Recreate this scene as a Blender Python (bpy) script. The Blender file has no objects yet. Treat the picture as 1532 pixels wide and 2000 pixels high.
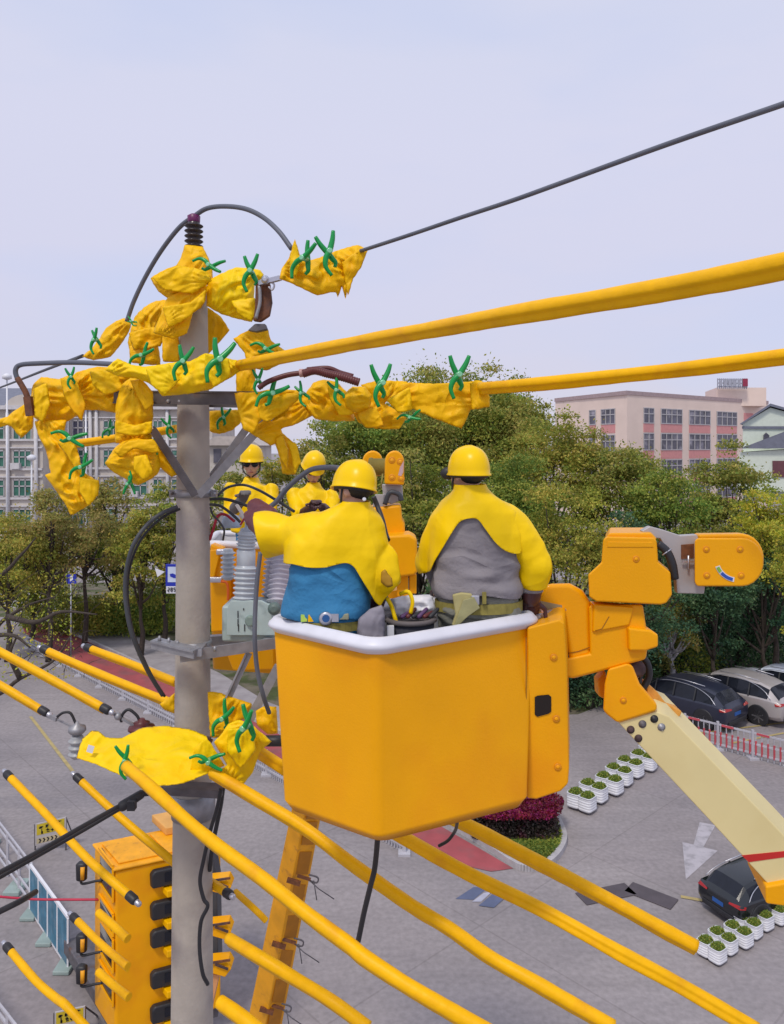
import bpy, bmesh, math, random
import numpy as np
from mathutils import Vector, Matrix, noise
from mathutils.geometry import delaunay_2d_cdt
R = math.radians
random.seed(7)
SC = bpy.context.scene
COL = SC.collection
# ------------------------------------------------------------------ camera, world, sun
F = 1510.0; HZ = 870.0; CX = 766.0; H = 9.5
cam_d = bpy.data.cameras.new('camera'); cam = bpy.data.objects.new('camera', cam_d); COL.objects.link(cam)
cam.location = (0, 0, H); cam.rotation_euler = (R(90), 0, 0)
cam_d.sensor_fit = 'VERTICAL'; cam_d.sensor_height = 24.0; cam_d.lens = 24.0*F/2000
cam_d.shift_y = -(1000-HZ)/2000.0
cam_d.clip_start = 0.05; cam_d.clip_end = 1500
SC.camera = cam
SC.view_settings.view_transform = 'Standard'; SC.view_settings.look = 'None'
SC.view_settings.exposure = 0.0; SC.view_settings.gamma = 1.0
SUN_EL, SUN_AZ = 56, 205      # azimuth clockwise from +Y (north)
w = bpy.data.worlds.new('World'); SC.world = w; w.use_nodes = True
nt = w.node_tree; nt.nodes.clear()
N = nt.nodes.new; L = nt.links.new
out = N('ShaderNodeOutputWorld'); mix = N('ShaderNodeMixShader'); mix.inputs[0].default_value = 0.9
sky = N('ShaderNodeTexSky'); sky.sky_type = 'NISHITA'; sky.sun_disc = False
sky.sun_elevation = R(SUN_EL); sky.sun_rotation = R(SUN_AZ)
b1 = N('ShaderNodeBackground'); b1.inputs[1].default_value = 0.1; L(sky.outputs[0], b1.inputs[0])
tc = N('ShaderNodeTexCoord'); sep = N('ShaderNodeSeparateXYZ'); L(tc.outputs['Generated'], sep.inputs[0])
ramp = N('ShaderNodeValToRGB'); L(sep.outputs[2], ramp.inputs[0])
e = ramp.color_ramp.elements
e[0].position = 0.0; e[0].color = (.68, .66, .79, 1)
e[1].position = 0.62; e[1].color = (.70, .745, .925, 1)
x = e.new(0.07); x.color = (.69, .675, .83, 1)
x = e.new(0.18); x.color = (.71, .705, .88, 1)
x = e.new(0.36); x.color = (.735, .74, .915, 1)
mp = N('ShaderNodeMapping'); mp.inputs['Scale'].default_value = (1.2, 1.2, 3.5); L(tc.outputs['Generated'], mp.inputs[0])
nz = N('ShaderNodeTexNoise'); nz.inputs['Scale'].default_value = 1.6; nz.inputs['Detail'].default_value = 4; L(mp.outputs[0], nz.inputs[0])
cm = N('ShaderNodeMixRGB'); cm.blend_type = 'MIX'; cm.inputs[2].default_value = (.61, .68, .93, 1)
mr = N('ShaderNodeMapRange'); mr.inputs[1].default_value = .48; mr.inputs[2].default_value = .72; mr.inputs[3].default_value = 0; mr.inputs[4].default_value = .75
L(nz.outputs[0], mr.inputs[0]); L(mr.outputs[0], cm.inputs[0]); L(ramp.outputs[0], cm.inputs[1])
b2 = N('ShaderNodeBackground'); b2.inputs[1].default_value = 1.0; L(cm.outputs[0], b2.inputs[0])
L(b1.outputs[0], mix.inputs[1]); L(b2.outputs[0], mix.inputs[2]); L(mix.outputs[0], out.inputs[0])
sd = bpy.data.lights.new('sun', 'SUN'); sd.energy = 1.85; sd.angle = R(10); sd.color = (1.0, .93, .82)
sun = bpy.data.objects.new('sun', sd); COL.objects.link(sun)
a = R(SUN_AZ); el = R(SUN_EL)
sv = Vector((math.sin(a)*math.cos(el), math.cos(a)*math.cos(el), math.sin(el)))
sun.rotation_euler = sv.to_track_quat('Z', 'Y').to_euler()
sun.location = (0, -5, 30)

# ------------------------------------------------------------------ helpers
def P(u, v, Y):
    return Vector(((u-CX)*Y/F, Y, H-(v-HZ)*Y/F))
def G(u, v, z=0.0):
    Y = (H-z)*F/(v-HZ)
    return Vector(((u-CX)*Y/F, Y, z))

MATS = {}
def mat(name, col, rough=.6, metal=0.0, var=.12, vscale=3.0, bump=0.0, bscale=20.0, col2=None, c2lo=.5, c2hi=.65, c2scale=4.0, spec=.5, coat=0.0, trans=0.0, island=0.0, emit=0.0, bdetail=4.0, ridge=None):
    if name in MATS: return MATS[name]
    m = bpy.data.materials.new(name); MATS[name] = m; m.use_nodes = True
    t = m.node_tree; n = t.nodes.new; l = t.links.new
    p = t.nodes['Principled BSDF']
    tco = n('ShaderNodeTexCoord')
    nz = n('ShaderNodeTexNoise'); nz.inputs['Scale'].default_value = vscale; nz.inputs['Detail'].default_value = 5
    l(tco.outputs['Object'], nz.inputs[0])
    mr = n('ShaderNodeMapRange'); mr.inputs[1].default_value = .3; mr.inputs[2].default_value = .7
    mr.inputs[3].default_value = 1-var; mr.inputs[4].default_value = 1+var; l(nz.outputs[0], mr.inputs[0])
    base = n('ShaderNodeRGB'); base.outputs[0].default_value = (*col, 1); src = base.outputs[0]
    if col2:
        n2 = n('ShaderNodeTexNoise'); n2.inputs['Scale'].default_value = c2scale; n2.inputs['Detail'].default_value = 6
        l(tco.outputs['Object'], n2.inputs[0])
        m2 = n('ShaderNodeMapRange'); m2.inputs[1].default_value = c2lo; m2.inputs[2].default_value = c2hi
        l(n2.outputs[0], m2.inputs[0])
        mx = n('ShaderNodeMixRGB'); l(m2.outputs[0], mx.inputs[0]); l(src, mx.inputs[1]); mx.inputs[2].default_value = (*col2, 1)
        src = mx.outputs[0]
    hv = n('ShaderNodeHueSaturation'); l(src, hv.inputs['Color']); 
    if island:
        ge = n('ShaderNodeNewGeometry'); mi = n('ShaderNodeMapRange')
        mi.inputs[3].default_value = 1-island; mi.inputs[4].default_value = 1+island
        l(ge.outputs['Random Per Island'], mi.inputs[0])
        mu = n('ShaderNodeMath'); mu.operation = 'MULTIPLY'; l(mr.outputs[0], mu.inputs[0]); l(mi.outputs[0], mu.inputs[1])
        l(mu.outputs[0], hv.inputs['Value'])
        mh = n('ShaderNodeMapRange'); mh.inputs[3].default_value = .5+.045; mh.inputs[4].default_value = .5-.05
        l(ge.outputs['Random Per Island'], mh.inputs[0]); l(mh.outputs[0], hv.inputs['Hue'])
    else:
        l(mr.outputs[0], hv.inputs['Value'])
    l(hv.outputs[0], p.inputs['Base Color'])
    p.inputs['Roughness'].default_value = rough; p.inputs['Metallic'].default_value = metal
    p.inputs['Specular IOR Level'].default_value = spec
    if coat: p.inputs['Coat Weight'].default_value = coat; p.inputs['Coat Roughness'].default_value = .08
    if trans:
        tr = n('ShaderNodeBsdfTranslucent'); l(hv.outputs[0], tr.inputs[0]); ms = n('ShaderNodeMixShader'); ms.inputs[0].default_value = trans
        l(p.outputs[0], ms.inputs[1]); l(tr.outputs[0], ms.inputs[2]); l(ms.outputs[0], t.nodes['Material Output'].inputs[0])
    if bump:
        nb = n('ShaderNodeTexNoise'); nb.inputs['Scale'].default_value = bscale; nb.inputs['Detail'].default_value = bdetail
        l(tco.outputs['Object'], nb.inputs[0])
        bp = n('ShaderNodeBump'); bp.inputs['Strength'].default_value = 1.0; bp.inputs['Distance'].default_value = bump
        l(nb.outputs[0], bp.inputs['Height']); l(bp.outputs[0], p.inputs['Normal'])
        if ridge:      # sharp cloth creases: warped cell borders plus ridged noise
            wn = n('ShaderNodeTexNoise'); wn.inputs['Scale'].default_value = ridge[0]*.6; wn.inputs['Detail'].default_value = 2; l(tco.outputs['Object'], wn.inputs[0])
            vm = n('ShaderNodeVectorMath'); vm.operation = 'MULTIPLY_ADD'; l(wn.outputs['Color'], vm.inputs[0]); vm.inputs[1].default_value = (.35, .35, .35); l(tco.outputs['Object'], vm.inputs[2])
            mpg = n('ShaderNodeMapping'); mpg.inputs['Scale'].default_value = ridge[2]; mpg.inputs['Rotation'].default_value = (0, R(ridge[3]), 0); l(vm.outputs[0], mpg.inputs[0])
            vo = n('ShaderNodeTexVoronoi'); vo.feature = 'DISTANCE_TO_EDGE'; vo.inputs['Scale'].default_value = ridge[0]; l(mpg.outputs[0], vo.inputs['Vector'])
            cl_ = n('ShaderNodeMapRange'); cl_.interpolation_type = 'SMOOTHSTEP'; cl_.inputs[1].default_value = 0; cl_.inputs[2].default_value = .28; l(vo.outputs['Distance'], cl_.inputs[0])
            b2_ = n('ShaderNodeBump'); b2_.inputs['Strength'].default_value = 1.0; b2_.inputs['Distance'].default_value = ridge[1]; l(cl_.outputs[0], b2_.inputs['Height']); l(bp.outputs[0], b2_.inputs['Normal']); l(b2_.outputs[0], p.inputs['Normal'])
    return m

class MB:
    def __init__(s): s.v = []; s.f = []; s.sm = []
    def add(s, vs, fs, smooth=False):
        o = len(s.v); s.v += [tuple(q) for q in vs]; s.f += [tuple(i+o for i in f) for f in fs]; s.sm += [smooth]*len(fs); return s
    def box(s, c, size, rot=None):
        x, y, z = [d/2 for d in size]; vs = [Vector((i*x, j*y, k*z)) for i in (-1, 1) for j in (-1, 1) for k in (-1, 1)]
        if rot is not None: vs = [rot @ q for q in vs]
        c = Vector(c); vs = [q+c for q in vs]
        return s.add(vs, [(0, 1, 3, 2), (4, 6, 7, 5), (0, 4, 5, 1), (2, 3, 7, 6), (0, 2, 6, 4), (1, 5, 7, 3)])
    def bar(s, a, b, w, h, up=(0, 0, 1)):
        a = Vector(a); b = Vector(b); d = (b-a); ln = d.length; d.normalize(); up = Vector(up)
        if abs(d.dot(up)) > .98: up = Vector((0, 1, 0))
        sx = d.cross(up).normalized(); uz = sx.cross(d)
        vs = [q+sx*(i*w/2)+uz*(j*h/2) for q in (a, b) for i, j in ((-1, -1), (1, -1), (1, 1), (-1, 1))]
        return s.add(vs, [(3, 2, 1, 0), (4, 5, 6, 7), (0, 1, 5, 4), (1, 2, 6, 5), (2, 3, 7, 6), (3, 0, 4, 7)])
    def tube(s, pts, r, n=10, prof=None, cap=True):
        pts = [Vector(p) for p in pts]; rs = r if isinstance(r, (list, tuple)) else [r]*len(pts)
        vs = []; prev = None
        for i, p in enumerate(pts):
            t = (pts[min(i+1, len(pts)-1)]-pts[max(i-1, 0)]).normalized()
            if prev is None:
                up = Vector((0, 0, 1)) if abs(t.z) < .95 else Vector((0, 1, 0))
                sd = t.cross(up).normalized()
            else:
                sd = (prev - t*prev.dot(t)).normalized()
            prev = sd; uz = sd.cross(t)
            for k in range(n):
                th = 2*math.pi*k/n; rr = rs[i]*(prof(th) if prof else 1)
                vs.append(p+sd*(math.cos(th)*rr)+uz*(math.sin(th)*rr))
        fs = [(i*n+k, i*n+(k+1) % n, (i+1)*n+(k+1) % n, (i+1)*n+k) for i in range(len(pts)-1) for k in range(n)]
        s.add(vs, fs, True)
        if cap:
            m = len(pts)-1; o = len(s.v)-len(vs)
            s.f.append(tuple(o+k for k in range(n-1, -1, -1))); s.f.append(tuple(o+m*n+k for k in range(n))); s.sm += [False, False]
        return s
    def lathe(s, base, axis, prof, n=20, smooth=True):
        base = Vector(base); ax = Vector(axis).normalized(); q = ax.to_track_quat('Z', 'Y')
        vs = [base + q @ Vector((r*math.cos(2*math.pi*k/n), r*math.sin(2*math.pi*k/n), z)) for r, z in prof for k in range(n)]
        m = len(prof)
        fs = [(i*n+k, i*n+(k+1) % n, (i+1)*n+(k+1) % n, (i+1)*n+k) for i in range(m-1) for k in range(n)]
        s.add(vs, fs, smooth); o = len(s.v)-len(vs)
        s.f.append(tuple(o+k for k in range(n-1, -1, -1))); s.f.append(tuple(o+(m-1)*n+k for k in range(n))); s.sm += [False, False]
        return s
    def loft(s, rings, n=20, sq=2.0, smooth=True):   # rings: (center Vector, rx, ry) in the XY plane
        vs = []
        for c, rx, ry in rings:
            c = Vector(c)
            for k in range(n):
                th = 2*math.pi*k/n; cx, sx = math.cos(th), math.sin(th)
                vs.append(c+Vector((rx*math.copysign(abs(cx)**(2/sq), cx), ry*math.copysign(abs(sx)**(2/sq), sx), 0)))
        m = len(rings)
        fs = [(i*n+k, i*n+(k+1) % n, (i+1)*n+(k+1) % n, (i+1)*n+k) for i in range(m-1) for k in range(n)]
        s.add(vs, fs, smooth); o = len(s.v)-len(vs)
        s.f.append(tuple(o+k for k in range(n-1, -1, -1))); s.f.append(tuple(o+(m-1)*n+k for k in range(n))); s.sm += [smooth, smooth]
        return s
    def ball(s, c, r, n=14, scale=(1, 1, 1), rot=None):
        c = Vector(c); vs = []; m = n//2+1
        for i in range(1, m):
            ph = math.pi*i/m
            for k in range(n):
                th = 2*math.pi*k/n
                q = Vector((r*scale[0]*math.sin(ph)*math.cos(th), r*scale[1]*math.sin(ph)*math.sin(th), r*scale[2]*math.cos(ph)))
                vs.append(c+(rot @ q if rot is not None else q))
        t = Vector((0, 0, r*scale[2])); t = rot @ t if rot is not None else t
        vs += [c+t, c-t]; o = len(vs)
        fs = [(i*n+k, (i+1)*n+k, (i+1)*n+(k+1) % n, i*n+(k+1) % n) for i in range(m-2) for k in range(n)]
        fs += [(o-2, k, (k+1) % n) for k in range(n)] + [(o-1, (m-2)*n+(k+1) % n, (m-2)*n+k) for k in range(n)]
        return s.add(vs, fs, True)
    def capsule(s, a, b, ra, rb, n=12):
        a = Vector(a); b = Vector(b); d = (b-a).normalized()
        pts = []; rs = []
        for t in (-.98, -.8, -.45, 0): pts.append(a+d*(ra*t)); rs.append(ra*math.sqrt(1-t*t))
        for t in (0, .45, .8, .98): pts.append(b+d*(rb*t)); rs.append(rb*math.sqrt(1-t*t))
        return s.tube(pts, rs, n)
    def prism(s, poly, off, smooth=False):        # poly: list of Vectors, extruded by vector off
        n = len(poly); off = Vector(off); vs = [Vector(p) for p in poly]+[Vector(p)+off for p in poly]
        fs = [tuple(range(n)), tuple(range(2*n-1, n-1, -1))]+[(k, k+n, (k+1) % n+n, (k+1) % n) for k in range(n)]
        return s.add(vs, fs, smooth)
    def build(s, name, m, parent=None, bevel=0.0, seg=2, label=None, cat=None, group=None, kind=None, fixn=False, wnm=False):
        me = bpy.data.meshes.new(name); org = Vector((0, 0, 0))
        if parent is not None: org = WO.get(parent.name, org)
        elif s.v and kind is None:
            xs = [q[0] for q in s.v]; ys = [q[1] for q in s.v]; zs = [q[2] for q in s.v]
            org = Vector(((min(xs)+max(xs))/2, (min(ys)+max(ys))/2, min(zs)))
        me.from_pydata([(q[0]-org[0], q[1]-org[1], q[2]-org[2]) for q in s.v], [], s.f)
        me.polygons.foreach_set('use_smooth', s.sm)
        if fixn:
            bm = bmesh.new(); bm.from_mesh(me); bmesh.ops.recalc_face_normals(bm, faces=bm.faces); bm.to_mesh(me); bm.free()
        me.update()
        me.materials.append(m)
        o = bpy.data.objects.new(name, me); COL.objects.link(o)
        if parent is not None: o.parent = parent; WO[o.name] = org
        else: o.location = org; WO[o.name] = org
        if bevel:
            bv = o.modifiers.new('bevel', 'BEVEL'); bv.width = bevel; bv.segments = seg; bv.limit_method = 'ANGLE'; bv.angle_limit = R(32); bv.harden_normals = False
            for pl in me.polygons: pl.use_smooth = True
            wn = o.modifiers.new('wn', 'WEIGHTED_NORMAL'); wn.keep_sharp = False
        if wnm:
            wn = o.modifiers.new('wn', 'WEIGHTED_NORMAL'); wn.keep_sharp = False; wn.weight = 90
        if label: o['label'] = label
        if cat: o['category'] = cat
        if group: o['group'] = group
        if kind: o['kind'] = kind
        return o
WO = {}
def thing(name, loc, label, cat, group=None):
    o = bpy.data.objects.new(name, None); COL.objects.link(o); o.location = loc; o.empty_display_size = .1
    WO[o.name] = Vector(loc); o['label'] = label; o['category'] = cat
    if group: o['group'] = group
    return o
def dup(root, loc, rotz=0.0, label=None, scale=None):
    kids = {}
    for o in bpy.data.objects:
        if o.parent is not None: kids.setdefault(o.parent.name, []).append(o)
    def cp(o, par):
        c = o.copy(); COL.objects.link(c)
        if par is not None: c.parent = par
        for ch in kids.get(o.name, []): cp(ch, c)
        return c
    r = cp(root, None); r.location = loc; r.rotation_euler = (0, 0, rotz)
    if scale: r.scale = scale
    if label: r['label'] = label
    return r
def spline(pts, k=8):                       # Catmull-Rom through Vectors
    pts = [Vector(p) for p in pts]; q = [pts[0]*2-pts[1]]+pts+[pts[-1]*2-pts[-2]]; o = []
    for i in range(1, len(q)-2):
        for j in range(k):
            t = j/k; a, b, c, d = q[i-1], q[i], q[i+1], q[i+2]
            o.append(.5*((2*b)+(c-a)*t+(2*a-5*b+4*c-d)*t*t+(3*b-a-3*c+d)*t**3))
    o.append(pts[-1]); return o
def px(pts, Y=None):                          # [(u,v[,Y])] -> world points
    return [P(p[0], p[1], p[2] if len(p) > 2 else Y) for p in pts]
def ridged(p, s, seed=0):
    q = Vector(p)*s+Vector((seed*3.17, seed*1.3, seed*2.1)); return 1-2*abs(noise.noise(q))

_fd = [(.9,.3,1.0),(-.5,.2,.85),(.2,.5,-.95),(1,.1,-.25),(-.3,.4,.9),(.7,.2,.7),(.05,.6,1)]
def folds(q, s, seed=0):
    """creased cloth: warped triangle waves crossing in several directions (flat facets, sharp creases)"""
    w_ = Vector((noise.noise(q*s*.55+Vector((seed*1.7, 0, 3))), noise.noise(q*s*.55+Vector((0, seed*2.3, 7))), noise.noise(q*s*.55+Vector((5, 1, seed*1.1)))))
    h = 0; am = 1.0
    for i in range(5):
        dx, dy, dz = _fd[(i*3+seed) % 7]; f_ = s*(.42+.40*i)
        t = (q.x*dx+q.y*dy+q.z*dz)*f_+1.5*(w_.x if i % 2 else w_.z)+i*1.3+seed*.37
        tr = abs((t % 1)*2-1)*2-1
        mk = .5+.5*noise.noise(q*s*.8+Vector((i*3.1, seed, i)))*2
        h += am*tr*max(0, min(1, mk)); am *= .72
    return h
def puff(poly, Y, fat=1.0, wr=.012, wscale=9.0, seed=0, step=5.0, tmin=.004, depth=None, tilt=(0, 0)):
    """closed cloth-like body: outline (photo px) at depth Y metres, swelling towards the middle, creased."""
    rng = random.Random(seed); B = []
    n = len(poly); c0 = Vector((sum(p[0] for p in poly)/n, sum(p[1] for p in poly)/n))
    pp = []
    for i in range(n):
        a = Vector(poly[i][:2]); b = Vector(poly[(i+1) % n][:2]); z = Vector(poly[i-1][:2]); y = Vector(poly[(i+2) % n][:2])
        k = max(1, int((b-a).length/step))
        for j in range(k):
            t = j/k
            lin = a*(1-t)+b*t
            cr = .5*((2*a)+(b-z)*t+(2*z-5*a+4*b-y)*t*t+(3*a-z-3*b+y)*t**3)
            pp.append(lin*.78+cr*.22)
    B = [Vector((p.x+1.2*noise.noise(Vector((p.x*.12, p.y*.12, seed))), p.y+1.2*noise.noise(Vector((p.x*.12, p.y*.12, seed+9))))) for p in pp]
    BA = np.array([(p.x, p.y) for p in B]); BN = np.roll(BA, -1, 0)
    mn = BA.min(0); mxx = BA.max(0)
    xs = np.arange(mn[0], mxx[0], step); ys = np.arange(mn[1], mxx[1], step*.87)
    pts = []
    for j, yy in enumerate(ys):
        for xx in xs:
            pts.append((xx+(step/2 if j % 2 else 0)+rng.uniform(-.12, .12)*step, yy+rng.uniform(-.12, .12)*step))
    pts = np.array(pts)
    def dist(Q):
        d = BN-BA; dd = (d**2).sum(1); best = np.full(len(Q), 1e9)
        for i in range(len(BA)):
            if dd[i] < 1e-9: continue
            t = np.clip(((Q-BA[i])@d[i])/dd[i], 0, 1); e = Q-(BA[i]+t[:, None]*d[i]); best = np.minimum(best, np.hypot(e[:, 0], e[:, 1]))
        return best
    ins = np.zeros(len(pts), bool)
    for i in range(len(BA)):
        a, b = BA[i], BN[i]
        if a[1] == b[1]: continue
        c = ((a[1] > pts[:, 1]) != (b[1] > pts[:, 1])) & (pts[:, 0] < (b[0]-a[0])*(pts[:, 1]-a[1])/(b[1]-a[1])+a[0])
        ins ^= c
    pts = pts[ins]; dd = dist(pts); k = dd > step*.45; pts = pts[k]; dd = dd[k]
    nb = len(BA); allp = [Vector((float(p[0]), float(p[1]))) for p in BA]+[Vector((float(p[0]), float(p[1]))) for p in pts]
    # gather points: pleats radiate from both ends of the long axis
    ctr = BA.mean(0); cv = np.cov((BA-ctr).T); ev_, evec = np.linalg.eigh(cv); axv = evec[:, 1]; pr_ = (BA-ctr)@axv
    g1 = ctr+axv*(pr_.max()+6); g2 = ctr+axv*(pr_.min()-6); sp = pr_.max()-pr_.min()
    def tri_(t): return abs((t % 1)*2-1)*2-1
    r = delaunay_2d_cdt(allp, [], [list(range(nb))], 1, 1e-5)
    V2 = np.array([(p.x, p.y) for p in r[0]]); tris = r[2]
    D = dist(V2); rmax = max(D.max(), 1.0); bd = D < .01
    tm = fat*rmax*Y/F*.95
    vf = []; vb = []
    for (u, v), d, isb in zip(V2, D, bd):
        s_ = min(1, d/rmax); th = tm*(1-(1-s_)**1.7)**.75 + (0 if isb else tmin)
        Yc = Y+(u-c0.x)*tilt[0]+(v-c0.y)*tilt[1]
        q = Vector(((u-CX)*Y/F, 0, -(v-HZ)*Y/F))
        e = (.35+.65*min(1, d/14))
        pl_ = 0.0
        for gi, (gx, gy) in enumerate((g1, g2)):
            dx_, dy_ = u-gx, v-gy; rr_ = math.hypot(dx_, dy_); th_ = math.atan2(dy_, dx_)
            nn_ = noise.noise(Vector((u*.02, v*.02, seed+gi)))
            pl_ += tri_(th_*(2.6+(seed+gi) % 3*.5)+nn_*1.1+seed*.3)*min(1, rr_/30)*math.exp(-rr_/(sp*.5))
        wv = wr*e*(1.25*folds(q, wscale, seed)+1.15*pl_+.22*ridged(q, wscale*2.5, seed+8))
        if isb: wv *= .35
        wb = wv if fat < .25 else 0
        vf.append(P(u, v, Yc-th-wv)); vb.append(P(u, v, Yc+th-wb))
    n0 = len(vf); m = {}; VB = []
    for i in range(n0):
        if bd[i]: m[i] = i
        else: m[i] = n0+len(VB); VB.append(vb[i])
    fs = []
    for t in tris:
        fs.append(tuple(t)); bk = tuple(m[i] for i in reversed(t))
        if set(bk) != set(t): fs.append(bk)
    b = MB(); b.add(vf+VB, fs, True); return b

def vox(mbs, voxel=.012, smooth=3):
    """union of closed shapes as ONE continuous surface -> (verts, faces)"""
    b = MB()
    for q in mbs: b.add(q.v, q.f, True)
    me = bpy.data.meshes.new('tmp'); me.from_pydata(b.v, [], b.f)
    bm = bmesh.new(); bm.from_mesh(me); bmesh.ops.recalc_face_normals(bm, faces=bm.faces); bm.to_mesh(me); bm.free()
    o = bpy.data.objects.new('tmp', me); COL.objects.link(o)
    md = o.modifiers.new('r', 'REMESH'); md.mode = 'VOXEL'; md.voxel_size = voxel; md.use_smooth_shade = True
    if smooth: sm = o.modifiers.new('s', 'SMOOTH'); sm.iterations = smooth; sm.factor = .5
    dg = bpy.context.evaluated_depsgraph_get(); dg.update(); ev = o.evaluated_get(dg); m2 = ev.to_mesh()
    vs = [v.co.copy() for v in m2.vertices]; nn = [v.normal.copy() for v in m2.vertices]; fs = [tuple(p.vertices) for p in m2.polygons]
    ev.to_mesh_clear(); bpy.data.objects.remove(o); bpy.data.meshes.remove(me)
    return vs, nn, fs
def crumple(vs, nn, amp, sc, seed=0, stretch=(1, 1, 1), off=0.0):
    o = []
    for p, n_ in zip(vs, nn):
        q = Vector((p.x*stretch[0], p.y*stretch[1], p.z*stretch[2]))
        o.append(p+n_*(off+amp*(folds(q, sc*.75, seed)+.3*ridged(q, sc*2.1, seed+3))))
    return o
def clip(vs, fs, field):
    """keep the part of the mesh where field(v) > 0, cut exactly along 0"""
    val = [field(v) for v in vs]; V = list(vs); out = []; cache = {}
    def cut(i, j):
        k = (min(i, j), max(i, j))
        if k not in cache:
            t = val[i]/(val[i]-val[j]); cache[k] = len(V); V.append(V[i].lerp(V[j], t))
        return cache[k]
    for f in fs:
        if all(val[i] > 0 for i in f): out.append(f); continue
        if all(val[i] <= 0 for i in f): continue
        g = []
        for a_, b_ in zip(f, f[1:]+f[:1]):
            if val[a_] > 0: g.append(a_)
            if (val[a_] > 0) != (val[b_] > 0): g.append(cut(a_, b_))
        if len(g) >= 3: out.append(tuple(g))
    used = sorted({i for f in out for i in f}); mp_ = {i: k for k, i in enumerate(used)}
    return [V[i] for i in used], [tuple(mp_[i] for i in f) for f in out]
def shell(name, vs, fs, m, parent, th=.006, **kw):
    b = MB(); b.add(vs, fs, True); o = b.build(name, m, parent, **kw)
    if th:
        s_ = o.modifiers.new('solid', 'SOLIDIFY'); s_.thickness = th; s_.offset = 1
    return o

# ------------------------------------------------------------------ materials
M_blanket = mat('blanket_rubber', (.92, .51, .0), .5, var=.08, vscale=6, bump=.005, bscale=22, bdetail=3, col2=(.88, .40, .0), c2scale=5, c2lo=.52, c2hi=.7, spec=.22, ridge=(5.0, .013, (1, 1, .55), 25))
M_blanket2 = mat('blanket_rubber_bright', (.95, .64, .0), .5, var=.06, vscale=6, bump=.006, bscale=14, col2=(.95, .57, .0), c2scale=6, spec=.22, ridge=(4.0, .010, (1, 1, .6), -30))
M_shawl = mat('shawl_rubber', (.95, .62, .0), .45, var=.05, vscale=5, bump=.003, bscale=20, spec=.22, ridge=(2.4, .022, (1, 1, .7), 35))
M_helmet = mat('helmet_plastic', (.93, .59, .0), .3, var=.03, spec=.22)
M_orange = mat('orange_gelcoat', (.90, .395, .0), .42, var=.08, vscale=1.5, bump=.0012, bscale=90, col2=(.85, .335, .002), c2scale=2.2, c2lo=.5, c2hi=.72, coat=.1, spec=.22)
M_orange_old = mat('weathered_orange_paint', (.85, .37, .004), .55, var=.14, vscale=5, col2=(.5, .19, .02), c2lo=.6, c2hi=.75, c2scale=9, bump=.002)
M_hose = mat('hose_cover', (.92, .48, .0), .45, var=.07, vscale=12, bump=.003, bscale=30, col2=(.72, .33, .008), c2scale=6, c2lo=.56, c2hi=.74, spec=.22)
M_black = mat('black_rubber', (.022, .022, .026), .5, var=.2, bump=.001)
M_cable = mat('cable_sheath', (.05, .055, .065), .5, var=.15)
M_dkgreycable = mat('grey_cable_sheath', (.11, .12, .15), .5, var=.15)
M_green = mat('green_clamp_plastic', (.0, .30, .055), .3, var=.1)
M_steel = mat('galvanised_steel', (.33, .33, .35), .5, .55, var=.18, vscale=14, bump=.001, col2=(.2, .16, .14), c2lo=.6, c2hi=.8)
M_dksteel = mat('dark_weathered_steel', (.13, .12, .13), .6, .3, var=.25, vscale=9, col2=(.16, .07, .03), c2lo=.6, c2hi=.75)
M_ltsteel = mat('bright_steel', (.55, .55, .6), .35, .8, var=.1)
M_rust = mat('rusty_steel', (.2, .075, .03), .75, .2, var=.35, vscale=22, col2=(.08, .05, .05), c2lo=.45, c2hi=.6, bump=.003)
M_concrete = mat('pole_concrete', (.42, .375, .325), .85, var=.12, vscale=4, bump=.003, bscale=45, col2=(.32, .28, .26), c2lo=.5, c2hi=.68, c2scale=3)
M_white = mat('white_paint', (.74, .74, .78), .45, var=.05, bump=.001)
M_liner = mat('bucket_liner_white', (.70, .70, .76), .4, var=.06, vscale=8)
M_blue = mat('blue_work_cloth', (.03, .19, .38), .8, var=.16, vscale=5, bump=.004, bscale=60, ridge=(3.4, .022, (.6, 1, 1.2), 12))
M_grey = mat('grey_work_cloth', (.24, .22, .235), .85, var=.1, vscale=6, bump=.004, bscale=60, ridge=(3.4, .022, (.6, 1, 1.3), -18))
M_greytr = mat('grey_green_trousers', (.20, .20, .17), .85, var=.14, vscale=8, bump=.004, bscale=50, ridge=(5, .012, (.5, 1, 1.3), 8))
M_glove = mat('brown_rubber_glove', (.055, .018, .02), .4, var=.2)
M_gloveg = mat('grey_leather_glove', (.13, .12, .12), .7, var=.2, bump=.002, bscale=60)
M_skin = mat('skin', (.60, .35, .25), .5, var=.06)
M_hair = mat('black_hair', (.012, .01, .01), .6, var=.2, bump=.003, bscale=90)
M_strap = mat('khaki_webbing', (.26, .22, .05), .8, var=.2, vscale=20)
M_porc = mat('grey_porcelain', (.50, .55, .60), .25, var=.06)
M_porcv = mat('pale_violet_insulator', (.55, .53, .60), .3, var=.06)
M_box = mat('pale_green_enamel', (.43, .53, .52), .45, var=.08, vscale=10, col2=(.3, .38, .38), c2lo=.58, c2hi=.7, c2scale=9)
M_maroon = mat('maroon_rubber', (.11, .022, .022), .45, var=.15)
M_boom = mat('cream_boom_paint', (.76, .64, .31), .5, var=.05, vscale=2, col2=(.72, .59, .27), c2scale=1.5)
M_red = mat('red_paint', (.55, .02, .015), .5, var=.08)
M_glass = mat('dark_window_glass', (.012, .014, .022), .15, var=.2, spec=.35)
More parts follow.
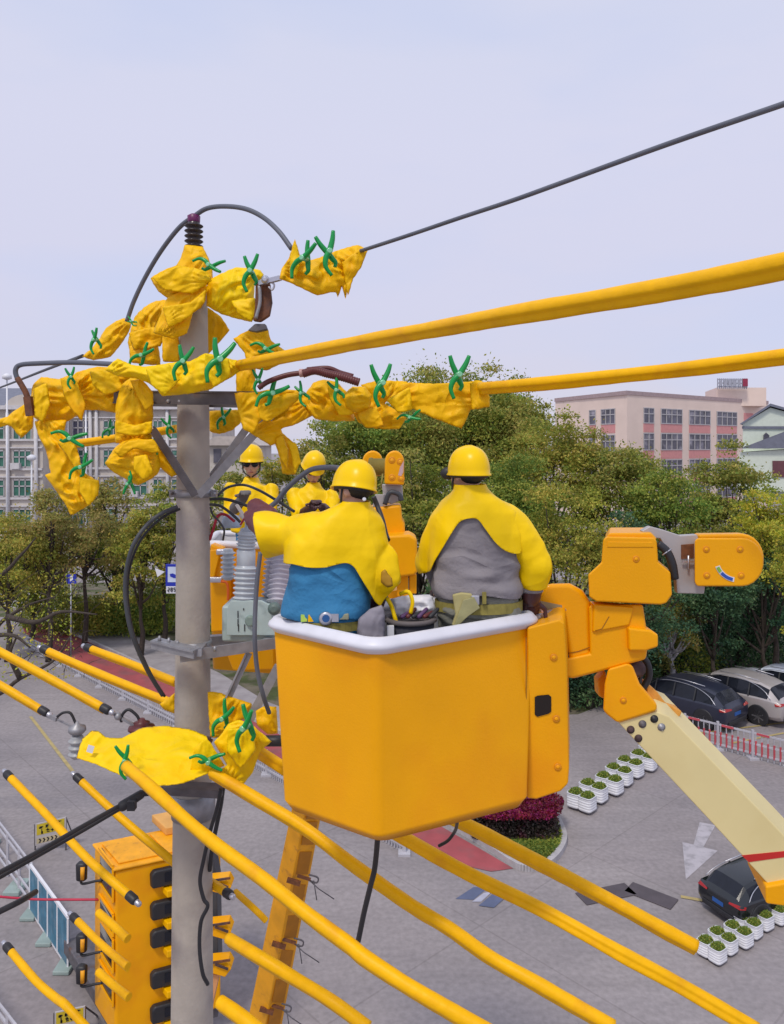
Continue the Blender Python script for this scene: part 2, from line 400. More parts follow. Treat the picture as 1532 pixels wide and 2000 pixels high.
# ------------------------------------------------------------------ ground and paths
def ground_mat():
    m = mat('concrete_yard', (.298, .266, .266), .85, var=.05, vscale=.25, bump=.004, bscale=6, col2=(.255, .23, .236), c2scale=.35, c2lo=.42, c2hi=.68)
    t = m.node_tree; n = t.nodes.new; l = t.links.new; p = t.nodes['Principled BSDF']
    src = p.inputs['Base Color'].links[0].from_socket
    tco = [q for q in t.nodes if q.type == 'TEX_COORD'][0]
    mp_ = n('ShaderNodeMapping'); mp_.inputs['Rotation'].default_value = (0, 0, R(47)); l(tco.outputs['Object'], mp_.inputs[0])
    br = n('ShaderNodeTexBrick'); l(mp_.outputs[0], br.inputs[0]); br.offset = 0
    br.inputs['Color1'].default_value = (1, 1, 1, 1); br.inputs['Color2'].default_value = (.96, .95, .96, 1); br.inputs['Mortar'].default_value = (.84, .83, .83, 1)
    br.inputs['Scale'].default_value = 1.0; br.inputs['Mortar Size'].default_value = .022; br.inputs['Brick Width'].default_value = 5.0; br.inputs['Row Height'].default_value = 3.9
    br.inputs['Mortar Smooth'].default_value = .4
    mx = n('ShaderNodeMixRGB'); mx.blend_type = 'MULTIPLY'; mx.inputs[0].default_value = 1
    l(src, mx.inputs[1]); l(br.outputs[0], mx.inputs[2])
    # fine speckle, tyre-worn streaks
    n3 = n('ShaderNodeTexNoise'); n3.inputs['Scale'].default_value = 9; n3.inputs['Detail'].default_value = 8; l(tco.outputs['Object'], n3.inputs[0])
    r3 = n('ShaderNodeMapRange'); r3.inputs[1].default_value = .3; r3.inputs[2].default_value = .7; r3.inputs[3].default_value = .86; r3.inputs[4].default_value = 1.12; l(n3.outputs[0], r3.inputs[0])
    mp2 = n('ShaderNodeMapping'); mp2.inputs['Rotation'].default_value = (0, 0, R(30)); mp2.inputs['Scale'].default_value = (.18, 1.4, 1); l(tco.outputs['Object'], mp2.inputs[0])
    n4 = n('ShaderNodeTexNoise'); n4.inputs['Scale'].default_value = 1.1; n4.inputs['Detail'].default_value = 6; n4.inputs['Distortion'].default_value = 1.0; l(mp2.outputs[0], n4.inputs[0])
    r4 = n('ShaderNodeMapRange'); r4.inputs[1].default_value = .35; r4.inputs[2].default_value = .65; r4.inputs[3].default_value = .92; r4.inputs[4].default_value = 1.05; l(n4.outputs[0], r4.inputs[0])
    mm = n('ShaderNodeMath'); mm.operation = 'MULTIPLY'; l(r3.outputs[0], mm.inputs[0]); l(r4.outputs[0], mm.inputs[1])
    my = n('ShaderNodeMixRGB'); my.blend_type = 'MULTIPLY'; my.inputs[0].default_value = 1; l(mx.outputs[0], my.inputs[1]); l(mm.outputs[0], my.inputs[2])
    l(my.outputs[0], p.inputs['Base Color']); return m
g = MB(); g.add([(-500, -60, 0), (500, -60, 0), (500, 900, 0), (-500, 900, 0)], [(0, 1, 2, 3)])
g.build('ground', ground_mat(), kind='structure')
def sheet(name, pts, m, z, **kw):
    b = MB(); b.add([Vector((p.x, p.y, z)) for p in pts], [tuple(range(len(pts)))]); return b.build(name, m, kind='structure', fixn=False, **kw)
def gl(pts): return [G(u, v) for u, v in pts]
M_redlane = mat('red_surfacing', (.36, .075, .085), .85, var=.12, vscale=2, bump=.002, bscale=60, col2=(.26, .085, .09), c2scale=1.2)
M_kerb = mat('kerb_concrete', (.42, .40, .41), .85, var=.12, vscale=6)
M_soil = mat('verge_soil', (.14, .12, .085), .95, var=.25, vscale=1.5, col2=(.06, .075, .02), c2lo=.45, c2hi=.6, c2scale=1.2, bump=.02, bscale=10)
M_paver = mat('pale_paving', (.34, .31, .32), .85, var=.14, vscale=3, col2=(.26, .23, .24), c2scale=1.5)
# far verge behind the red lane, pale footpath
sheet('verge', gl([(-900, 1190), (60, 1206), (150, 1248), (310, 1326), (470, 1400), (640, 1475), (760, 1500), (980, 1400), (1130, 1395), (1300, 1330), (2300, 1330), (2300, 1150), (900, 1130), (-900, 1150)]), M_soil, .004)
sheet('pavement', gl([(-60, 1160), (100, 1216), (165, 1243), (330, 1318), (520, 1398), (560, 1440), (600, 1400), (520, 1370), (430, 1315), (300, 1255), (150, 1200), (60, 1150)]), M_paver, .008)
sheet('cycle_path', gl([(38, 1204), (146, 1242), (310, 1318), (545, 1434), (850, 1608), (935, 1657), (1003, 1697), (960, 1703), (890, 1688), (802, 1641), (540, 1492), (320, 1370), (128, 1287), (48, 1236)]), M_redlane, .012)
def strip(name, pts, w_, h_, m, z0=0):
    b = MB(); q = [Vector((p.x, p.y, z0+h_/2)) for p in pts]
    for a_, b_ in zip(q, q[1:]): b.bar(a_, b_+(b_-a_).normalized()*.004, w_, h_)
    return b.build(name, m, kind='structure')
strip('kerb', gl([(38, 1202), (146, 1240), (310, 1316), (545, 1432), (700, 1520), (850, 1603)]), .12, .13, M_kerb)
# planting island with kerb
isl = [(850, 1598), (905, 1570), (1000, 1560), (1070, 1585), (1098, 1625), (1100, 1655), (1075, 1688), (1035, 1700), (1003, 1690), (940, 1648)]
ip = spline(gl(isl+isl[:1]), 6)[:-1]
M_turf = mat('turf_soil', (.045, .075, .012), .95, var=.35, vscale=3, col2=(.09, .085, .03), c2scale=2.5, bump=.03, bscale=14)
b = MB(); b.prism([Vector((p.x, p.y, .0)) for p in ip], (0, 0, .10)); b.build('planting_island', M_turf, kind='structure', fixn=True)
strip('island_kerb', ip+ip[:1], .14, .14, M_kerb)
# markings and patches on the yard
M_mark = mat('worn_road_marking', (.43, .40, .43), .8, var=.1, vscale=3, col2=(.32, .30, .32), c2lo=.5, c2hi=.65, c2scale=5)
sheet('road_marking', gl([(1367, 1606), (1398, 1612), (1374, 1655), (1402, 1662), (1340, 1718), (1333, 1645), (1355, 1650)]), M_mark, .006)
M_dark = mat('dark_rubber_strip', (.085, .07, .08), .7, var=.15)
def hump(name, a_, b_, w_, lab):
    b = MB(); b.bar(a_+Vector((0, 0, .012)), b_+Vector((0, 0, .012)), w_, .024)
    return b.build(name, M_dark, bevel=.006, label=lab, cat='speed hump')
hump('speed_hump', G(1135, 1757), G(1232, 1737), .45, 'dark rubber speed hump, left arm of the chevron on the grey yard')
hump('speed_hump', G(1228, 1733), G(1318, 1768), .45, 'dark rubber speed hump, right arm of the chevron on the grey yard')
M_bl = mat('faded_blue_paint', (.10, .12, .2), .8, var=.15); M_wl = mat('faded_white_paint', (.4, .4, .48), .8, var=.15)
for k, (q, m) in enumerate([([(925, 1733), (955, 1733), (925, 1758), (890, 1756)], M_bl), ([(945, 1745), (962, 1742), (940, 1762), (922, 1762)], M_wl), ([(965, 1745), (995, 1748), (965, 1774), (935, 1770)], M_bl)]):
    sheet('road_marking', gl(q), m, .006+.004*k)
# faint yellow parking lines
M_yl = mat('faded_yellow_line', (.42, .33, .14), .8, var=.2)
for a_, b_ in [((1320, 1438), (1532, 1412)), ((1430, 1452), (1532, 1432)), ((60, 1400), (160, 1530)), ((1330, 1752), (1375, 1760))]:
    q = G(*a_); r_ = G(*b_); d = (r_-q).normalized(); s_ = Vector((d.y, -d.x, 0))*.05
    sheet('road_marking', [q-s_, q+s_, r_+s_, r_-s_], M_yl, .014)

# ------------------------------------------------------------------ buildings
def facade(root, A, B, z0, z1, items, thick=.25):
    """items: (x0,x1,z0,z1, name, mat, proud) on wall A->B, x in metres along it"""
    d = (B-A); d.z = 0; ln = d.length; d.normalize(); nrm = Vector((d.y, -d.x, 0))
    if nrm.dot(Vector((0, -1, 0))) < 0: nrm = -nrm
    for it in items:
        x0, x1, a_, b_, nm, m, pr = it[:7]
        mb = MB(); c0 = A+d*x0; c1 = A+d*x1
        q = [Vector((c0.x, c0.y, a_)), Vector((c1.x, c1.y, a_)), Vector((c1.x, c1.y, b_)), Vector((c0.x, c0.y, b_))]
        mb.prism([p-nrm*.1 for p in q], nrm*(.1+pr))
        o = mb.build(nm, m, root, fixn=True)
        if nm == 'window' and len(it) > 7:
            fr = MB(); bars = it[7]
            for k in range(bars+1):
                xx = x0+(x1-x0)*k/bars; c = A+d*xx+nrm*(pr+.03)
                fr.box((c.x, c.y, (a_+b_)/2), (.1, .1, b_-a_+.1))
            for zz in (a_, a_+(b_-a_)*.62, b_):
                p0 = c0+nrm*(pr+.03); p1 = c1+nrm*(pr+.03)
                fr.bar((p0.x, p0.y, zz), (p1.x, p1.y, zz), .1, .12)
            fr.build('frame', it[8], o)
# pink building
M_pink = mat('peach_render', (.80, .64, .55), .85, var=.05, vscale=.4)
M_pinkp = mat('salmon_panel', (.66, .29, .28), .8, var=.08)
M_trim = mat('grey_pink_coping', (.4, .3, .3), .8)
M_bglass = mat('far_glass', (.10, .095, .125), .15, var=.5, vscale=.7, col2=(.3, .28, .32), c2lo=.55, c2hi=.7, c2scale=.6)
M_alum = mat('white_window_frame', (.46, .44, .45), .5)
C0 = P(1225, 763, 95); zr = C0.z
def onroof(u, v): Y = (zr-H)*F/(HZ-v); return P(u, v, Y)
C1 = onroof(1500, 783); C2 = onroof(1085, 778)
rt = thing('office_building', (C0.x, C0.y, 0), 'peach office building with salmon panels and flat roof rising behind the trees', 'building')
def wallprism(pts, z0, z1, nm, m, root):
    b = MB(); b.prism([Vector((p.x, p.y, z0)) for p in pts], (0, 0, z1-z0)); return b.build(nm, m, root, fixn=True)
C3 = C1+(C2-C0)
w_ = wallprism([C0, C1, C3, C2], 0, zr-.5, 'wall', M_pink, rt)
wallprism([C0+(C0-C3)*.006, C1+(C1-C2)*.004, C3+(C3-C0)*.006, C2+(C2-C1)*.004], zr-.5, zr, 'coping', M_trim, rt)
def xat(A, B, u):     # metres along wall A->B where the sight line u meets it
    d = (B-A); d.z = 0; L_ = d.length; d.normalize(); k = (u-CX)/F
    return (k*A.y-A.x)/(d.x-k*d.y)
def zat(A, B, x_, v): d = (B-A); d.z = 0; d.normalize(); Yw = (A+d*x_).y; return H-(v-HZ)*Yw/F
it = []
for (u0, u1, n_) in [(1257, 1277, 2), (1291, 1332, 4), (1346, 1387, 4), (1400, 1439, 4)]:
    x0 = xat(C0, C1, u0); x1 = xat(C0, C1, u1)
    for (zt, h_) in [(zr-2.0, 1.9), (zr-5.2, 2.1), (zr-8.6, 2.0), (zr-12, 2)]:
        it.append((x0, x1, zt-h_, zt, 'window', M_bglass, .02, n_, M_alum))
        it.append((x0, x1, zt-h_-1.15, zt-h_-.06, 'spandrel_panel', M_pinkp, .05))
x0 = xat(C0, C1, 1453); x1 = xat(C0, C1, 1471); it.append((x0, x1, zr-5, zr-2, 'spandrel_panel', M_pinkp, .05))
facade(rt, C0, C1, 0, zr, it)
it = []
for (u0, u1, n_) in [(1152, 1164, 1), (1175, 1202, 3)]:
    x0 = xat(C2, C0, u0); x1 = xat(C2, C0, u1)
    for (zt, h_) in [(zr-2.1, 1.9), (zr-5.4, 2.1), (zr-8.6, 2)]:
        it.append((x0, x1, zt-h_, zt, 'window', M_bglass, .02, n_, M_alum)); it.append((x0, x1, zt-h_-1.15, zt-h_-.06, 'spandrel_panel', M_pinkp, .05))
facade(rt, C2, C0, 0, zr, it)
a_ = P(1400, 800, 112); b_ = P(1497, 800, 112)
wallprism([a_, b_, b_+Vector((2, 9, 0)), a_+Vector((2, 9, 0))], zr-1, H+(HZ-757)*112/F, 'stair_tower', M_pink, rt)
b = MB()
for k in range(15): u = 1402+k*4; b.bar(P(u, 760, 111), P(u, 739, 111), .12, .12)
for v in (741, 748, 755): b.bar(P(1402, v, 111), P(1460, v+1, 111), .15, .15)
for k in range(6): b.box(P(1408+k*9, 748, 110.8), (.45, .1, .75))
sg = b.build('rooftop_sign', mat('grey_lattice', (.35, .36, .42), .6), None, label='grey lattice sign frame on the roof of the peach office building', cat='sign')
b = MB(); b.box(P(1456, 747, 110.7), (.7, .12, 1.1)); b.build('emblem', mat('crimson_emblem', (.3, .03, .07), .6), sg)
# mint gabled house on the far right
M_mint = mat('mint_render', (.66, .72, .62), .85, var=.05); M_slate = mat('slate_roof', (.17, .18, .23), .7, var=.1)
rt = thing('gabled_house', P(1500, 900, 78)*1.0, 'pale mint gabled house with slate roof at the right edge', 'house')
b = MB(); Y_ = 76
b.prism(px([(1451, 980), (1451, 828), (1505, 796), (1700, 850), (1700, 980)], Y_), (5.2, 10, 0)); b.build('wall', M_mint, rt, fixn=True)
b = MB(); b.prism(px([(1449, 829), (1505, 793), (1710, 850), (1710, 846), (1505, 788), (1445, 828)], Y_-.4), (5.6, 11, 0)); b.build('roof', M_slate, rt, fixn=True)
b = MB(); b.bar(P(1450, 835, Y_-.1), P(1620, 835, Y_-.1), .1, .25); b.build('string_course', M_slate, rt)
b = MB(); b.prism(px([(1492, 872), (1492, 850), (1497, 845), (1503, 850), (1503, 872)], Y_-.15), (0, .1, 0)); b.build('window', M_bglass, rt, fixn=True)
rt = thing('lean_to_building', P(1490, 900, 66), 'low pale green building with dark sloping roof in front of the mint house', 'building')
b = MB(); b.prism(px([(1440, 960), (1445, 884), (1620, 872), (1620, 960)], 68), (3.8, 8, 0)); b.build('wall', M_mint, rt, fixn=True)
b = MB(); b.prism(px([(1446, 876), (1535, 842), (1640, 834), (1640, 876)], 67.6), (3.4, 7, 0)); b.build('roof', M_slate, rt, fixn=True)
b = MB(); b.prism(px([(1510, 932), (1510, 900), (1560, 900), (1560, 932)], 67.9), (0, .2, 0)); b.build('window', mat('dark_red_shutter', (.14, .05, .06), .6), rt, fixn=True)

# beige apartments on the left
M_cream = mat('cream_render', (.56, .51, .46), .85, var=.08, vscale=.6, col2=(.48, .43, .39), c2scale=.8)
M_gglass = mat('green_glass', (.04, .15, .11), .15, var=.5, vscale=.9, col2=(.13, .24, .2), c2scale=.7, c2lo=.5, c2hi=.7)
M_dglass = mat('dark_bay_glass', (.10, .10, .15), .12, var=.4, vscale=.8)
M_facew = mat('facade_trim', (.58, .56, .57), .7, var=.1)
def apartments(uL, uR, Y_, vtop, cols, label, bays, roofv=None, rows=5):
    k = Y_/F; rt = thing('apartment_building', P((uL+uR)/2, 900, Y_), label, 'building')
    A = P(uL, 900, Y_); B = P(uR, 900, Y_); z1 = H+(HZ-vtop)*k
    b = MB(); b.prism([Vector((A.x, Y_, 0)), Vector((B.x, Y_, 0)), Vector((B.x, Y_+12, 0)), Vector((A.x, Y_+12, 0))], (0, 0, z1)); b.build('wall', M_cream, rt, fixn=True)
    fh = 57*k
    for r_ in range(rows):
        zt = z1-1.2-fh*r_
        for (u0, u1, kind, nb) in cols:
            x0 = (u0-uL)*k; x1 = (u1-uL)*k
            m = M_dglass if (kind == 'd' and r_ == 0) else M_gglass
            facade(rt, A, B, 0, 0, [(x0, x1, zt-32*k*(1.15 if r_ == 0 else 1), zt, 'window', m, .02, nb, M_alum)])
        b = MB(); b.box(((A.x+B.x)/2, Y_-.12, zt-36*k), (B.x-A.x-.02, .22, .22)); b.box(((A.x+B.x)/2, Y_-.10, zt+6*k), (B.x-A.x-.02, .18, .14)); b.build('string_course', M_facew, rt)
    for u in bays:
        b = MB(); b.tube([P(u, 900, Y_-.25)*1.0+Vector((0, 0, -9)), Vector((P(u, 0, Y_).x, Y_-.25, z1+.3))], .19, 8); b.build('downpipe', M_facew, rt)
    b = MB(); b.box(((A.x+B.x)/2, Y_+5.8, z1+.2), (B.x-A.x+.6, 12.8, .4)); b.build('parapet', M_facew, rt)
    if roofv:
        b = MB(); b.prism([Vector((A.x-1, Y_+1, z1+.4)), Vector((B.x+.5, Y_+1, z1+.4)), Vector((B.x-3, Y_+6, z1+2.6)), Vector((A.x-1, Y_+6, z1+2.6))], (0, .3, 0)); b.build('roof', M_slate, rt, fixn=True)
    for u, v in ((31, 910), (31, 1022), (150, 910), (262, 965)):
        if uL < u < uR: b = MB(); b.box(P(u, v, Y_-.35), (.9, .5, .6)); b.build('air_conditioner', M_facew, rt)
apartments(-420, 84, 78, 800, [(-330, -290, 'g', 2), (-250, -210, 'g', 2), (-150, -110, 'g', 2), (-70, -35, 'g', 2), (-12, 9, 'g', 2), (27, 62, 'g', 3)], 'cream apartment block with green glass at the far left edge', [-180, -90, 17, 72], 1)
apartments(86, 415, 84, 800, [(100, 122, 'g', 2), (143, 174, 'd', 3), (203, 232, 'g', 3), (262, 288, 'g', 2), (300, 318, 'g', 2), (336, 350, 'g', 1), (368, 400, 'g', 2)], 'cream apartment block with a dark bay window behind the wrapped crossarm', [92, 133, 178, 190, 245, 328], None)
# curved gable pediment
b = MB(); arc = [P(12, 800, 77.6)]+[P(50-42*math.cos(t), 800-30*math.sin(t), 77.6) for t in np.linspace(0, math.pi*.62, 10)]+[P(84, 775, 77.6), P(84, 800, 77.6)]
b.prism(arc, (0, .8, 0)); rp = b.build('curved_pediment', M_cream, None, fixn=True, label='curved cream gable wall on top of the far left apartment block', cat='gable')
rt = thing('pitched_roof_house', P(470, 900, 60), 'small cream house with shallow roof behind the pole braces', 'house')
b = MB(); b.prism(px([(400, 1000), (400, 868), (500, 868), (500, 1000)], 62), (0, 8, 0)); b.build('wall', M_cream, rt, fixn=True)
b = MB(); b.prism(px([(392, 870), (420, 852), (480, 852), (508, 870)], 61.5), (0, 9, 0)); b.build('roof', mat('pale_roof', (.5, .44, .4), .8), rt, fixn=True)
for u in (425, 450, 475):
    b = MB(); b.box(P(u, 890, 61.95), (.6, .15, 1.1)); b.build('window', M_bglass, rt)
# light poles standing before the apartments
for (u, vt, Y_, lab) in [(14, 742, 60, 'white street pole with round cap before the far left apartments'), (168, 800, 55, 'thin pale street pole between the two hanging yellow wraps'), (62, 900, 62, 'short pale post left of the hanging yellow wrap')]:
    b = MB(); t_ = P(u, vt, Y_); b.tube([Vector((t_.x, Y_, 0)), t_], [.09, .06], 8); pl = b.build('street_pole', M_white, label=lab, cat='pole')
    b = MB(); b.lathe(t_, (0, 0, 1), [(.1, 0), (.35, .1), (.35, .35), (.1, .5)], 10); b.build('cap', M_white, pl)

# ------------------------------------------------------------------ trees
def leaves(cent, size, rng):
    n_ = len(cent)
    a_ = rng.normal(size=(n_, 3)); a_ /= np.linalg.norm(a_, axis=1)[:, None]
    b_ = rng.normal(size=(n_, 3)); b_ -= (a_*b_).sum(1)[:, None]*a_; b_ /= np.linalg.norm(b_, axis=1)[:, None]
    s_ = size*rng.uniform(.6, 1.3, n_)[:, None]
    v = np.stack([cent-a_*s_, cent+b_*s_*.5, cent+a_*s_, cent-b_*s_*.5], 1).reshape(-1, 3)
    return v
def leafobj(name, v, m, parent, origin, **kw):
    n_ = len(v)//4; me = bpy.data.meshes.new(name); me.vertices.add(len(v)); me.vertices.foreach_set('co', (v-np.array(origin)).astype(np.float32).ravel())
    me.loops.add(n_*4); me.loops.foreach_set('vertex_index', np.arange(n_*4, dtype=np.int32))
    me.polygons.add(n_); me.polygons.foreach_set('loop_start', np.arange(0, n_*4, 4, dtype=np.int32)); me.polygons.foreach_set('loop_total', np.full(n_, 4, np.int32))
    me.update(calc_edges=True); me.materials.append(m)
    o = bpy.data.objects.new(name, me); COL.objects.link(o)
    if parent: o.parent = parent
    else: o.location = origin
    for k, q in kw.items(): o[k] = q
    return o
LM = {}
for nm, c1, c2 in [(n_, (p_[0]*1.7, p_[1]*1.78, p_[2]*2.5), (q_[0]*1.62, q_[1]*1.74, q_[2]*2.5)) for n_, p_, q_ in [('olive', (.19, .20, .02), (.27, .235, .03)), ('green', (.11, .16, .02), (.20, .215, .028)), ('dark', (.035, .085, .033), (.07, .115, .03)),
                   ('yellow', (.32, .31, .02), (.25, .24, .025)), ('russet', (.19, .18, .03), (.24, .19, .04)), ('mid', (.15, .185, .02), (.24, .21, .035))]]:
    LM[nm] = mat('leaf_'+nm, c1, .6, var=.38, vscale=.75, col2=c2, c2scale=.6, c2lo=.38, c2hi=.66, island=.35, trans=.38, spec=.3)
M_bark = mat('bark', (.06, .045, .035), .9, var=.3, vscale=12, bump=.01)
M_bark2 = mat('whitewashed_bark', (.45, .43, .45), .9, var=.3, vscale=12, bump=.01)
def tree(u, vtop, vbot, ru, Y_, kind, label, dens=1.0, ls=.085, seed=0, sparse=0.0, bark=None, base=None, name='leafy_tree', lean=0):
    rng = np.random.default_rng(seed+int(u)+int(Y_*10)); k = Y_/F
    zt = H+(HZ-vtop)*k; zb = max(.4, H+(HZ-vbot)*k); rx = ru*k; rz = (zt-zb)/2; ry = rx*.8
    c = Vector(((u-CX)*k, Y_, (zt+zb)/2)); bx = c.x+lean
    root = thing(name, (bx, Y_, 0), label, 'tree', 'trees around the yard'); o = np.array((bx, Y_, 0))
    nc = int(46*max(1, rx*rz/8))
    d = rng.normal(size=(nc, 3)); d /= np.linalg.norm(d, axis=1)[:, None]; d[:, 2] = np.where(rng.random(nc) < .55, np.abs(d[:, 2]), d[:, 2])
    rr = rng.uniform(.35, .9, nc)**.7
    cc = d*rr[:, None]*np.array([rx, ry, rz])*rng.uniform(.8, 1.04, nc)[:, None] + np.array(c)
    cr = rng.uniform(.14, .30, nc)*min(rx, rz, 3.6)
    pts = []
    for i in range(nc):
        n_ = int(640*dens*cr[i]**1.7*(.085/ls)**1.6*(1-sparse*rng.random()))+8
        q = rng.normal(size=(n_, 3)); q /= np.linalg.norm(q, axis=1)[:, None]
        q[:, 2] = np.where((q[:, 2] < 0) & (rng.random(n_) < .55), -q[:, 2], q[:, 2])
        rad = cr[i]*(rng.random(n_)**.45)*rng.uniform(.85, 1.15, n_)
        q = q*rad[:, None]*np.array([1.25, 1.15, .72]); pts.append(cc[i]+q)
        m_ = n_//9       # stray twigs that break the outline
        s_ = rng.normal(size=(m_, 3)); s_ /= np.linalg.norm(s_, axis=1)[:, None]; pts.append(cc[i]+s_*cr[i]*rng.uniform(1.0, 1.55, m_)[:, None])
    pts = np.concatenate(pts); pts = pts[pts[:, 2] > .15]
    leafobj('crown', leaves(pts, ls, rng), LM[kind], root, o)
    b = MB(); h0 = max(zb+rz*.3, 1.2)
    tr = [Vector((bx, Y_, 0)), Vector((bx+lean*-.2+.1, Y_, h0*.5)), Vector((c.x, Y_, h0)), Vector((c.x+.2, Y_+.1, c.z+rz*.4))]
    b.tube(spline(tr, 4), [.03+.12*(1-i/12.5) for i in range(13)], 8)
    for i in rng.choice(nc, min(nc, 14), replace=False):
        e_ = Vector(cc[i]); s_ = tr[2].lerp(tr[3], rng.random()*.6)-Vector((0, 0, .5*rng.random())); mid = s_.lerp(e_, .5)+Vector((0, 0, -.25))
        b.tube(spline([s_, mid, e_], 3), [.07-.009*i_ for i_ in range(7)], 6)
    b.build('trunk', bark or M_bark, root)
TR = [
 (880, 706, 1120, 215, 38, 'mid', 'tallest olive tree, its broad crown rising behind the raised right arm of blankets'),
 (705, 765, 1100, 120, 36, 'green', 'green tree crown filling the gap left of the tallest olive tree'),
 (985, 706, 1050, 100, 40, 'olive', 'olive tree peeking over the right shoulder of the tallest tree'),
 (1075, 772, 1150, 135, 34, 'olive', 'olive tree reaching up to the left end of the peach office building'),
 (1205, 832, 1180, 120, 33, 'mid', 'rounded tree in front of the corner of the peach office building'),
 (980, 860, 1300, 150, 30, 'green', 'green tree directly behind the helmet of the grey-shirted worker'),
 (815, 850, 1290, 120, 31, 'mid', 'olive tree behind the far winch head'),
 (620, 818, 1130, 90, 34, 'mid', 'tree behind the far worker who looks down'),
 (1100, 930, 1340, 130, 27.5, 'olive', 'leafy tree right behind the right shoulder of the grey-shirted worker'),
 (1300, 885, 1290, 110, 31, 'green', 'green tree below the windows of the peach office building'),
 (1245, 990, 1350, 110, 28, 'dark', 'dark green tree behind the boxy orange boom head'),
 (1425, 856, 1260, 110, 36, 'mid', 'broad olive tree in front of the low pale green building'),
 (1512, 888, 1260, 85, 31, 'yellow', 'yellow-green tree at the right edge of the yard'),
 (1392, 1065, 1340, 90, 30, 'dark', 'dark evergreen below the winch drum'),
 (1490, 1030, 1345, 110, 31, 'dark', 'dark evergreen at the right edge above the parked cars'),
 (1310, 1140, 1330, 70, 30.5, 'russet', 'thin russet tree with pale trunk beside the boom elbow'),
 (1580, 980, 1280, 90, 27, 'yellow', 'yellow-green tree cut by the right edge'),
 (1150, 1180, 1400, 90, 28, 'dark', 'dark bushy tree behind the orange boom joint'),
 (940, 1040, 1300, 140, 29, 'dark', 'shaded tree behind the two near workers'),
 (690, 960, 1240, 110, 31, 'green', 'green tree between the far bucket and its winch'),
 (15, 975, 1222, 112, 34, 'olive', 'olive tree at the left edge below the hanging yellow wraps'),
 (95, 940, 1190, 85, 34, 'russet', 'thin russet tree in front of the cream apartments'),
 (165, 985, 1150, 115, 36.5, 'russet', 'spreading tree with bare twigs left of the black cable loop'),
 (275, 985, 1232, 85, 35, 'olive', 'yellowing tree inside the black cable loop'),
 (320, 920, 1210, 75, 36, 'mid', 'feathery tree just left of the concrete pole'),
 (455, 870, 1215, 75, 36, 'mid', 'tree behind the far worker in sunglasses'),
 (545, 850, 1200, 85, 38, 'olive', 'tree between the two far workers'),
 (62, 1010, 1235, 100, 38, 'mid', 'low olive tree between the left edge and the spreading tree'),
 (225, 1015, 1180, 80, 39, 'green', 'rounded green tree behind the top of the black cable loop'),
 (1440, 1120, 1345, 100, 33, 'dark', 'dark evergreen filling the gap above the silver car'),
 (1330, 1060, 1330, 80, 33.5, 'green', 'shaded green tree behind the pale-trunked thin tree'),
 (1210, 1130, 1370, 80, 32, 'dark', 'dark evergreen seen between the boom joint and the hedge'),
 (220, 930, 1080, 60, 40, 'russet', 'distant thin tree under the ball-shaped yellow wrap'),
]
for i, t_ in enumerate(TR):
    dn = 1.0; lsz = .085*(t_[4]/32)
    if t_[5] == 'russet': dn = .8
    tree(*t_[:6], t_[6], dens=dn, ls=max(.055, lsz*.78), seed=i, sparse=.5 if t_[5] == 'russet' else .2, bark=M_bark2 if 'pale trunk' in t_[6] else None)
# shrubs
def shrub(cpos, rx, ry, rz, kind, label, n_=9000, ls=.05, seed=0, boxy=False, name='shrub', cat='shrub', flat=False):
    rng = np.random.default_rng(seed+77); root = thing(name, (cpos[0], cpos[1], 0), label, cat)
    d = rng.normal(size=(n_, 3)); d /= np.linalg.norm(d, axis=1)[:, None]
    if boxy: d = d/np.max(np.abs(d*np.array([.86, .86, 1.0])), axis=1)[:, None]*.8
    d[:, 2] = np.abs(d[:, 2])
    lump = np.array([noise.noise(Vector(q)*2.3+Vector((seed, 0, 0))) for q in d])
    r_ = (rng.random(n_)**.22)*(1+.28*lump*(0.2 if boxy else 1)); p_ = d*r_[:, None]*np.array([rx, ry, rz])+np.array((cpos[0], cpos[1], .12))
    leafobj('foliage', leaves(p_, ls, rng), LM[kind], root, (cpos[0], cpos[1], 0))
    b = MB(); b.tube([Vector((cpos[0], cpos[1], 0)), Vector((cpos[0], cpos[1], rz*.7))], [.05, .02], 6); b.build('stem', M_bark, root)
    return root
SH = [(130, 1238, 2.6, 1.5, 'mid', 'low shrub left of the spreading tree by the path'), (190, 1246, 2.0, 1.7, 'olive', 'rounded shrub on the verge above the red path'), (260, 1246, 2.2, 1.6, 'green', 'green shrub below the yellowing tree'),
      (320, 1240, 2.0, 2.4, 'green', 'upright shrub beside the pole under the blue sign'), (420, 1290, 1.6, 1.3, 'mid', 'small shrub right of the pole behind the bracket'),
      (20, 1150, 4, 1.5, 'green', 'low dark shrub at the far left edge'), (1120, 1390, 1.8, 2.6, 'dark', 'dark shrub against the bucket side cover'), (1180, 1350, 2.4, 2.2, 'dark', 'dark hedge clump under the orange boom joint'),
      (1290, 1330, 2.6, 2.1, 'green', 'low hedge behind the dark parked car'), (1390, 1325, 3, 3.9, 'dark', 'dark hedge clump behind the silver car'), (1500, 1322, 3, 3.9, 'dark', 'dark hedge clump behind the white car'), (1600, 1322, 3, 3.9, 'dark', 'dark hedge clump off the right edge')]
for i, (u, v, rr, hh, kd, lb) in enumerate(SH):
    q = G(u, v); q.y += rr*.6; q.x = (u-CX)*q.y/F; shrub(q, rr, rr*.7, hh, kd, lb, n_=6500, ls=.075, seed=i)
LM['magenta'] = mat('leaf_magenta', (.17, .002, .03), .6, var=.25, vscale=2, island=.3, trans=.2, col2=(.23, .005, .04))
LM['burg'] = mat('leaf_burgundy', (.03, .022, .018), .6, var=.35, vscale=2, island=.4, trans=.1, col2=(.06, .012, .02))
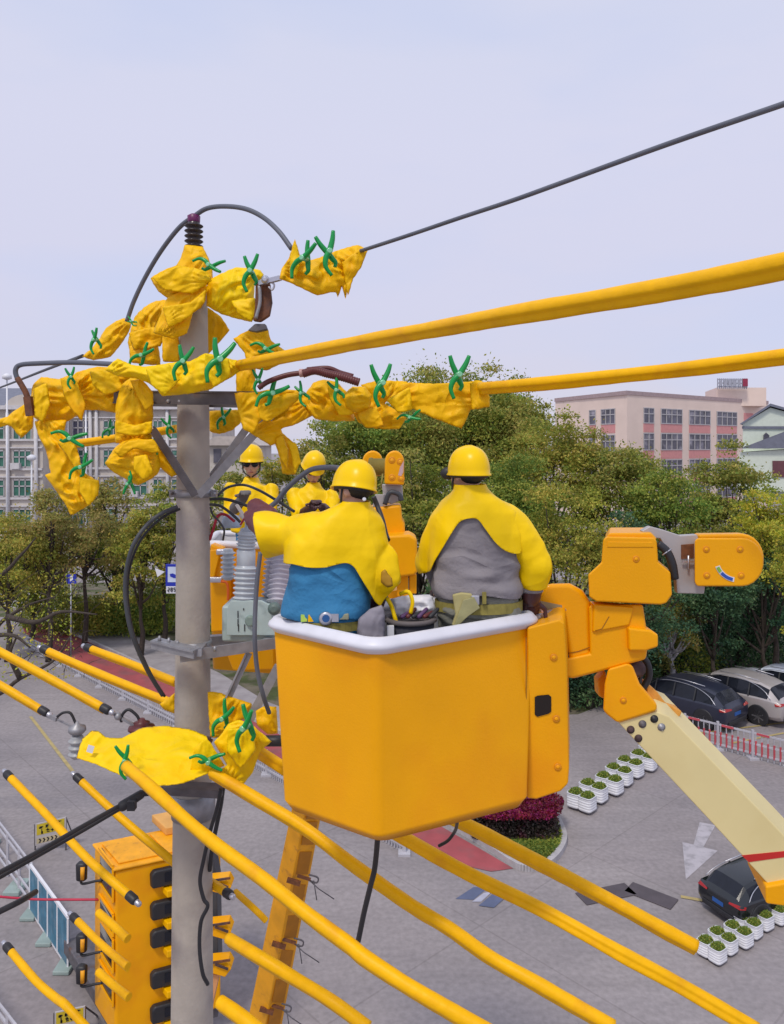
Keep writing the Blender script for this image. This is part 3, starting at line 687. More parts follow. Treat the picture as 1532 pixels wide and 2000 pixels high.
# loropetalum block: clipped magenta top over dark body
hc = G(1008, 1650); hc = Vector((hc.x, hc.y+.7, 0))
rt = shrub(hc, 1.15, .8, .62, 'burg', 'clipped hedge block with magenta top and dark foot on the kerbed island', n_=16000, ls=.035, seed=3, boxy=True, name='clipped_hedge', cat='hedge')
rng = np.random.default_rng(5); n_ = 15000; pp_ = rng.uniform(-1, 1, (n_, 3)); rr_ = np.hypot(pp_[:, 0], pp_[:, 1]); pp_ = pp_[rr_ < 1.0]
pp_ = pp_*np.array([1.28, .9, .06])+np.array((hc.x, hc.y, .70)); pp_[:, 2] += .05*np.sin(pp_[:, 0]*3+pp_[:, 1]*2)
leafobj('magenta_top', leaves(pp_, .035, rng), LM['magenta'], rt, (hc.x, hc.y, 0))
# grass on the island (stuff)
rng = np.random.default_rng(6); ipx = np.array([(p.x, p.y) for p in ip]); cen = ipx.mean(0)
q = rng.random((24000, 1))**.5; kx = rng.integers(0, len(ipx), 24000); fx = rng.random((24000, 1))
ed = ipx[kx]*(1-fx)+ipx[(kx+1) % len(ipx)]*fx; gp = cen+(ed-cen)*q*.96
gp = np.concatenate([gp, rng.uniform(.11, .16, (len(gp), 1))], 1)
leafobj('grass', leaves(gp, .03, rng), LM['green'], None, (0, 0, 0), kind='stuff')
# bare branches sweeping in from a tree just outside the left edge
rt = thing('bare_tree', (P(-330, 1400, 19).x, 19, 0), 'leafless tree whose dark branches reach in from the left edge', 'tree')
b = MB(); tx = P(-330, 1400, 19).x
b.tube(spline([Vector((tx, 19, 0)), Vector((tx+.1, 19, 3)), Vector((tx+.5, 19, 6))], 5), [.2-.012*i for i in range(11)], 8)
for br in [[(-330, 1290, 19), (-60, 1250, 18.8), (15, 1205, 18.5), (60, 1180, 18.4), (110, 1165, 18.2)], [(-300, 1420, 19), (-40, 1370, 18.5), (40, 1325, 18.2), (105, 1290, 18), (140, 1240, 17.9)],
           [(-310, 1250, 19), (-30, 1140, 18.7), (40, 1085, 18.6), (70, 1050, 18.5)], [(15, 1205, 18.5), (70, 1215, 18), (120, 1195, 18), (190, 1200, 17.8)],
           [(40, 1325, 18.2), (20, 1280, 18), (35, 1240, 18)], [(-60, 1250, 18.8), (20, 1240, 18), (60, 1265, 17.9)]]:
    s_ = spline(px(br), 5); n_ = len(s_); b.tube(s_, [.075*(1-.85*i/n_) for i in range(n_)], 7)
rng = random.Random(4)
for k in range(70):
    a_ = P(rng.uniform(0, 170), rng.uniform(1130, 1320), 18+rng.random()); d = Vector((rng.uniform(-.1, .6), rng.uniform(-.2, .2), rng.uniform(-.3, .6)))
    b.tube([a_, a_+d*.5+Vector((0, 0, .05)), a_+d], [.01, .007, .003], 5)
b.build('trunk', M_bark, rt)
rg = np.random.default_rng(3); q = np.array([P(rg.uniform(-20, 150), rg.uniform(1110, 1330), 18+rg.random()) for _ in range(700)])
leafobj('crown', leaves(q, .04, rg), LM['yellow'], rt, (tx, 19, 0))
# ------------------------------------------------------------------ concrete pole and its steelwork
rt = thing('utility_pole', (P(378, 0, 5.5).x, 5.5, 0), 'round grey concrete pole carrying the yellow-wrapped crossarm', 'utility pole')
k = 5.5/F
b = MB(); pr = []
for v, hw in [(560, 26), (700, 28.5), (800, 30.5), (970, 32), (1250, 33), (1400, 34.5), (1560, 37), (1800, 39), (2100, 41), (2950, 46), (3478, 50)]:
    pr.append((P(378-(v-800)*.002, v, 5.5), hw*k))
pr = pr[::-1]
b.tube([q[0] for q in pr], [q[1] for q in pr], 40); b.build('shaft', M_concrete, rt)
b = MB(); 
for v in (968, 1262): b.lathe(P(378, v, 5.5), (0, 0, 1), [(33.5*k, -.01), (35.5*k, -.01), (35.5*k, .045), (33.5*k, .045)], 36)
for s_ in (-1, 1): b.bar(P(378+s_*34, 964, 5.5), P(378+s_*46, 964, 5.5), .04, .05); b.lathe(P(378+s_*42, 964, 5.47), (0, -1, 0), [(.012, 0), (.012, .03), (.006, .04)], 6)
b.build('collar', M_steel, rt)
# U-section crossarm
rt2 = thing('steel_crossarm', P(386, 785, 5.4), 'grey steel crossarm bolted across the pole under the blankets', 'crossarm')
b = MB()
a_ = P(240, 778, 5.55); c_ = P(562, 782, 5.25)
for yo, in ((-.17,), (.17,)):
    o_ = Vector((0, yo, 0)); b.bar(a_+o_, c_+o_, .012, .085); b.bar(a_+o_+Vector((0, .02, .04)), c_+o_+Vector((0, .02, .04)), .06, .012); b.bar(a_+o_+Vector((0, .02, -.04)), c_+o_+Vector((0, .02, -.04)), .06, .01)
b.build('beam', M_dksteel, rt2)
for u in (330, 352, 405, 440): b = MB(); b.lathe(P(u, 784, 5.28), (0, -1, 0), [(.014, 0), (.014, .02), (.007, .028)], 6); b.build('bolt', M_steel, rt2)
# braces
def brace(a_, c_, m, lab, w_=.055): b = MB(); b.bar(a_, c_, .012, w_, up=(0, -.3, 1)); b.bar(a_+Vector((0, .022, .02)), c_+Vector((0, .022, .02)), .05, .01); return b.build('brace', m, label=lab, cat='brace')
brace(P(382, 968, 5.30), P(298, 838, 5.2), M_dksteel, 'dark steel brace rising left from the pole collar')
brace(P(388, 968, 5.30), P(545, 795, 5.1), M_steel, 'light steel brace rising right from the pole collar, front one')
brace(P(392, 962, 5.72), P(500, 812, 5.6), M_steel, 'steel brace rising right behind the front brace')
# equipment bracket platform at mid height
rt3 = thing('equipment_bracket', P(430, 1280, 5.3), 'steel channel bracket clamped to the pole under the switchgear', 'bracket')
b = MB()
b.bar(P(302, 1256, 5.22), P(385, 1276, 5.12), .07, .06); b.bar(P(302, 1250, 5.22), P(385, 1270, 5.12), .10, .012)
b.bar(P(352, 1283, 5.15), P(560, 1253, 5.45), .012, .075); b.bar(P(352, 1277, 5.18), P(560, 1247, 5.48), .07, .01)
b.bar(P(345, 1255, 5.78), P(580, 1240, 5.98), .07, .07)
b.bar(P(385, 1275, 5.12), P(405, 1252, 5.7), .06, .05); b.bar(P(520, 1256, 5.4), P(535, 1243, 5.9), .05, .05)
b.build('channel', M_steel, rt3)
b = MB(); b.bar(P(487, 1275, 5.4), P(447, 1362, 5.35), .045, .012, up=(0, 1, 0)); b.bar(P(482, 1275, 5.38), P(442, 1362, 5.33), .012, .045, up=(0, 1, 0)); b.build('strut', M_steel, rt3)
b = MB(); b.bar(P(545, 1300, 5.35), P(488, 1405, 5.3), .06, .012, up=(0, 1, 0)); b.build('strut', M_steel, rt3)
for u, v in ((312, 1252), (330, 1256), (347, 1261), (420, 1272)): b = MB(); b.lathe(P(u, v, 5.19), (0, 0, 1), [(.012, 0), (.012, .02), (.006, .035)], 6); b.build('bolt', M_steel, rt3)
# lower cross-arm below the big blanket; its band stands in for shade there
rt4 = thing('lower_pole_bracket', P(378, 1590, 5.4), 'dark steel cross-arm on the pole with a shade band under the big yellow sheet', 'clamp')
b = MB(); b.lathe(P(378, 1592, 5.5), (0, 0, 1), [(37.8*k, 0), (42*k, 0), (42*k, .17), (37.8*k, .17)], 36); b.build('band', M_steel, rt4)
b = MB(); b.bar(P(318, 1538, 5.25), P(436, 1545, 5.25), .12, .055); b.bar(P(318, 1536, 5.75), P(436, 1543, 5.75), .12, .055); b.build('cross_channel', M_dksteel, rt4, bevel=.004)
b = MB(); b.bar(P(405, 1478, 5.2), P(408, 1440, 5.2), .03, .03); b.lathe(P(408, 1475, 5.2), (0, 0, 1), [(.03, 0), (.03, .04), (.018, .08), (.03, .1)], 14); b.build('insulator_pin', M_rust, rt4)

# ------------------------------------------------------------------ post insulator on top
def insulator(name, base, axis, n_, r0, r1, pitch, m, lab, cap=None, parent=None, cat='insulator'):
    b = MB(); prof = [(r0*.8, -.01)]
    for i in range(n_):
        z = i*pitch; prof += [(r0, z), (r1*.92, z+pitch*.30), (r1, z+pitch*.45), (r1*.95, z+pitch*.58), (r0, z+pitch*.78)]
    prof += [(r0, n_*pitch), (r0*.8, n_*pitch+.015)]
    b.lathe(base, axis, prof, 28)
    if parent is not None: return b.build(name, m, parent)
    o = b.build(name, m, label=lab, cat=cat)
    if cap: c = MB(); c.lathe(Vector(base)+Vector(axis).normalized()*(n_*pitch), axis, [(r0*.9, 0), (r0*1.0, .01), (r0*1.05, .05), (r0*.5, .065)], 20); c.build('cap', cap, o)
    return o
insulator('post_insulator', P(379, 486, 5.45), (0, 0, 1), 5, .043, .066, .036, mat('dark_brown_glaze', (.04, .03, .03), .25, var=.2), 'ribbed dark insulator standing on top of the pole', mat('purple_cap', (.14, .01, .09), .4))

# ------------------------------------------------------------------ yellow insulating blankets
BL = [
 ('cone', [(361,478),(396,482),(407,503),(415,524),(416,548),(403,558),(366,586),(335,586),(310,570),(294,543),(325,525),(345,518),(355,500)], 5.38, .62, .016, 'yellow blanket cone flaring below the top insulator'),
 ('skirt', [(328,580),(403,552),(402,587),(393,602),(378,611),(372,630),(366,651),(339,662),(300,650),(305,634),(312,620)], 5.30, .30, .016, 'yellow skirt sheet hanging in front of the pole top'),
 ('strip', [(318,655),(349,652),(350,706),(318,706)], 5.42, .2, .006, 'narrow yellow strip hanging left of the pole under the skirt sheet'),
 ('flap', [(403,600),(430,617),(449,645),(413,686),(402,694)], 5.66, .12, .010, 'pointed yellow flap behind the right side of the pole top'),
 ('ball', [(404,560),(410,546),(434,533),(461,522),(495,524),(509,528),(515,536),(510,546),(498,553),(497,584),(502,611),(491,628),(468,624),(434,614),(404,597)], 5.35, .72, .022, 'round yellow bundle right of the pole top with one green clamp'),
 ('ball', [(250,668),(256,640),(264,618),(281,600),(305,587),(332,586),(330,610),(318,640),(318,662),(313,676),(285,680),(255,690)], 5.72, .75, .022, 'round yellow bundle left of the pole top'),
 ('neck', [(253,676),(308,672),(314,714),(256,708)], 5.62, .5, .014, 'gathered yellow neck below the left round bundle'),
 ('bundle', [(161,696),(180,680),(195,660),(207,641),(225,628),(244,621),(257,630),(252,648),(240,668),(217,697),(183,704)], 5.9, .75, .022, 'small yellow bundle where the thin far wire ends'),
 ('sleeve', [(205,722),(230,700),(257,712),(284,716),(352,706),(372,706),(400,690),(420,694),(447,700),(468,705),(474,712),(472,722),(454,736),(434,747),(413,760),(366,770),(318,774),(309,763),(290,748),(264,738),(230,735)], 5.05, .72, .020, 'long yellow sleeve wrapped along the crossarm in front of the pole'),
 ('ball', [(64,752),(81,736),(115,740),(134,733),(150,745),(163,775),(168,797),(152,812),(122,828),(85,826),(66,815),(60,780)], 5.5, .78, .026, 'left end bundle of the crossarm, large and round'),
 ('bundle', [(140,738),(150,727),(190,716),(227,718),(262,724),(275,742),(251,750),(236,772),(229,806),(190,801),(163,801),(152,770)], 5.45, .62, .026, 'broad yellow bundle between the left end bundle and the hanging column'),
 ('tail', [(5,826),(20,808),(51,788),(66,812),(64,835),(42,856),(22,833)], 5.55, .45, .016, 'small pointed yellow tail at the far left of the crossarm'),
 ('tail', [(68,822),(130,820),(126,846),(146,859),(153,905),(161,920),(180,932),(192,941),(190,967),(177,985),(146,1004),(138,1006),(130,988),(112,962),(88,928),(99,923),(90,880),(75,850)], 5.4, .52, .022, 'long yellow tail hanging lowest on the left, ending in a point'),
 ('column', [(237,752),(255,738),(275,742),(298,768),(300,814),(292,840),(298,864),(226,866),(225,830),(227,787)], 5.25, .85, .024, 'hanging yellow column wrapped round an insulator left of the pole'),
 ('ball', [(205,905),(226,873),(240,862),(270,855),(294,860),(309,880),(314,912),(307,928),(286,941),(268,948),(244,935),(221,922)], 5.2, .8, .022, 'knotted yellow ball at the bottom of the hanging column'),
 ('flap', [(285,860),(300,858),(325,878),(342,896),(348,925),(335,932),(312,912),(300,890)], 5.3, .5, .012, 'yellow ear pointing right from the knotted ball'),
 ('wrap', [(456,662),(485,645),(522,640),(530,665),(558,685),(545,712),(520,724),(485,715),(478,690)], 5.3, .4, .020, 'yellow wrap below the rusty strain clamp'),
 ('strip', [(462,722),(500,715),(496,768),(462,766)], 5.4, .3, .014, 'yellow strip hanging below the start of the thick conductor cover'),
 ('sheet', [(458,768),(500,766),(529,760),(584,762),(592,772),(572,786),(537,801),(509,821),(494,847),(474,836)], 5.0, .16, .014, 'flat yellow sheet draped over the right crossarm end'),
 ('drape', [(560,786),(599,768),(613,810),(580,828),(550,838),(556,860),(529,870),(500,853),(478,838),(505,815),(530,800)], 5.15, .3, .020, 'shaded yellow drape below the right crossarm end'),
 ('tail', [(533,852),(552,846),(578,868),(587,899),(577,927),(552,925),(546,892)], 5.2, .5, .020, 'folded yellow tail hanging above the far worker who looks down'),
 ('puff', [(588,785),(599,765),(613,747),(631,741),(656,745),(682,770),(692,809),(693,822),(654,823),(615,818),(599,797)], 5.12, .62, .022, 'puffed yellow bundle below the maroon tube'),
 ('knot', [(670,772),(689,755),(713,755),(727,772),(722,797),(697,807),(676,795)], 4.98, .8, .020, 'small yellow knot in the middle of the right arm of blankets'),
 ('wrap', [(705,752),(738,743),(795,745),(797,758),(772,772),(752,788),(795,813),(780,838),(733,838),(700,825),(690,806),(712,796),(724,775)], 5.08, .36, .022, 'yellow wrap hanging low between the knot and the broad sheet'),
 ('sheet', [(788,747),(850,749),(920,745),(938,743),(942,770),(956,774),(956,794),(920,800),(902,837),(850,818),(803,797),(785,770),(756,782),(770,765)], 5.0, .14, .012, 'broad yellow sheet draped at the right end of the arm of blankets'),
 ('cap', [(547,545),(550,525),(564,506),(576,467),(588,502),(603,509),(637,499),(658,489),(698,478),(716,487),(712,505),(702,518),(688,516),(684,550),(675,584),(668,560),(661,581),(655,570),(620,577),(583,560),(566,552)], 4.9, .5, .022, 'torn-edged yellow wrap around the dead end of the black cable'),
 ('wrap', [(408,803),(470,800),(474,822),(455,840),(430,848),(410,842)], 5.9, .4, .018, 'dull yellow wrap behind the pole under the crossarm'),
 ('sheet', [(150,1480),(161,1443),(179,1427),(194,1428),(208,1440),(238,1441),(278,1421),(322,1417),(370,1424),(404,1438),(402,1476),(440,1494),(402,1513),(355,1531),(311,1535),(256,1518),(234,1514),(183,1491)], 4.95, .045, .011, 'big flat yellow sheet spread left of the pole at its lower crossing'),
 ('wrap', [(418,1450),(431,1436),(446,1414),(468,1405),(497,1419),(530,1448),(508,1469),(494,1509),(471,1536),(439,1532),(420,1509),(443,1494)], 4.9, .34, .018, 'yellow wrap right of the pole where the lower covers begin'),
 ('wrap', [(406,1352),(431,1353),(461,1364),(492,1374),(488,1399),(468,1409),(442,1438),(411,1440)], 5.35, .4, .020, 'crumpled yellow wrap right of the pole behind the lower clamps'),
 ('wrap', [(500,1388),(516,1380),(540,1380),(543,1432),(523,1434),(502,1416)], 5.2, .5, .018, 'small yellow wrap squeezed against the bucket side'),
 ('wrap', [(312,1376),(342,1354),(345,1394),(322,1387)], 5.6, .5, .014, 'small yellow wrap left of the pole at the end of a thin cover'),
]
BO = {}
for i, (nm, poly, Y_, fat, wr_, lab) in enumerate(BL):
    big = lab.startswith(('big flat', 'yellow wrap right', 'long yellow sleeve', 'round yellow bundle right'))
    b = puff(poly, Y_, fat*.82, wr_*.9, wscale=6.5 if fat > .3 else 4.2, seed=i, step=3.1, tilt=(0, -.0042) if lab.startswith('big flat') else (0, 0))
    BO[lab] = o = b.build('insulating_blanket', M_blanket2 if big else M_blanket, label=lab, cat='blanket', group='yellow insulating blankets')
M_blanketm = mat('blanket_rubber_mid', (.93, .55, .0), .5, var=.08, vscale=6, bump=.005, bscale=22, spec=.22, ridge=(5.0, .012, (1, 1, .6), 10))
FL = [('torn-edged', [(668,512),(700,487),(718,490),(706,522),(690,545),(680,578),(672,540)], 4.86, 0), ('torn-edged', [(566,500),(576,470),(588,505),(580,540),(566,535)], 4.84, 1),
 ('hanging yellow column', [(255,744),(276,740),(299,766),(300,790),(284,802),(268,772)], 5.12, 0), ('hanging yellow column', [(228,822),(262,830),(298,822),(296,846),(262,852),(228,846)], 5.10, 1),
 ('left end bundle', [(118,738),(150,744),(168,790),(160,822),(140,800),(124,770)], 5.32, 0), ('left end bundle', [(66,760),(92,748),(98,792),(84,826),(68,812)], 5.34, 1),
 ('knotted yellow ball', [(222,880),(254,860),(300,858),(314,882),(298,886),(262,876),(236,894)], 5.07, 0), ('knotted yellow ball', [(262,892),(288,888),(300,925),(280,938),(262,918)], 5.05, 1),
 ('long yellow tail', [(112,864),(146,858),(162,918),(176,938),(152,924),(132,892)], 5.30, 0), ('long yellow tail', [(156,932),(194,938),(192,968),(172,988),(156,962)], 5.30, 1),
 ('flat yellow sheet draped', [(505,792),(560,768),(594,770),(560,802),(524,824),(508,818)], 4.95, 0), ('low between the knot', [], 0, 0),
 ('yellow wrap hanging low', [(698,792),(736,798),(750,832),(715,836),(700,818)], 5.0, 0), ('broad yellow sheet', [(756,782),(800,756),(806,800),(778,806)], 4.93, 1), ('broad yellow sheet', [(918,748),(942,744),(957,776),(955,795),(922,800)], 4.93, 0),
 ('folded yellow tail', [(538,858),(552,848),(564,880),(562,918),(550,902)], 5.12, 0), ('folded yellow tail', [(562,860),(580,868),(588,902),(576,924),(570,890)], 5.10, 1),
 ('blanket cone', [(298,542),(345,518),(402,528),(414,548),(376,574),(322,566)], 5.24, 1), ('yellow skirt', [(318,600),(372,590),(402,566),(400,590),(366,622),(330,640)], 5.22, 1),
 ('round yellow bundle right', [(452,588),(498,582),(503,611),(491,629),(466,614)], 5.18, 0), ('round yellow bundle left', [(252,650),(300,638),(322,652),(314,676),(262,684)], 5.55, 0),
 ('broad yellow bundle', [(176,726),(224,720),(240,760),(206,772),(182,752)], 5.28, 1), ('long yellow sleeve', [(286,720),(330,712),(352,742),(322,772),(296,752)], 4.93, 1), ('long yellow sleeve', [(402,690),(446,700),(452,734),(418,756),(400,724)], 4.93, 0),
 ('big flat', [(404,1440),(438,1494),(400,1512),(372,1504),(380,1462)], 4.80, 1), ('yellow wrap right', [(446,1424),(494,1420),(500,1466),(470,1500),(444,1470)], 4.80, 1), ('puffed yellow', [(640,744),(682,768),(692,808),(664,812),(644,780)], 5.0, 1)]
for k_, (key, poly, Y_, lt) in enumerate(FL):
    if not poly: continue
    par = [o_ for l_, o_ in BO.items() if key in l_][0]
    fb = puff(poly, Y_, .10, .011, 5.5, 50+k_, 3.1); fb.build('loose_flap', M_blanket2 if key in ('big flat', 'yellow wrap right', 'long yellow sleeve', 'round yellow bundle right') else (M_blanketm if lt else M_blanket), par)
b = MB()
b.box(P(177, 1463, 4.88), (.04, .004, .045), Matrix.Rotation(.3, 3, 'Y')); b.build('blanket_label', M_white, label='small white label stuck on the big flat yellow sheet', cat='label')

# ------------------------------------------------------------------ green clamps
proto = thing('spring_clamp', (0, 0, 0), 'x', 'clamp', 'green plastic spring clamps'); WO[proto.name] = Vector((0, 0, 0))
def arm(sgn, off):
    b = MB(); s_ = spline([Vector((sgn*-.20, off, .44)), Vector((sgn*-.13, off, .24)), Vector((0, off, 0)), Vector((.07 if sgn > 0 else -.12, off, -.14)), Vector((.12 if sgn > 0 else -.17, off, -.24 if sgn > 0 else -.34)), Vector((.08 if sgn > 0 else -.08, off, -.34 if sgn > 0 else -.56))], 5)
    n_ = len(s_); b.tube(s_, [(.044)+.026*math.sin(math.pi*min(1, i/n_*1.15)) for i in range(n_)], 8); return b
arm(1, .16).build('jaw_arm', M_green, proto); arm(-1, -.08).build('jaw_arm', M_green, proto)
b = MB(); b.lathe((0, -.16, 0), (0, 1, 0), [(.05, 0), (.07, .02), (.07, .28), (.05, .30)], 12); b.build('pivot_spring', mat('clamp_spring', (.25, .6, .35), .3, .3), proto)
CL = [(595,505,4.72,25,80,'green clamp nearest the pole on the torn-edged wrap'),(643,492,4.68,-14,84,'green clamp standing tall in the middle of the torn-edged wrap'),
 (490,530,5.1,0,74,'green clamp on the round bundle right of the pole top'),(410,518,5.15,97,62,'green clamp lying flat on the cone under the top insulator'),
 (428,702,4.83,18,92,'large green clamp on the right end of the long sleeve'),(358,706,4.85,12,72,'green clamp on the long sleeve in front of the pole'),
 (278,694,5.3,40,58,'green clamp on the long sleeve below the left round bundle'),(186,664,5.7,-8,50,'small green clamp on the bundle at the thin far wire'),
 (139,736,5.25,-8,42,'small green clamp between the two left bundles'),(138,856,5.15,97,64,'green clamp gripping the neck of the long hanging tail'),
 (160,912,5.15,35,58,'green clamp slanting on the lower part of the long hanging tail'),(252,945,5.1,182,46,'green clamp upside down under the knotted ball'),
 (745,748,4.86,0,84,'green clamp upright beside the knot on the right arm'),(896,732,4.86,4,86,'green clamp upright near the right end of the broad sheet'),
 (658,762,4.84,-25,56,'green clamp just below the right end of the maroon tube'),(590,768,4.9,-30,50,'green clamp below the middle of the maroon tube'),
 (532,768,4.85,42,74,'slanting green clamp at the left start of the maroon tube'),(505,742,4.9,-5,50,'green clamp under the start of the thick conductor cover'),
 (520,681,5.1,94,56,'green clamp across the wrap below the rusty strain clamp'),(802,815,4.95,75,48,'green clamp peeping under the low wrap beside the broad sheet'),
 (244,1484,4.72,-12,64,'green clamp at the left front corner of the big flat sheet'),(408,1487,4.72,96,66,'green clamp lying on the right rim of the big flat sheet'),
 (437,1402,5.1,20,70,'green clamp on the crumpled wrap behind the lower wraps'),(480,1420,4.66,2,86,'green clamp on top of the right lower wrap'),
 (330,832,5.7,-20,44,'green clamp on the thin back cover left of the pole'),(298,876,5.15,-15,40,'green clamp behind the ear of the knotted ball'),(258,628,5.6,-60,26,'tiny green clamp tip above the small bundle'),
 (215,838,5.5,30,40,'green clamp hidden left of the hanging column'), (437,815,5.75,15,46,'green clamp on the dull wrap behind the pole')]
for i, (u, v, Y_, ang, L_, lab) in enumerate(CL):
    q = P(u, v, Y_); s_ = L_*Y_/F*1.0
    o = proto if i == 0 else dup(proto, q)
    o.location = q; o.rotation_euler = (0, R(ang), R(((i*37) % 50)-25)); o.scale = (s_, s_, s_); o['label'] = lab

# ------------------------------------------------------------------ conductor covers (rigid yellow tubes)
def lip(th):   # round tube with a closed seam lip underneath
    d = abs((th+math.pi/2+math.pi) % (2*math.pi)-math.pi)
    return 1+.50*math.exp(-(d/.34)**2)-.20*math.exp(-((d-.74)/.20)**2)
def cover(pts, dia, lab, cap0=False, cap1=False, seam=True, wob=.0, seed=0, m=None):
    if max(p[0] for p in pts) < 360 and dia > .055: dia *= .88
    s_ = spline(px(pts), 14)
    if wob: s_ = [p+Vector((noise.noise(p*1.3+Vector((seed, 0, 0))), 0, noise.noise(p*1.3+Vector((0, seed, 5)))))*wob for p in s_]
    rs = [dia/2*(1+.09*noise.noise(p*3.3+Vector((seed, 2, 1)))+.03*noise.noise(p*14)) for p in s_]
    b = MB(); b.tube(s_, rs, 26, prof=lip if seam else None)
    o = b.build('conductor_cover', m or M_hose, label=lab, cat='cable cover', group='yellow conductor covers')
    for fl, i0, i1 in ((cap0, 0, 1), (cap1, -1, -2)):
        if fl:
            a_ = s_[i0]; d = (s_[i1]-a_).normalized(); c = MB(); c.lathe(a_-d*.05, d, [(dia*.42, 0), (dia*.52, .01), (dia*.55, .02), (dia*.55, .07), (dia*.50, .08)], 20); c.build('end_ring', M_black, o)
            c = MB(); c.lathe(a_-d*.09, d, [(dia*.2, 0), (dia*.34, .01), (dia*.36, .04), (dia*.25, .05)], 14); c.build('end_plug', M_ltsteel, o)
    return o
cover([(468,712,5.0),(560,694,4.5),(700,667,3.95),(850,640,3.45),(1000,612,3.0),(1150,587,2.68),(1300,561,2.4),(1440,534,2.18),(1620,496,1.95)], .063, 'thickest yellow cover, sweeping up past the sky to the right edge')
cover([(938,757,4.9),(1060,747,4.6),(1200,733,4.3),(1350,717,4.0),(1532,694,3.65),(1640,680,3.5)], .068, 'straight yellow cover running right from the broad sheet')
cover([(-40,836,5.6),(10,822,5.6),(40,814,5.6)], .05, 'short yellow cover stub at the far left behind the pointed tail', m=M_blanket)
cover([(130,868,6.3),(230,854,6.2),(345,836,6.1)], .062, 'thin yellow cover passing behind the hanging column and the pole')
cover([(-60,1240,6.2),(60,1304,6.0),(205,1384,5.8)], .068, 'upper of the two yellow covers entering from the left edge', cap1=True)
cover([(-60,1304,6.2),(0,1337,6.1),(84,1388,6.0)], .066, 'lower of the two yellow covers entering from the left edge', cap1=True)
cover([(90,1270,6.4),(200,1318,6.2),(338,1374,5.9)], .07, 'yellow cover with dark end ring, longest above the red path', cap0=True)
cover([(175,1266,6.6),(250,1294,6.4),(345,1332,6.1)], .07, 'short yellow cover beside the black cable, highest above the red path', cap0=True)
cover([(18,1516,5.8),(90,1590,5.5),(170,1676,5.2),(256,1752,5.0)], .062, 'yellow cover crossing the small warning sign', cap0=True, cap1=True)
cover([(155,1522,5.9),(240,1600,5.7),(345,1688,5.5)], .062, 'yellow cover crossing the truck roof', cap0=True)
cover([(148,1795,5.6),(200,1846,5.4),(250,1888,5.2)], .058, 'short yellow cover beside the middle truck mirror', cap0=True)
cover([(192,1782,5.5),(222,1808,5.4),(250,1834,5.3)], .062, 'stubby yellow cover over the second truck window', seam=False)
cover([(192,1898,5.5),(222,1924,5.4),(252,1948,5.3)], .062, 'stubby yellow cover over the lowest truck window', seam=False)
cover([(18,1854,5.4),(70,1915,5.2),(110,1950,5.1),(130,1965,5.0),(190,2030,4.9)], .06, 'bent yellow cover in the lower left corner', cap0=True)
cover([(245,1497,4.66),(310,1552,4.4),(420,1645,4.1),(520,1722,3.9),(600,1785,3.75),(680,1845,3.65),(712,1872,3.6),(800,1930,3.5),(940,2010,3.4),(1000,2040,3.35)], .066, 'long yellow cover running from the big flat sheet down past the pole', wob=.022, seed=1)
cover([(415,1508,4.75),(500,1558,4.6),(600,1618,4.45),(700,1695,4.3),(800,1765,4.15),(880,1812,4.05),(960,1868,4.0),(1060,1925,3.9),(1200,2008,3.8)], .066, 'long yellow cover passing just under the near corner of the bucket', wob=.02, seed=2)
cover([(480,1448,4.9),(545,1488,5.2),(700,1585,5.0),(800,1642,4.8),(920,1706,4.6),(1050,1772,4.5),(1200,1855,4.35),(1330,1925,4.3),(1480,2012,4.2)], .068, 'long yellow cover emerging from behind the bucket bottom', wob=.018, seed=3)
cover([(860,1585,5.2),(925,1616,5.1),(1050,1682,4.9),(1150,1736,4.8),(1250,1788,4.7),(1364,1848,4.6)], .078, 'yellow cover that ends in mid air above the yard', wob=.014, seed=4)
cover([(447,1832,4.9),(500,1862,4.7),(560,1898,4.6),(640,1950,4.4),(720,2010,4.3)], .07, 'lower yellow cover starting beside the truck bracket', wob=.016, seed=5)
cover([(430,1957,4.3),(470,1985,4.2),(520,2025,4.1)], .075, 'short thick yellow cover at the bottom edge right of the pole')
cover([(410,1722,5.6),(445,1745,5.4)], .06, 'short yellow cover stub right of the pole', cap1=True, seam=False)
cover([(460,1742,5.7),(500,1778,5.5),(520,1798,5.5)], .045, 'thin tapered yellow cover in front of the slanting boom', seam=False)

# ------------------------------------------------------------------ cables
def cable(pts, dia, m, lab, name='power_cable', parts=None, n=12, k=10):
    b = MB(); b.tube(spline(px(pts), k), dia/2, n); return b.build(name, m, label=lab, cat='cable')
cable([(705,490,4.85),(800,459,4.5),(900,425,4.2),(1000,392,3.9),(1100,356,3.65),(1300,283,3.25),(1532,203,2.85),(1600,180,2.75)], .0235, M_dkgreycable, 'dark grey conductor running up across the sky to the right edge')
cable([(248,628,5.75),(262,588,5.72),(285,540,5.68),(315,490,5.6),(350,445,5.52),(380,422,5.45),(405,407,5.4),(440,403,5.3),(480,408,5.2),(515,425,5.1),(545,452,5.0),(570,486,4.95)], .033, M_dkgreycable, 'black cable arching over the top insulator')
cable([(232,712,5.1),(150,708,5.25),(70,710,5.35),(40,713,5.4),(31,722,5.4),(34,738,5.4),(50,765,5.4),(60,792,5.4)], .034, M_dkgreycable, 'dark cable bent down at the left end of the crossarm')
cable([(162,695,6.0),(90,722,8.0),(0,757,12),(-80,785,16)], .028, M_cable, 'thin far wire running to the left edge below the sky')
cable([(-60,1735,4.2),(60,1672,4.6),(160,1615,4.9),(230,1576,5.1),(262,1560,5.2)], .029, M_black, 'upper thick black cable slanting up to the pole from the left edge')
cable([(-60,1748,4.25),(60,1680,4.65),(160,1624,4.95),(225,1586,5.15),(262,1566,5.25)], .022, M_black, 'thin black cable strapped under the thick slanting one')
cable([(-40,1800,4.4),(0,1780,4.5),(40,1760,4.6),(70,1742,4.8)], .035, M_black, 'short black cable at the left edge above the truck')
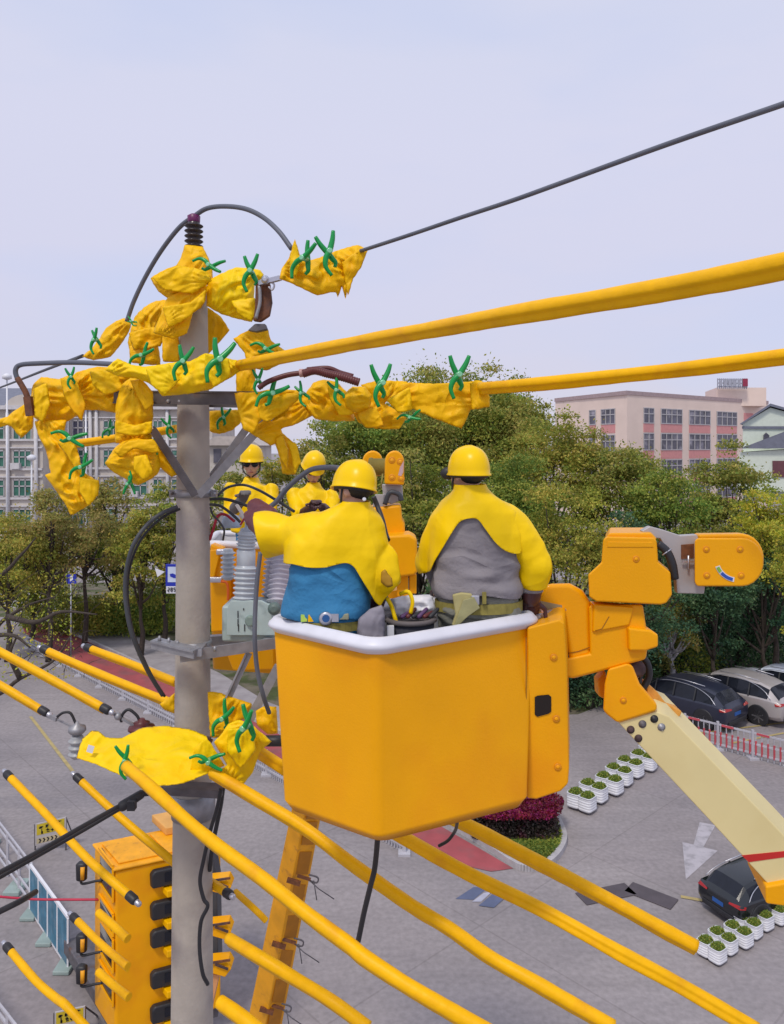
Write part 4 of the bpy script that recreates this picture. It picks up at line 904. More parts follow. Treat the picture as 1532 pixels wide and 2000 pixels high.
b = MB(); b.capsule(P(240, 1574, 5.12), P(275, 1552, 5.16), .035, .03); b.box(P(258, 1572, 5.1), (.05, .05, .06)); b.bar(P(272, 1552, 5.16), P(308, 1548, 5.2), .03, .02); b.build('wedge_clamp', M_black, label='black wedge clamp gripping the slanting cables beside the pole', cat='clamp')
cable([(347,990,5.35),(318,1002,5.3),(288,1025,5.25),(262,1062,5.2),(248,1110,5.2),(245,1160,5.2),(252,1215,5.2),(266,1260,5.22),(290,1312,5.3),(318,1358,5.4)], .029, M_cable, 'black cable looping out left of the pole')
cable([(352,994,5.38),(322,1008,5.33),(292,1033,5.28),(268,1068,5.24),(252,1118,5.23),(250,1170,5.23),(258,1225,5.24),(272,1266,5.26),(296,1318,5.33),(322,1360,5.42)], .018, M_black, 'thin black lead running inside the looping cable')
cable([(509,1078,5.1),(503,1130,5.08),(499,1190,5.05),(498,1250,5.0),(503,1310,5.0),(515,1360,5.0),(526,1392,5.1)], .030, M_dkgreycable, 'grey cable hanging down in front of the switchgear')
cable([(520,995,5.2),(540,980,5.15),(560,955,5.1),(585,932,5.05),(612,916,5.0),(650,913,4.9),(675,918,4.7)], .034, M_dkgreycable, 'grey cable held up between the two groups of workers')
cable([(410,975,5.4),(440,975,5.4),(470,983,5.4),(500,995,5.3),(520,1003,5.2)], .022, M_black, 'black lead passing in front of the worker in sunglasses')
cable([(425,968,5.6),(445,952,5.7),(475,947,5.8),(505,957,5.6),(540,977,5.4),(575,999,5.3)], .02, M_black, 'black lead gripped by the worker in sunglasses')
cable([(410,985,5.45),(430,988,5.45),(452,1003,5.45),(470,1020,5.45)], .02, M_black, 'short black lead curving to the top of the switchgear')
cable([(411,990,5.4),(416,1005,5.4),(428,1018,5.4),(438,1035,5.4),(436,1055,5.45)], .014, M_black, 'thin black jumper beside the pole above the far bucket')
cable([(730,970,4.35),(738,990,4.35),(747,1015,4.3),(753,1040,4.25),(758,1055,4.2)], .028, M_black, 'black cable passing behind the blue-shirted worker')
cable([(741,1600,3.75),(733,1690,3.85),(724,1730,3.9),(712,1780,3.95),(700,1838,4.0)], .028, M_black, 'black cable hanging below the near corner of the bucket')
cable([(896,1560,4.0),(893,1608,4.4),(888,1625,4.7),(875,1642,4.75),(858,1652,4.8)], .02, M_black, 'short black cable curling under the bucket right of its near corner')
cable([(432,1540,5.1),(424,1580,5.1),(412,1620,5.15),(398,1680,5.15),(391,1720,5.15),(398,1755,5.15),(406,1770,5.15),(393,1800,5.15),(390,1850,5.15),(396,1900,5.15),(406,1922,5.2)], .026, M_black, 'black cable snaking down the right side of the pole')
cable([(436,1540,5.25),(432,1570,5.3),(424,1610,5.35),(415,1655,5.4),(410,1700,5.45)], .03, M_black, 'thick black cable dropping behind the right side of the pole')
cable([(112,1400,5.9),(124,1392,5.9),(138,1393,5.9),(148,1412,5.9)], .02, M_black, 'short black jumper over the small grey insulator')
cable([(237,1410,5.8),(240,1395,5.8),(252,1386,5.8),(268,1398,5.8),(274,1412,5.8)], .022, M_black, 'short black jumper over the maroon insulator')
M_redw = mat('red_wire', (.35, .01, .03), .4)
cable([(410,1055,5.5),(418,1030,5.5),(426,1008,5.5),(440,1005,5.5),(458,1018,5.45)], .02, M_redw, 'red lead looping beside the pole')
cable([(470,1025,5.35),(482,1008,5.3),(500,998,5.3),(525,992,5.2)], .014, M_redw, 'red lead curving over the switchgear top')
# maroon protective tube
rt = thing('protective_tube', P(600, 745, 4.9), 'maroon corrugated tube slit over the jumper on the right arm', 'tube')
b = MB(); s_ = spline(px([(505,758,4.85),(525,745,4.85),(560,733,4.85),(592,728,4.85)]), 8); b.tube(s_, .017, 12); s_ = spline(px([(592,730,4.84),(615,724,4.84),(640,730,4.84),(670,737,4.84),(702,747,4.84)]), 30); b.tube(s_, [.026+.0018*math.sin(i*1.5) for i in range(len(s_))], 14); b.build('tube_body', M_maroon, rt)
b = MB(); a_ = P(585, 729, 4.85); b.lathe(a_-Vector((.0, 0, 0)), (1, 0, .1), [(.024, 0), (.026, .004), (.026, .026), (.022, .03)], 14); b.build('pale_ring', mat('pink_tape', (.5, .3, .28), .6), rt)
b = MB(); b.tube(spline(px([(600,722,4.9),(640,719,4.9),(665,728,4.9),(690,735,4.9)]), 6), .016, 12); b.build('tube_flap', M_maroon, rt)
# rusty strain clamp by the pole top
rt = thing('strain_clamp', P(510, 640, 5.1), 'rusty strain clamp hanging between the top bundle and the torn wrap', 'strain clamp')
b = MB(); b.prism(px([(499,556),(512,548),(527,552),(531,590),(526,616),(508,628),(494,626),(498,600)], 5.12), (0, .05, 0)); b.build('clamp_body', M_rust, rt, bevel=.008, fixn=True)
b = MB(); b.tube(spline(px([(507,558,5.1),(508,590,5.1),(500,622,5.1)]), 6), .012, 8); b.build('bolt_rod', M_steel, rt)
b = MB(); b.prism(px([(484,645),(498,632),(518,632),(522,643),(500,648)], 5.12), (0, .06, 0)); b.build('hood', M_dksteel, rt, bevel=.006, fixn=True)
b = MB(); b.bar(P(508, 553, 5.1), P(548, 543, 5.0), .03, .03); b.lathe(P(520, 548, 5.08), (0, -1, 0), [(.02, -.02), (.028, 0), (.028, .03), (.012, .05)], 12); b.tube(spline(px([(528,550,5.05),(536,556,5.05),(532,566,5.05),(525,560,5.05)]), 4), .007, 7); b.build('shackle', M_ltsteel, rt)
b = MB(); b.tube(spline(px([(34,738,5.38),(52,770,5.38),(58,800,5.38)]), 5), .02, 10); b.bar(P(55, 775, 5.36), P(60, 812, 5.36), .05, .04); b.build('terminal_lug', M_rust, label='rusty terminal lug at the left end of the crossarm', cat='terminal')
# small insulators at lower left
rt = thing('surge_arrester', P(150, 1480, 5.9), 'small grey ribbed arrester left of the big flat sheet', 'arrester')
insulator('ribs', P(151, 1478, 5.9), (0, 0, 1), 3, .045, .066, .05, mat('grey_arrester', (.35, .36, .37), .4), '', parent=rt)
b = MB(); b.lathe(P(151, 1432, 5.9), (0, 0, 1), [(.05, 0), (.066, .02), (.062, .05), (.02, .07), (.01, .09)], 18); b.build('top_cap', M_steel, rt)
b = MB(); b.bar(P(150, 1478, 5.9), P(205, 1470, 5.5), .04, .04); b.bar(P(90, 1394, 6), P(112, 1405, 5.95), .03, .03); b.bar(P(112, 1405, 5.95), P(146, 1422, 5.9), .012, .012); b.build('arm', M_steel, rt)
rt = thing('pin_insulator', P(275, 1425, 5.8), 'maroon bell insulator just above the big flat sheet', 'insulator')
b = MB(); b.lathe(P(277, 1424, 5.8), (0, 0, 1), [(.10, 0), (.095, .02), (.05, .035), (.06, .05), (.03, .06), (.02, .08)], 20); b.build('bell', M_maroon, rt)
b = MB(); b.bar(P(212, 1388, 5.8), P(262, 1416, 5.8), .02, .02); b.lathe(P(226, 1396, 5.8), (1, 0, -.6), [(.02, 0), (.03, .02), (.02, .05)], 10); b.build('link', M_steel, rt)
b = MB(); b.lathe(P(535, 1447, 5.0), (1, 0, 0), [(.02, -.06), (.035, -.05), (.035, .06), (.02, .07)], 14); b.build('end_fitting', M_black, label='black end fitting between lower wrap and bucket side', cat='fitting')

# ------------------------------------------------------------------ switchgear on the bracket
rt = thing('circuit_breaker', P(480, 1240, 5.75), 'pale green pole-mounted switch with grey ribbed bushings', 'switchgear')
b = MB(); a_ = P(444, 1243, 5.55); b.box(P(496, 1208, 5.75), (.40, .36, .26)); b.build('tank', M_box, rt, bevel=.02)
b = MB(); b.prism(px([(444,1190),(452,1172),(512,1172),(545,1190),(545,1240),(444,1240)], 5.54), (0, -.02, 0)); b.build('front_plate', M_box, rt, bevel=.006, fixn=True)
for u, v in ((476,1190),(465,1216),(465,1200),(478,1226),(466,1226)): b = MB(); b.box(P(u, v, 5.515), (.006, .004, .05 if u != 476 else .015)); b.build('stencil_mark', M_black, rt)
b = MB(); b.lathe(P(490, 1212, 5.52), (0, -1, 0), [(.035, 0), (.04, .01), (.03, .03)], 14); b.build('gauge', mat('grey_green_gauge', (.2, .27, .24), .4), rt)
def bushing(u0, v0, Y0, u1, v1, Y1, n_, r0, r1, m):
    a_ = P(u0, v0, Y0); c_ = P(u1, v1, Y1); L_ = (c_-a_).length; insulator('bushing', a_, c_-a_, n_, r0, r1, L_/n_, m, '', parent=rt)
bushing(478, 1172, 5.6, 481, 1105, 5.62, 7, .070, .088, M_porc); bushing(481, 1072, 5.62, 483, 1040, 5.62, 5, .06, .074, M_porc)
b = MB(); b.lathe(P(481, 1107, 5.62), Vector((0, 0, 1)), [(.06, 0), (.068, .01), (.068, .12), (.055, .13)], 20); b.build('sensor_body', M_porc, rt)
bushing(545, 1180, 5.7, 556, 1085, 5.85, 10, .068, .098, M_porcv); bushing(528, 1165, 5.9, 534, 1085, 6.0, 9, .045, .07, M_porcv)
bushing(446, 1130, 6.1, 446, 1075, 6.1, 6, .04, .06, M_porc)
b = MB(); b.lathe(P(484, 1038, 5.62), (0, 0, 1), [(.05, 0), (.055, .02), (.02, .03), (.02, .06)], 12); b.lathe(P(452, 1030, 5.75), (0, 0, 1), [(.07, 0), (.08, .02), (.06, .08), (.02, .1)], 12); b.build('terminal_cap', mat('pale_blue_cap', (.42, .5, .6), .4), rt)
b = MB(); b.bar(P(468, 1005, 5.5), P(495, 1035, 5.5), .015, .015); b.bar(P(462, 985, 5.5), P(478, 1010, 5.5), .02, .02); b.build('terminal_clamp', mat('pale_metal', (.7, .66, .6), .3, .5), rt)
b = MB(); b.lathe(P(537, 1187, 5.5), (0, -1, 0), [(.02, 0), (.045, .01), (.045, .04), (.02, .06)], 12); b.build('handle_boss', mat('dark_green_grey', (.12, .17, .16), .5), rt)
# ------------------------------------------------------------------ near bucket
KB = 1.0
def rimpt(u, v, Y): return P(u, v, Y)
zt_ = H-.922; zb_ = H-1.828
n0_ = Vector((-.083, 3.5, 0)); l0_ = Vector((-.667, 4.01, 0)); r0_ = Vector((.80, 4.11, 0)); f0_ = l0_+r0_-n0_
# bottom corners (tapered inwards)
def at2(u, v, z): Y = (H-z)*F/(v-HZ); return Vector(((u-CX)*Y/F, Y, z))
nb_ = at2(738, 1652, zb_); lb_ = at2(549, 1580, zb_); rb_ = at2(1037, 1574, zb_); fb_ = lb_+rb_-nb_
def rcorners(pts, rad, n_=6):
    o = []
    for i in range(len(pts)):
        a_, b_, c_ = pts[i-1], pts[i], pts[(i+1) % len(pts)]
        d0 = (a_-b_).normalized(); d1 = (c_-b_).normalized()
        p0 = b_+d0*rad; p1 = b_+d1*rad
        for k_ in range(n_+1):
            t = k_/n_; o.append(p0*(1-t)**2+b_*2*t*(1-t)+p1*t*t)
    return o
def lift(pts, z): return [Vector((p.x, p.y, z)) for p in pts]
top = [n0_, r0_, f0_, l0_]; bot = [nb_, rb_, fb_, lb_]
def inset(pts, d):
    c = sum(pts, Vector())/len(pts); return [p+(c-p).normalized()*d for p in pts]
rt = thing('lift_bucket', (sum(top, Vector())/4).to_3d()*1.0+Vector((0, 0, zb_)), 'big orange lift bucket with white rim holding two workers seen from behind', 'lift bucket')
ctop = lift(rcorners(inset(top, .035), .05), zt_); cbot = lift(rcorners(bot, .045), zb_+.05); cb2 = lift(rcorners(inset(bot, .035), .06), zb_)
itop = lift(rcorners(inset(top, .075), .07), zt_); ibot = lift(rcorners(inset(bot, .05), .06), zb_+.08)
def ringmesh(rings, capends=(False, False)):
    b = MB(); n_ = len(rings[0]); vs = [p for r_ in rings for p in r_]
    fs = [(i*n_+k_, i*n_+(k_+1) % n_, (i+1)*n_+(k_+1) % n_, (i+1)*n_+k_) for i in range(len(rings)-1) for k_ in range(n_)]
    b.add(vs, fs, True); m_ = len(rings)-1
    if capends[0]: b.f.append(tuple(range(n_-1, -1, -1))); b.sm.append(False)
    if capends[1]: b.f.append(tuple(m_*n_+k_ for k_ in range(n_))); b.sm.append(False)
    return b
b = ringmesh([cb2, cbot, ctop], (True, False)); b.build('tub', M_orange, rt, fixn=True, wnm=True)
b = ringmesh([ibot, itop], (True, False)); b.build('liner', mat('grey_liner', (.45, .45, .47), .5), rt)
# white rolled rim: a swept fat lip
rp_ = lift(rcorners(inset(top, .03), .09, 8), zt_); rp_ = rp_+[rp_[0], rp_[1]]
b = MB(); b.tube(rp_, .037, 16, prof=lambda th: 1+.12*math.cos(4*th), cap=False); b.build('rim', M_liner, rt)
b = MB(); b.bar(P(1028, 1245, 4.0), P(1028, 1560, 4.0), .004, .006); b.build('seam', mat('dark_seam', (.3, .12, .005), .6), rt)
# side cover panel with grip hole and bolts
b = MB(); b.prism(px([(1030,1226),(1092,1210),(1103,1216),(1108,1300),(1112,1500),(1110,1532),(1096,1546),(1048,1562),(1029,1560)], 4.02), (.10, .42, 0)); cvp = b.build('side_cover', M_orange, rt, bevel=.012, seg=3, fixn=True)
b = MB(); b.prism(px([(1045,1362),(1050,1359),(1072,1357),(1077,1361),(1077,1390),(1072,1394),(1050,1400),(1045,1396)], 4.014), (0, .003, 0)); b.build('grip_hole', mat('dark_opening', (.012, .006, .004), .8), rt, fixn=True)
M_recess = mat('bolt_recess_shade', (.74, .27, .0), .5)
def bolts(lst, parent, r_=.011, m=None, d=(0, -1, 0)):
    for (u, v, Y_) in lst:
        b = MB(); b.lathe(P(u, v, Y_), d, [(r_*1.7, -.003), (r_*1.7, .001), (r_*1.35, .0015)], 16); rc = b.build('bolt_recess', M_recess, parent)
        b = MB(); b.lathe(P(u, v, Y_), d, [(r_*.9, .0), (r_*.95, .003), (r_*.5, .005)], 12); b.build('bolt', m or M_orange, rc if parent.type == 'EMPTY' else parent)
bolts([(1082, 1284, 4.015), (1087, 1404, 4.015), (1090, 1498, 4.015)], rt)
# pipe handrail behind the right corner
b = MB(); hr = spline(px([(1050,1205,4.15),(1075,1196,4.3),(1105,1190,4.4),(1108,1184,4.45),(1090,1180,4.55),(1050,1172,4.6),(1020,1165,4.65)]), 6); b.tube(hr, .014, 10); b.build('handrail', mat('grey_rail', (.36, .34, .36), .4, .4), rt)
b = MB(); b.prism(px([(1045,1208),(1100,1196),(1098,1182),(1048,1172)], 4.34), (0, .02, -.02)); b.build('ledge', mat('tan_ledge', (.33, .27, .15), .7), rt, fixn=True)

# ------------------------------------------------------------------ jib and boom of the near lift
rt = thing('lift_jib', P(1200, 1320, 4.6), 'orange jib with boxy head, winch drum and elbow beside the near bucket', 'jib')
def cov(nm, pts, Y_, dep, m=M_orange, bev=.02, par=None, seg=3): b = MB(); b.prism(px(pts, Y_), dep); return b.build(nm, m, par or rt, bevel=bev, seg=seg, fixn=True)
cov('rear_cover', [(1054,1162),(1066,1140),(1112,1139),(1136,1152),(1152,1176),(1156,1282),(1112,1293),(1100,1210),(1050,1200)], 4.38, (.11, .42, -.08), bev=.03)
cov('arm', [(1150,1182),(1256,1180),(1262,1222),(1268,1246),(1262,1288),(1195,1306),(1118,1326),(1106,1322),(1105,1286),(1152,1276)], 4.36, (.10, .34, -.07), bev=.022)
cov('arm_lug', [(1228,1226),(1272,1231),(1287,1240),(1287,1264),(1262,1272),(1230,1272)], 4.32, (0, .2, 0), bev=.014)
cov('arm_gusset', [(1160,1180),(1240,1186),(1230,1222),(1188,1230),(1158,1236)], 4.345, (0, .1, 0), bev=.012)
hd_ = cov('head_cover', [(1178,1054),(1184,1048),(1278,1050),(1283,1056),(1286,1098),(1310,1118),(1313,1162),(1302,1178),(1290,1181),(1165,1175),(1151,1166),(1149,1122),(1175,1098)], 4.3, (.14, .42, -.05), bev=.024)
cov('head_lid', [(1180,1056),(1190,1041),(1272,1041),(1284,1054)], 4.36, (.09, .3, -.0), bev=.01)
bolts([(1243, 1092, 4.298)], rt)
M_seam = mat('dark_seam', (.3, .12, .005), .6)
b = MB(); b.tube(px([(1110,1276,4.377),(1130,1272,4.377),(1153,1264,4.377)]), .0025, 5); b.build('seam', M_seam, rt)
b = MB(); b.tube(px([(1163,1232,4.343),(1176,1228,4.343),(1190,1204,4.343)]), .002, 5); b.build('seam', M_seam, rt)
cov('head_recess', [(1187,1058),(1275,1059),(1277,1069),(1186,1069)], 4.296, (0, .01, 0), bev=.003)
M_greypl = mat('grey_link_paint', (.44, .42, .42), .5, .2, var=.1)
cov('link_plate', [(1254,1037),(1270,1028),(1300,1036),(1330,1046),(1362,1044),(1366,1056),(1358,1080),(1358,1138),(1378,1146),(1376,1160),(1323,1159),(1320,1110),(1306,1078),(1290,1052),(1262,1050)], 4.42, (0, .05, 0), m=M_greypl, bev=.006)
cov('link_window', [(1331,1064),(1356,1062),(1356,1090),(1331,1092)], 4.415, (0, .01, 0), m=M_rust, bev=.002)
b = MB(); b.tube(spline(px([(1285,1062,4.36),(1302,1076,4.35),(1313,1100,4.35),(1318,1130,4.36)]), 6), .024, 10); b.build('hydraulic_hose', M_black, rt)
b = MB(); b.tube(px([(1294,1084,4.33),(1312,1072,4.33)]), .004, 6); b.tube(px([(1345,1085,4.4),(1345,1112,4.4)]), .007, 6); b.bar(P(1333, 1097, 4.4), P(1358, 1097, 4.4), .01, .01); b.build('link_pin', M_ltsteel, rt)
arc_ = [(1450+42*math.cos(t), 1098-47*math.sin(t)) for t in np.linspace(math.pi/2, -math.pi/2, 12)]
arcb = [(1452+42*math.cos(t), 1092-49*math.sin(t)) for t in np.linspace(math.pi/2, -math.pi/2, 12)]
cov('winch_cover_rear', [(1366,1044)]+arcb+[(1368,1140)], 4.46, (0, .09, 0), bev=.014)
fr_ = cov('winch_cover', [(1357,1056),(1362,1051)]+arc_+[(1362,1145),(1357,1138)], 4.30, (.05, .12, -.02), bev=.02)
b = MB(); b.lathe(P(1430, 1097, 4.42), (0, 1, 0), [(.10, 0), (.10, .04)], 20); b.build('winch_drum', M_dksteel, rt)
bolts([(1380, 1073, 4.298), (1446, 1073, 4.298), (1381, 1124, 4.298), (1448, 1124, 4.298)], rt)
def arcband(u, v, r0, r1, t0, t1, Y_, m, nm):
    b = MB(); n_ = 12; ps = [(u+r1*math.cos(t), v-r1*math.sin(t)) for t in np.linspace(t0, t1, n_)]+[(u+r0*math.cos(t), v-r0*math.sin(t)) for t in np.linspace(t1, t0, n_)]
    b.prism(px(ps, Y_), (0, .002, 0)); b.build(nm, m, rt, fixn=True)
arcband(1440, 1092, 36, 45, R(200), R(262), 4.2965, M_white, 'sticker'); arcband(1440, 1092, 37.5, 43.5, R(222), R(258), 4.2935, mat('sticker_blue', (.02, .08, .4), .5), 'sticker'); arcband(1440, 1092, 37.5, 43.5, R(203), R(218), 4.2925, mat('sticker_green', (.2, .45, .05), .5), 'sticker')
cov('elbow_cover', [(1188,1306),(1226,1295),(1236,1300),(1250,1336),(1284,1376),(1283,1388),(1240,1402),(1206,1412),(1186,1396),(1178,1388),(1181,1335)], 4.34, (.08, .26, -.07), bev=.02)
bolts([(1218, 1368, 4.337)], rt)
cov('elbow_rear', [(1168,1330),(1184,1312),(1190,1370),(1170,1360)], 4.6, (0, .1, 0), m=M_orange_old, bev=.01)
cov('elbow_flap', [(1262,1332),(1285,1352),(1300,1372),(1333,1390),(1329,1400),(1304,1403),(1285,1390),(1266,1368)], 4.5, (0, .12, 0), m=mat('pale_orange_edge', (.72, .33, .05), .6, var=.2, vscale=20), bev=.008)
b = MB(); b.tube(spline(px([(1250,1278,4.5),(1264,1295,4.5),(1268,1320,4.5),(1256,1345,4.5)]), 6), .02, 10); b.tube(spline(px([(1243,1290,4.45),(1252,1310,4.45),(1250,1335,4.45)]), 6), .012, 8); b.build('hydraulic_hose', M_black, rt)
b = MB(); b.lathe(P(1243, 1305, 4.45), (0, -1, 0), [(.05, -.02), (.05, .02), (.03, .03)], 16); b.build('joint_pin', M_rust, rt)
rt = thing('lift_boom', (P(1700, 1900, 4.2).x, 4.2, H-3.4), 'cream box boom with a red band, slanting down to the right edge', 'boom')
kf = 4.36
cov('boom_box', [(1208,1412),(1283,1390),(1308,1400),(1532,1632),(1660,1768),(1650,1880),(1532,1762),(1450,1672),(1380,1596)], kf, (.06, .26, .05), m=M_boom, bev=.008, par=rt)
cov('red_band', [(1449,1671),(1540,1662),(1549,1672),(1463,1684)], kf-.003, (0, .004, 0), m=M_red, bev=.0, par=rt)
cov('boom_collar', [(1496,1732),(1540,1724),(1660,1815),(1640,1900),(1540,1772),(1497,1766)], kf-.03, (.05, .34, .04), m=M_orange, bev=.012, par=rt)
for (u, v, m) in ((1232,1425,M_rust),(1255,1414,M_dksteel),(1278,1404,M_black),(1247,1442,M_rust),(1292,1420,M_steel)):
    b = MB(); b.lathe(P(u, v, kf), (0, -1, 0), [(.020, -.004), (.023, .002), (.014, .003), (.012, .012), (.006, .014)], 14); b.build('bolt', m, rt)

# tool bag hanging inside bucket, grey flap, white insulator-like bag
rt = thing('tool_bag', P(802, 1290, 4.05), 'round dark tool bag with white and yellow gear inside the near bucket', 'tool bag')
b = MB(); c0 = P(802, 1210, 4.02); r_ = .125; b.lathe(Vector((c0.x, c0.y, c0.z-.42)), (0, 0, 1), [(.09, 0), (.11, .05), (r_, .42), (r_-.008, .42), (.10, .06)], 26); b.build('bag_body', mat('dark_canvas', (.03, .03, .045), .8, bump=.003, bscale=40), rt)
b = MB(); b.lathe(Vector((c0.x, c0.y, c0.z-.01)), (0, 0, 1), [(r_, 0), (r_+.012, .006), (r_+.012, .022), (r_, .028), (r_-.012, .02), (r_-.012, .006)], 30); b.build('bag_rim', mat('grey_binding', (.14, .12, .12), .7), rt)
b = MB(); b.bar(P(763, 1222, 3.9), P(764, 1262, 3.9), .035, .03, up=(0, 1, 0)); b.build('bag_strap', M_white, rt)
rt = thing('glove_bundle', P(800, 1200, 4.05), 'folded white gear with yellow straps stuffed in the dark tool bag', 'gear')
b = puff([(762,1170),(800,1162),(845,1164),(853,1196),(830,1206),(790,1212),(768,1200)], 4.07, .5, .012, 14, 71, 4); b.build('white_cloth', M_white, rt)
b = MB(); b.tube(spline(px([(756,1168,4.0),(764,1182,3.98),(770,1200,3.96),(774,1214,3.96)]), 5), .011, 8); b.tube(spline(px([(782,1160,4.0),(798,1156,3.98),(806,1175,3.97),(802,1198,3.97)]), 5), .011, 8); b.build('yellow_strap', M_blanket2, rt)
for k_ in range(6):
    u = 786+k_*11; b = MB(); b.capsule(P(u, 1204, 3.97), P(u+14, 1196-(k_ % 2)*6, 4.0), .012, .01, 8); b.build('tool', [mat('violet_handle', (.09, .04, .12), .5), M_maroon, M_black][k_ % 3], rt)
rt = puff([(697,1262),(700,1210),(722,1190),(745,1182),(752,1196),(750,1262)], 3.85, .3, .01, 6, 91, 5).build('padded_panel', mat('lavender_grey_cloth', (.27, .25, .29), .8), label='lavender grey padded panel beside the blue-shirted worker', cat='panel')

# ------------------------------------------------------------------ people
def ring(v, u, hw, hd, Y_): k_ = Y_/F; return (P(u, v, Y_), hw*k_, hd)
def hand(w0, d, up, side, s_=1.0, curl=.6):
    """palm, four unequal bent fingers and a thumb leaving the side; returns closed shapes"""
    d = Vector(d).normalized(); up = Vector(up); side = d.cross(up).normalized()*side; up = side.cross(d).normalized()*(1 if side.cross(d).dot(up) > 0 else -1)
    w0 = Vector(w0); L_ = .085*s_; out = []
    for j in range(3):
        b = MB(); o = side*((j-1)*.024*s_); b.capsule(w0+o*.7+d*.008, w0+o+d*L_, .019*s_, .016*s_); out.append(b)
    for j, ln in enumerate((.062, .074, .070, .054)):
        st = w0+side*((1.5-j)*.0205*s_)+d*L_; a_ = 0; pr_ = st
        for q, fr in enumerate((.45, .32, .25)):
            a_ += curl*(.55+.25*q); dn = d*math.cos(a_)+up*-math.sin(a_); nx = pr_+dn*(ln*fr*s_)
            b = MB(); b.capsule(pr_, nx, (.0105-.0012*q)*s_, (.0098-.0012*q)*s_, 8); out.append(b); pr_ = nx
    tb = w0+side*(.03*s_)+d*.025*s_; t1 = tb+(side*.8+d*.7-up*.2).normalized()*.04*s_; t2 = t1+(d*.9+side*.1-up*.5).normalized()*.035*s_
    b = MB(); b.capsule(tb, t1, .014*s_, .012*s_, 8); out.append(b); b = MB(); b.capsule(t1, t2, .0115*s_, .0095*s_, 8); out.append(b)
    return out
def helmet(parent, c, r_, fwd, tilt=0.0, roll=0.0, name='helmet'):
    """shell with a ridge, rolled brim and short peak; c = centre of the head opening"""
    f = Vector((fwd[0], fwd[1], 0)).normalized(); rot = f.to_track_quat('Y', 'Z').to_matrix() @ Matrix.Rotation(tilt, 3, 'X') @ Matrix.Rotation(roll, 3, 'Y')
    b = MB(); n_ = 36; m_ = 12; vs = []
    for i in range(m_+1):
        ph = (math.pi/2)*i/m_
        for k_ in range(n_):
            th = 2*math.pi*k_/n_; cr, sr = math.cos(th), math.sin(th); q = math.cos(ph)**.82
            x_, y_ = r_*.86*q*cr, r_*1.06*q*sr; z_ = r_*1.16*math.sin(ph)**.88
            z_ += r_*.035*math.exp(-(x_/(r_*.13))**2)*(ph > .5)
            vs.append((x_, y_, z_))
    rimv = []
    for k_ in range(n_):
        th = 2*math.pi*k_/n_; cr, sr = math.cos(th), math.sin(th); pk = max(0, sr)**3
        rimv.append((r_*.91*cr, r_*(1.12+.14*pk)*sr, -r_*.07-r_*.05*pk))
    rim2 = [(x_*1.0, y_*1.0, z_-r_*.04) for x_, y_, z_ in rimv]
    rim3 = [(x_*.93, y_*.93, z_-r_*.035) for x_, y_, z_ in rimv]
    inn = [(vs[k_][0]*.94, vs[k_][1]*.94, vs[k_][2]) for k_ in range(n_)]
    allv = inn+rim3+rim2+rimv+vs; c = Vector(c)
    fs = [(i*n_+k_, i*n_+(k_+1) % n_, (i+1)*n_+(k_+1) % n_, (i+1)*n_+k_) for i in range(m_+4) for k_ in range(n_)]
    b.add([c+rot @ Vector(q) for q in allv], fs, True)
    o = b.build(name, M_helmet, parent)
    # inner band
    b = MB(); b.add([c+rot @ Vector((r_*.78*math.cos(2*math.pi*k_/24), r_*.95*math.sin(2*math.pi*k_/24), z_)) for z_ in (-r_*.2, r_*.1) for k_ in range(24)], [(k_, (k_+1) % 24, 24+(k_+1) % 24, 24+k_) for k_ in range(24)], True)
    hb = b.build('head_band', M_black, parent); s_ = hb.modifiers.new('s', 'SOLIDIFY'); s_.thickness = .006
    return rot
def head(c, r_, fwd, tilt=0.0):
    """skull, jaw, nose, ears, lips: closed shapes (face towards fwd)"""
    f = Vector((fwd[0], fwd[1], 0)).normalized(); rot = f.to_track_quat('Y', 'Z').to_matrix() @ Matrix.Rotation(tilt, 3, 'X'); c = Vector(c)
    def T(x_, y_, z_): return c+rot @ Vector((x_*r_, y_*r_, z_*r_))
    out = []
    def bl(x_, y_, z_, s_, sc): b = MB(); b.ball(T(x_, y_, z_), s_*r_, 14, sc, rot); out.append(b)
    bl(0, 0, .22, 1.0, (.78, 1.0, .92)); bl(0, .28, -.5, .62, (.86, .9, 1.0)); bl(0, .5, -1.02, .25, (1.1, .8, .7))
    bl(0, .62, -.1, .5, (1.15, .5, .9)); b = MB(); b.capsule(T(0, .9, .02), T(0, 1.08, -.32), .09*r_, .14*r_, 8); out.append(b)
    bl(-.10, 1.0, -.36, .08, (1, 1, 1)); bl(.10, 1.0, -.36, .08, (1, 1, 1)); bl(0, .86, -.62, .16, (1.5, .7, .38)); bl(0, .85, -.74, .14, (1.3, .7, .4))
    for s_ in (-1, 1): bl(s_*.80, -.02, -.15, .24, (.35, .7, 1.15)); bl(s_*.3, .72, .1, .22, (1.2, .6, .5)); bl(s_*.42, .62, -.32, .26, (1, .7, .8))
    return out, T, rot
def person(lab, feet, shapes, skinvox=.011):
    rt_ = thing('person', feet, lab, 'person')
    vs, nn, fs = vox(shapes, skinvox, 2); b = MB(); b.add(vs, fs, True); b.build('body', M_skin, rt_); return rt_
def garment(nm, shapes, m, parent, voxel=.012, amp=.006, sc=8, seed=0, field=None, off=0.0, th=.006, stretch=(1, 1, 1), smooth=3):
    vs, nn, fs = vox(shapes, voxel, smooth); vs = crumple(vs, nn, amp, sc, seed, stretch, off)
    if field: vs, fs = clip(vs, fs, field)
    return shell(nm, vs, fs, m, parent, th)
def lf(rings, sq=2.3): b = MB(); b.loft(rings, 28, sq); return b
def cp(a_, b_, ra, rb): b = MB(); b.capsule(a_, b_, ra, rb, 16); return b
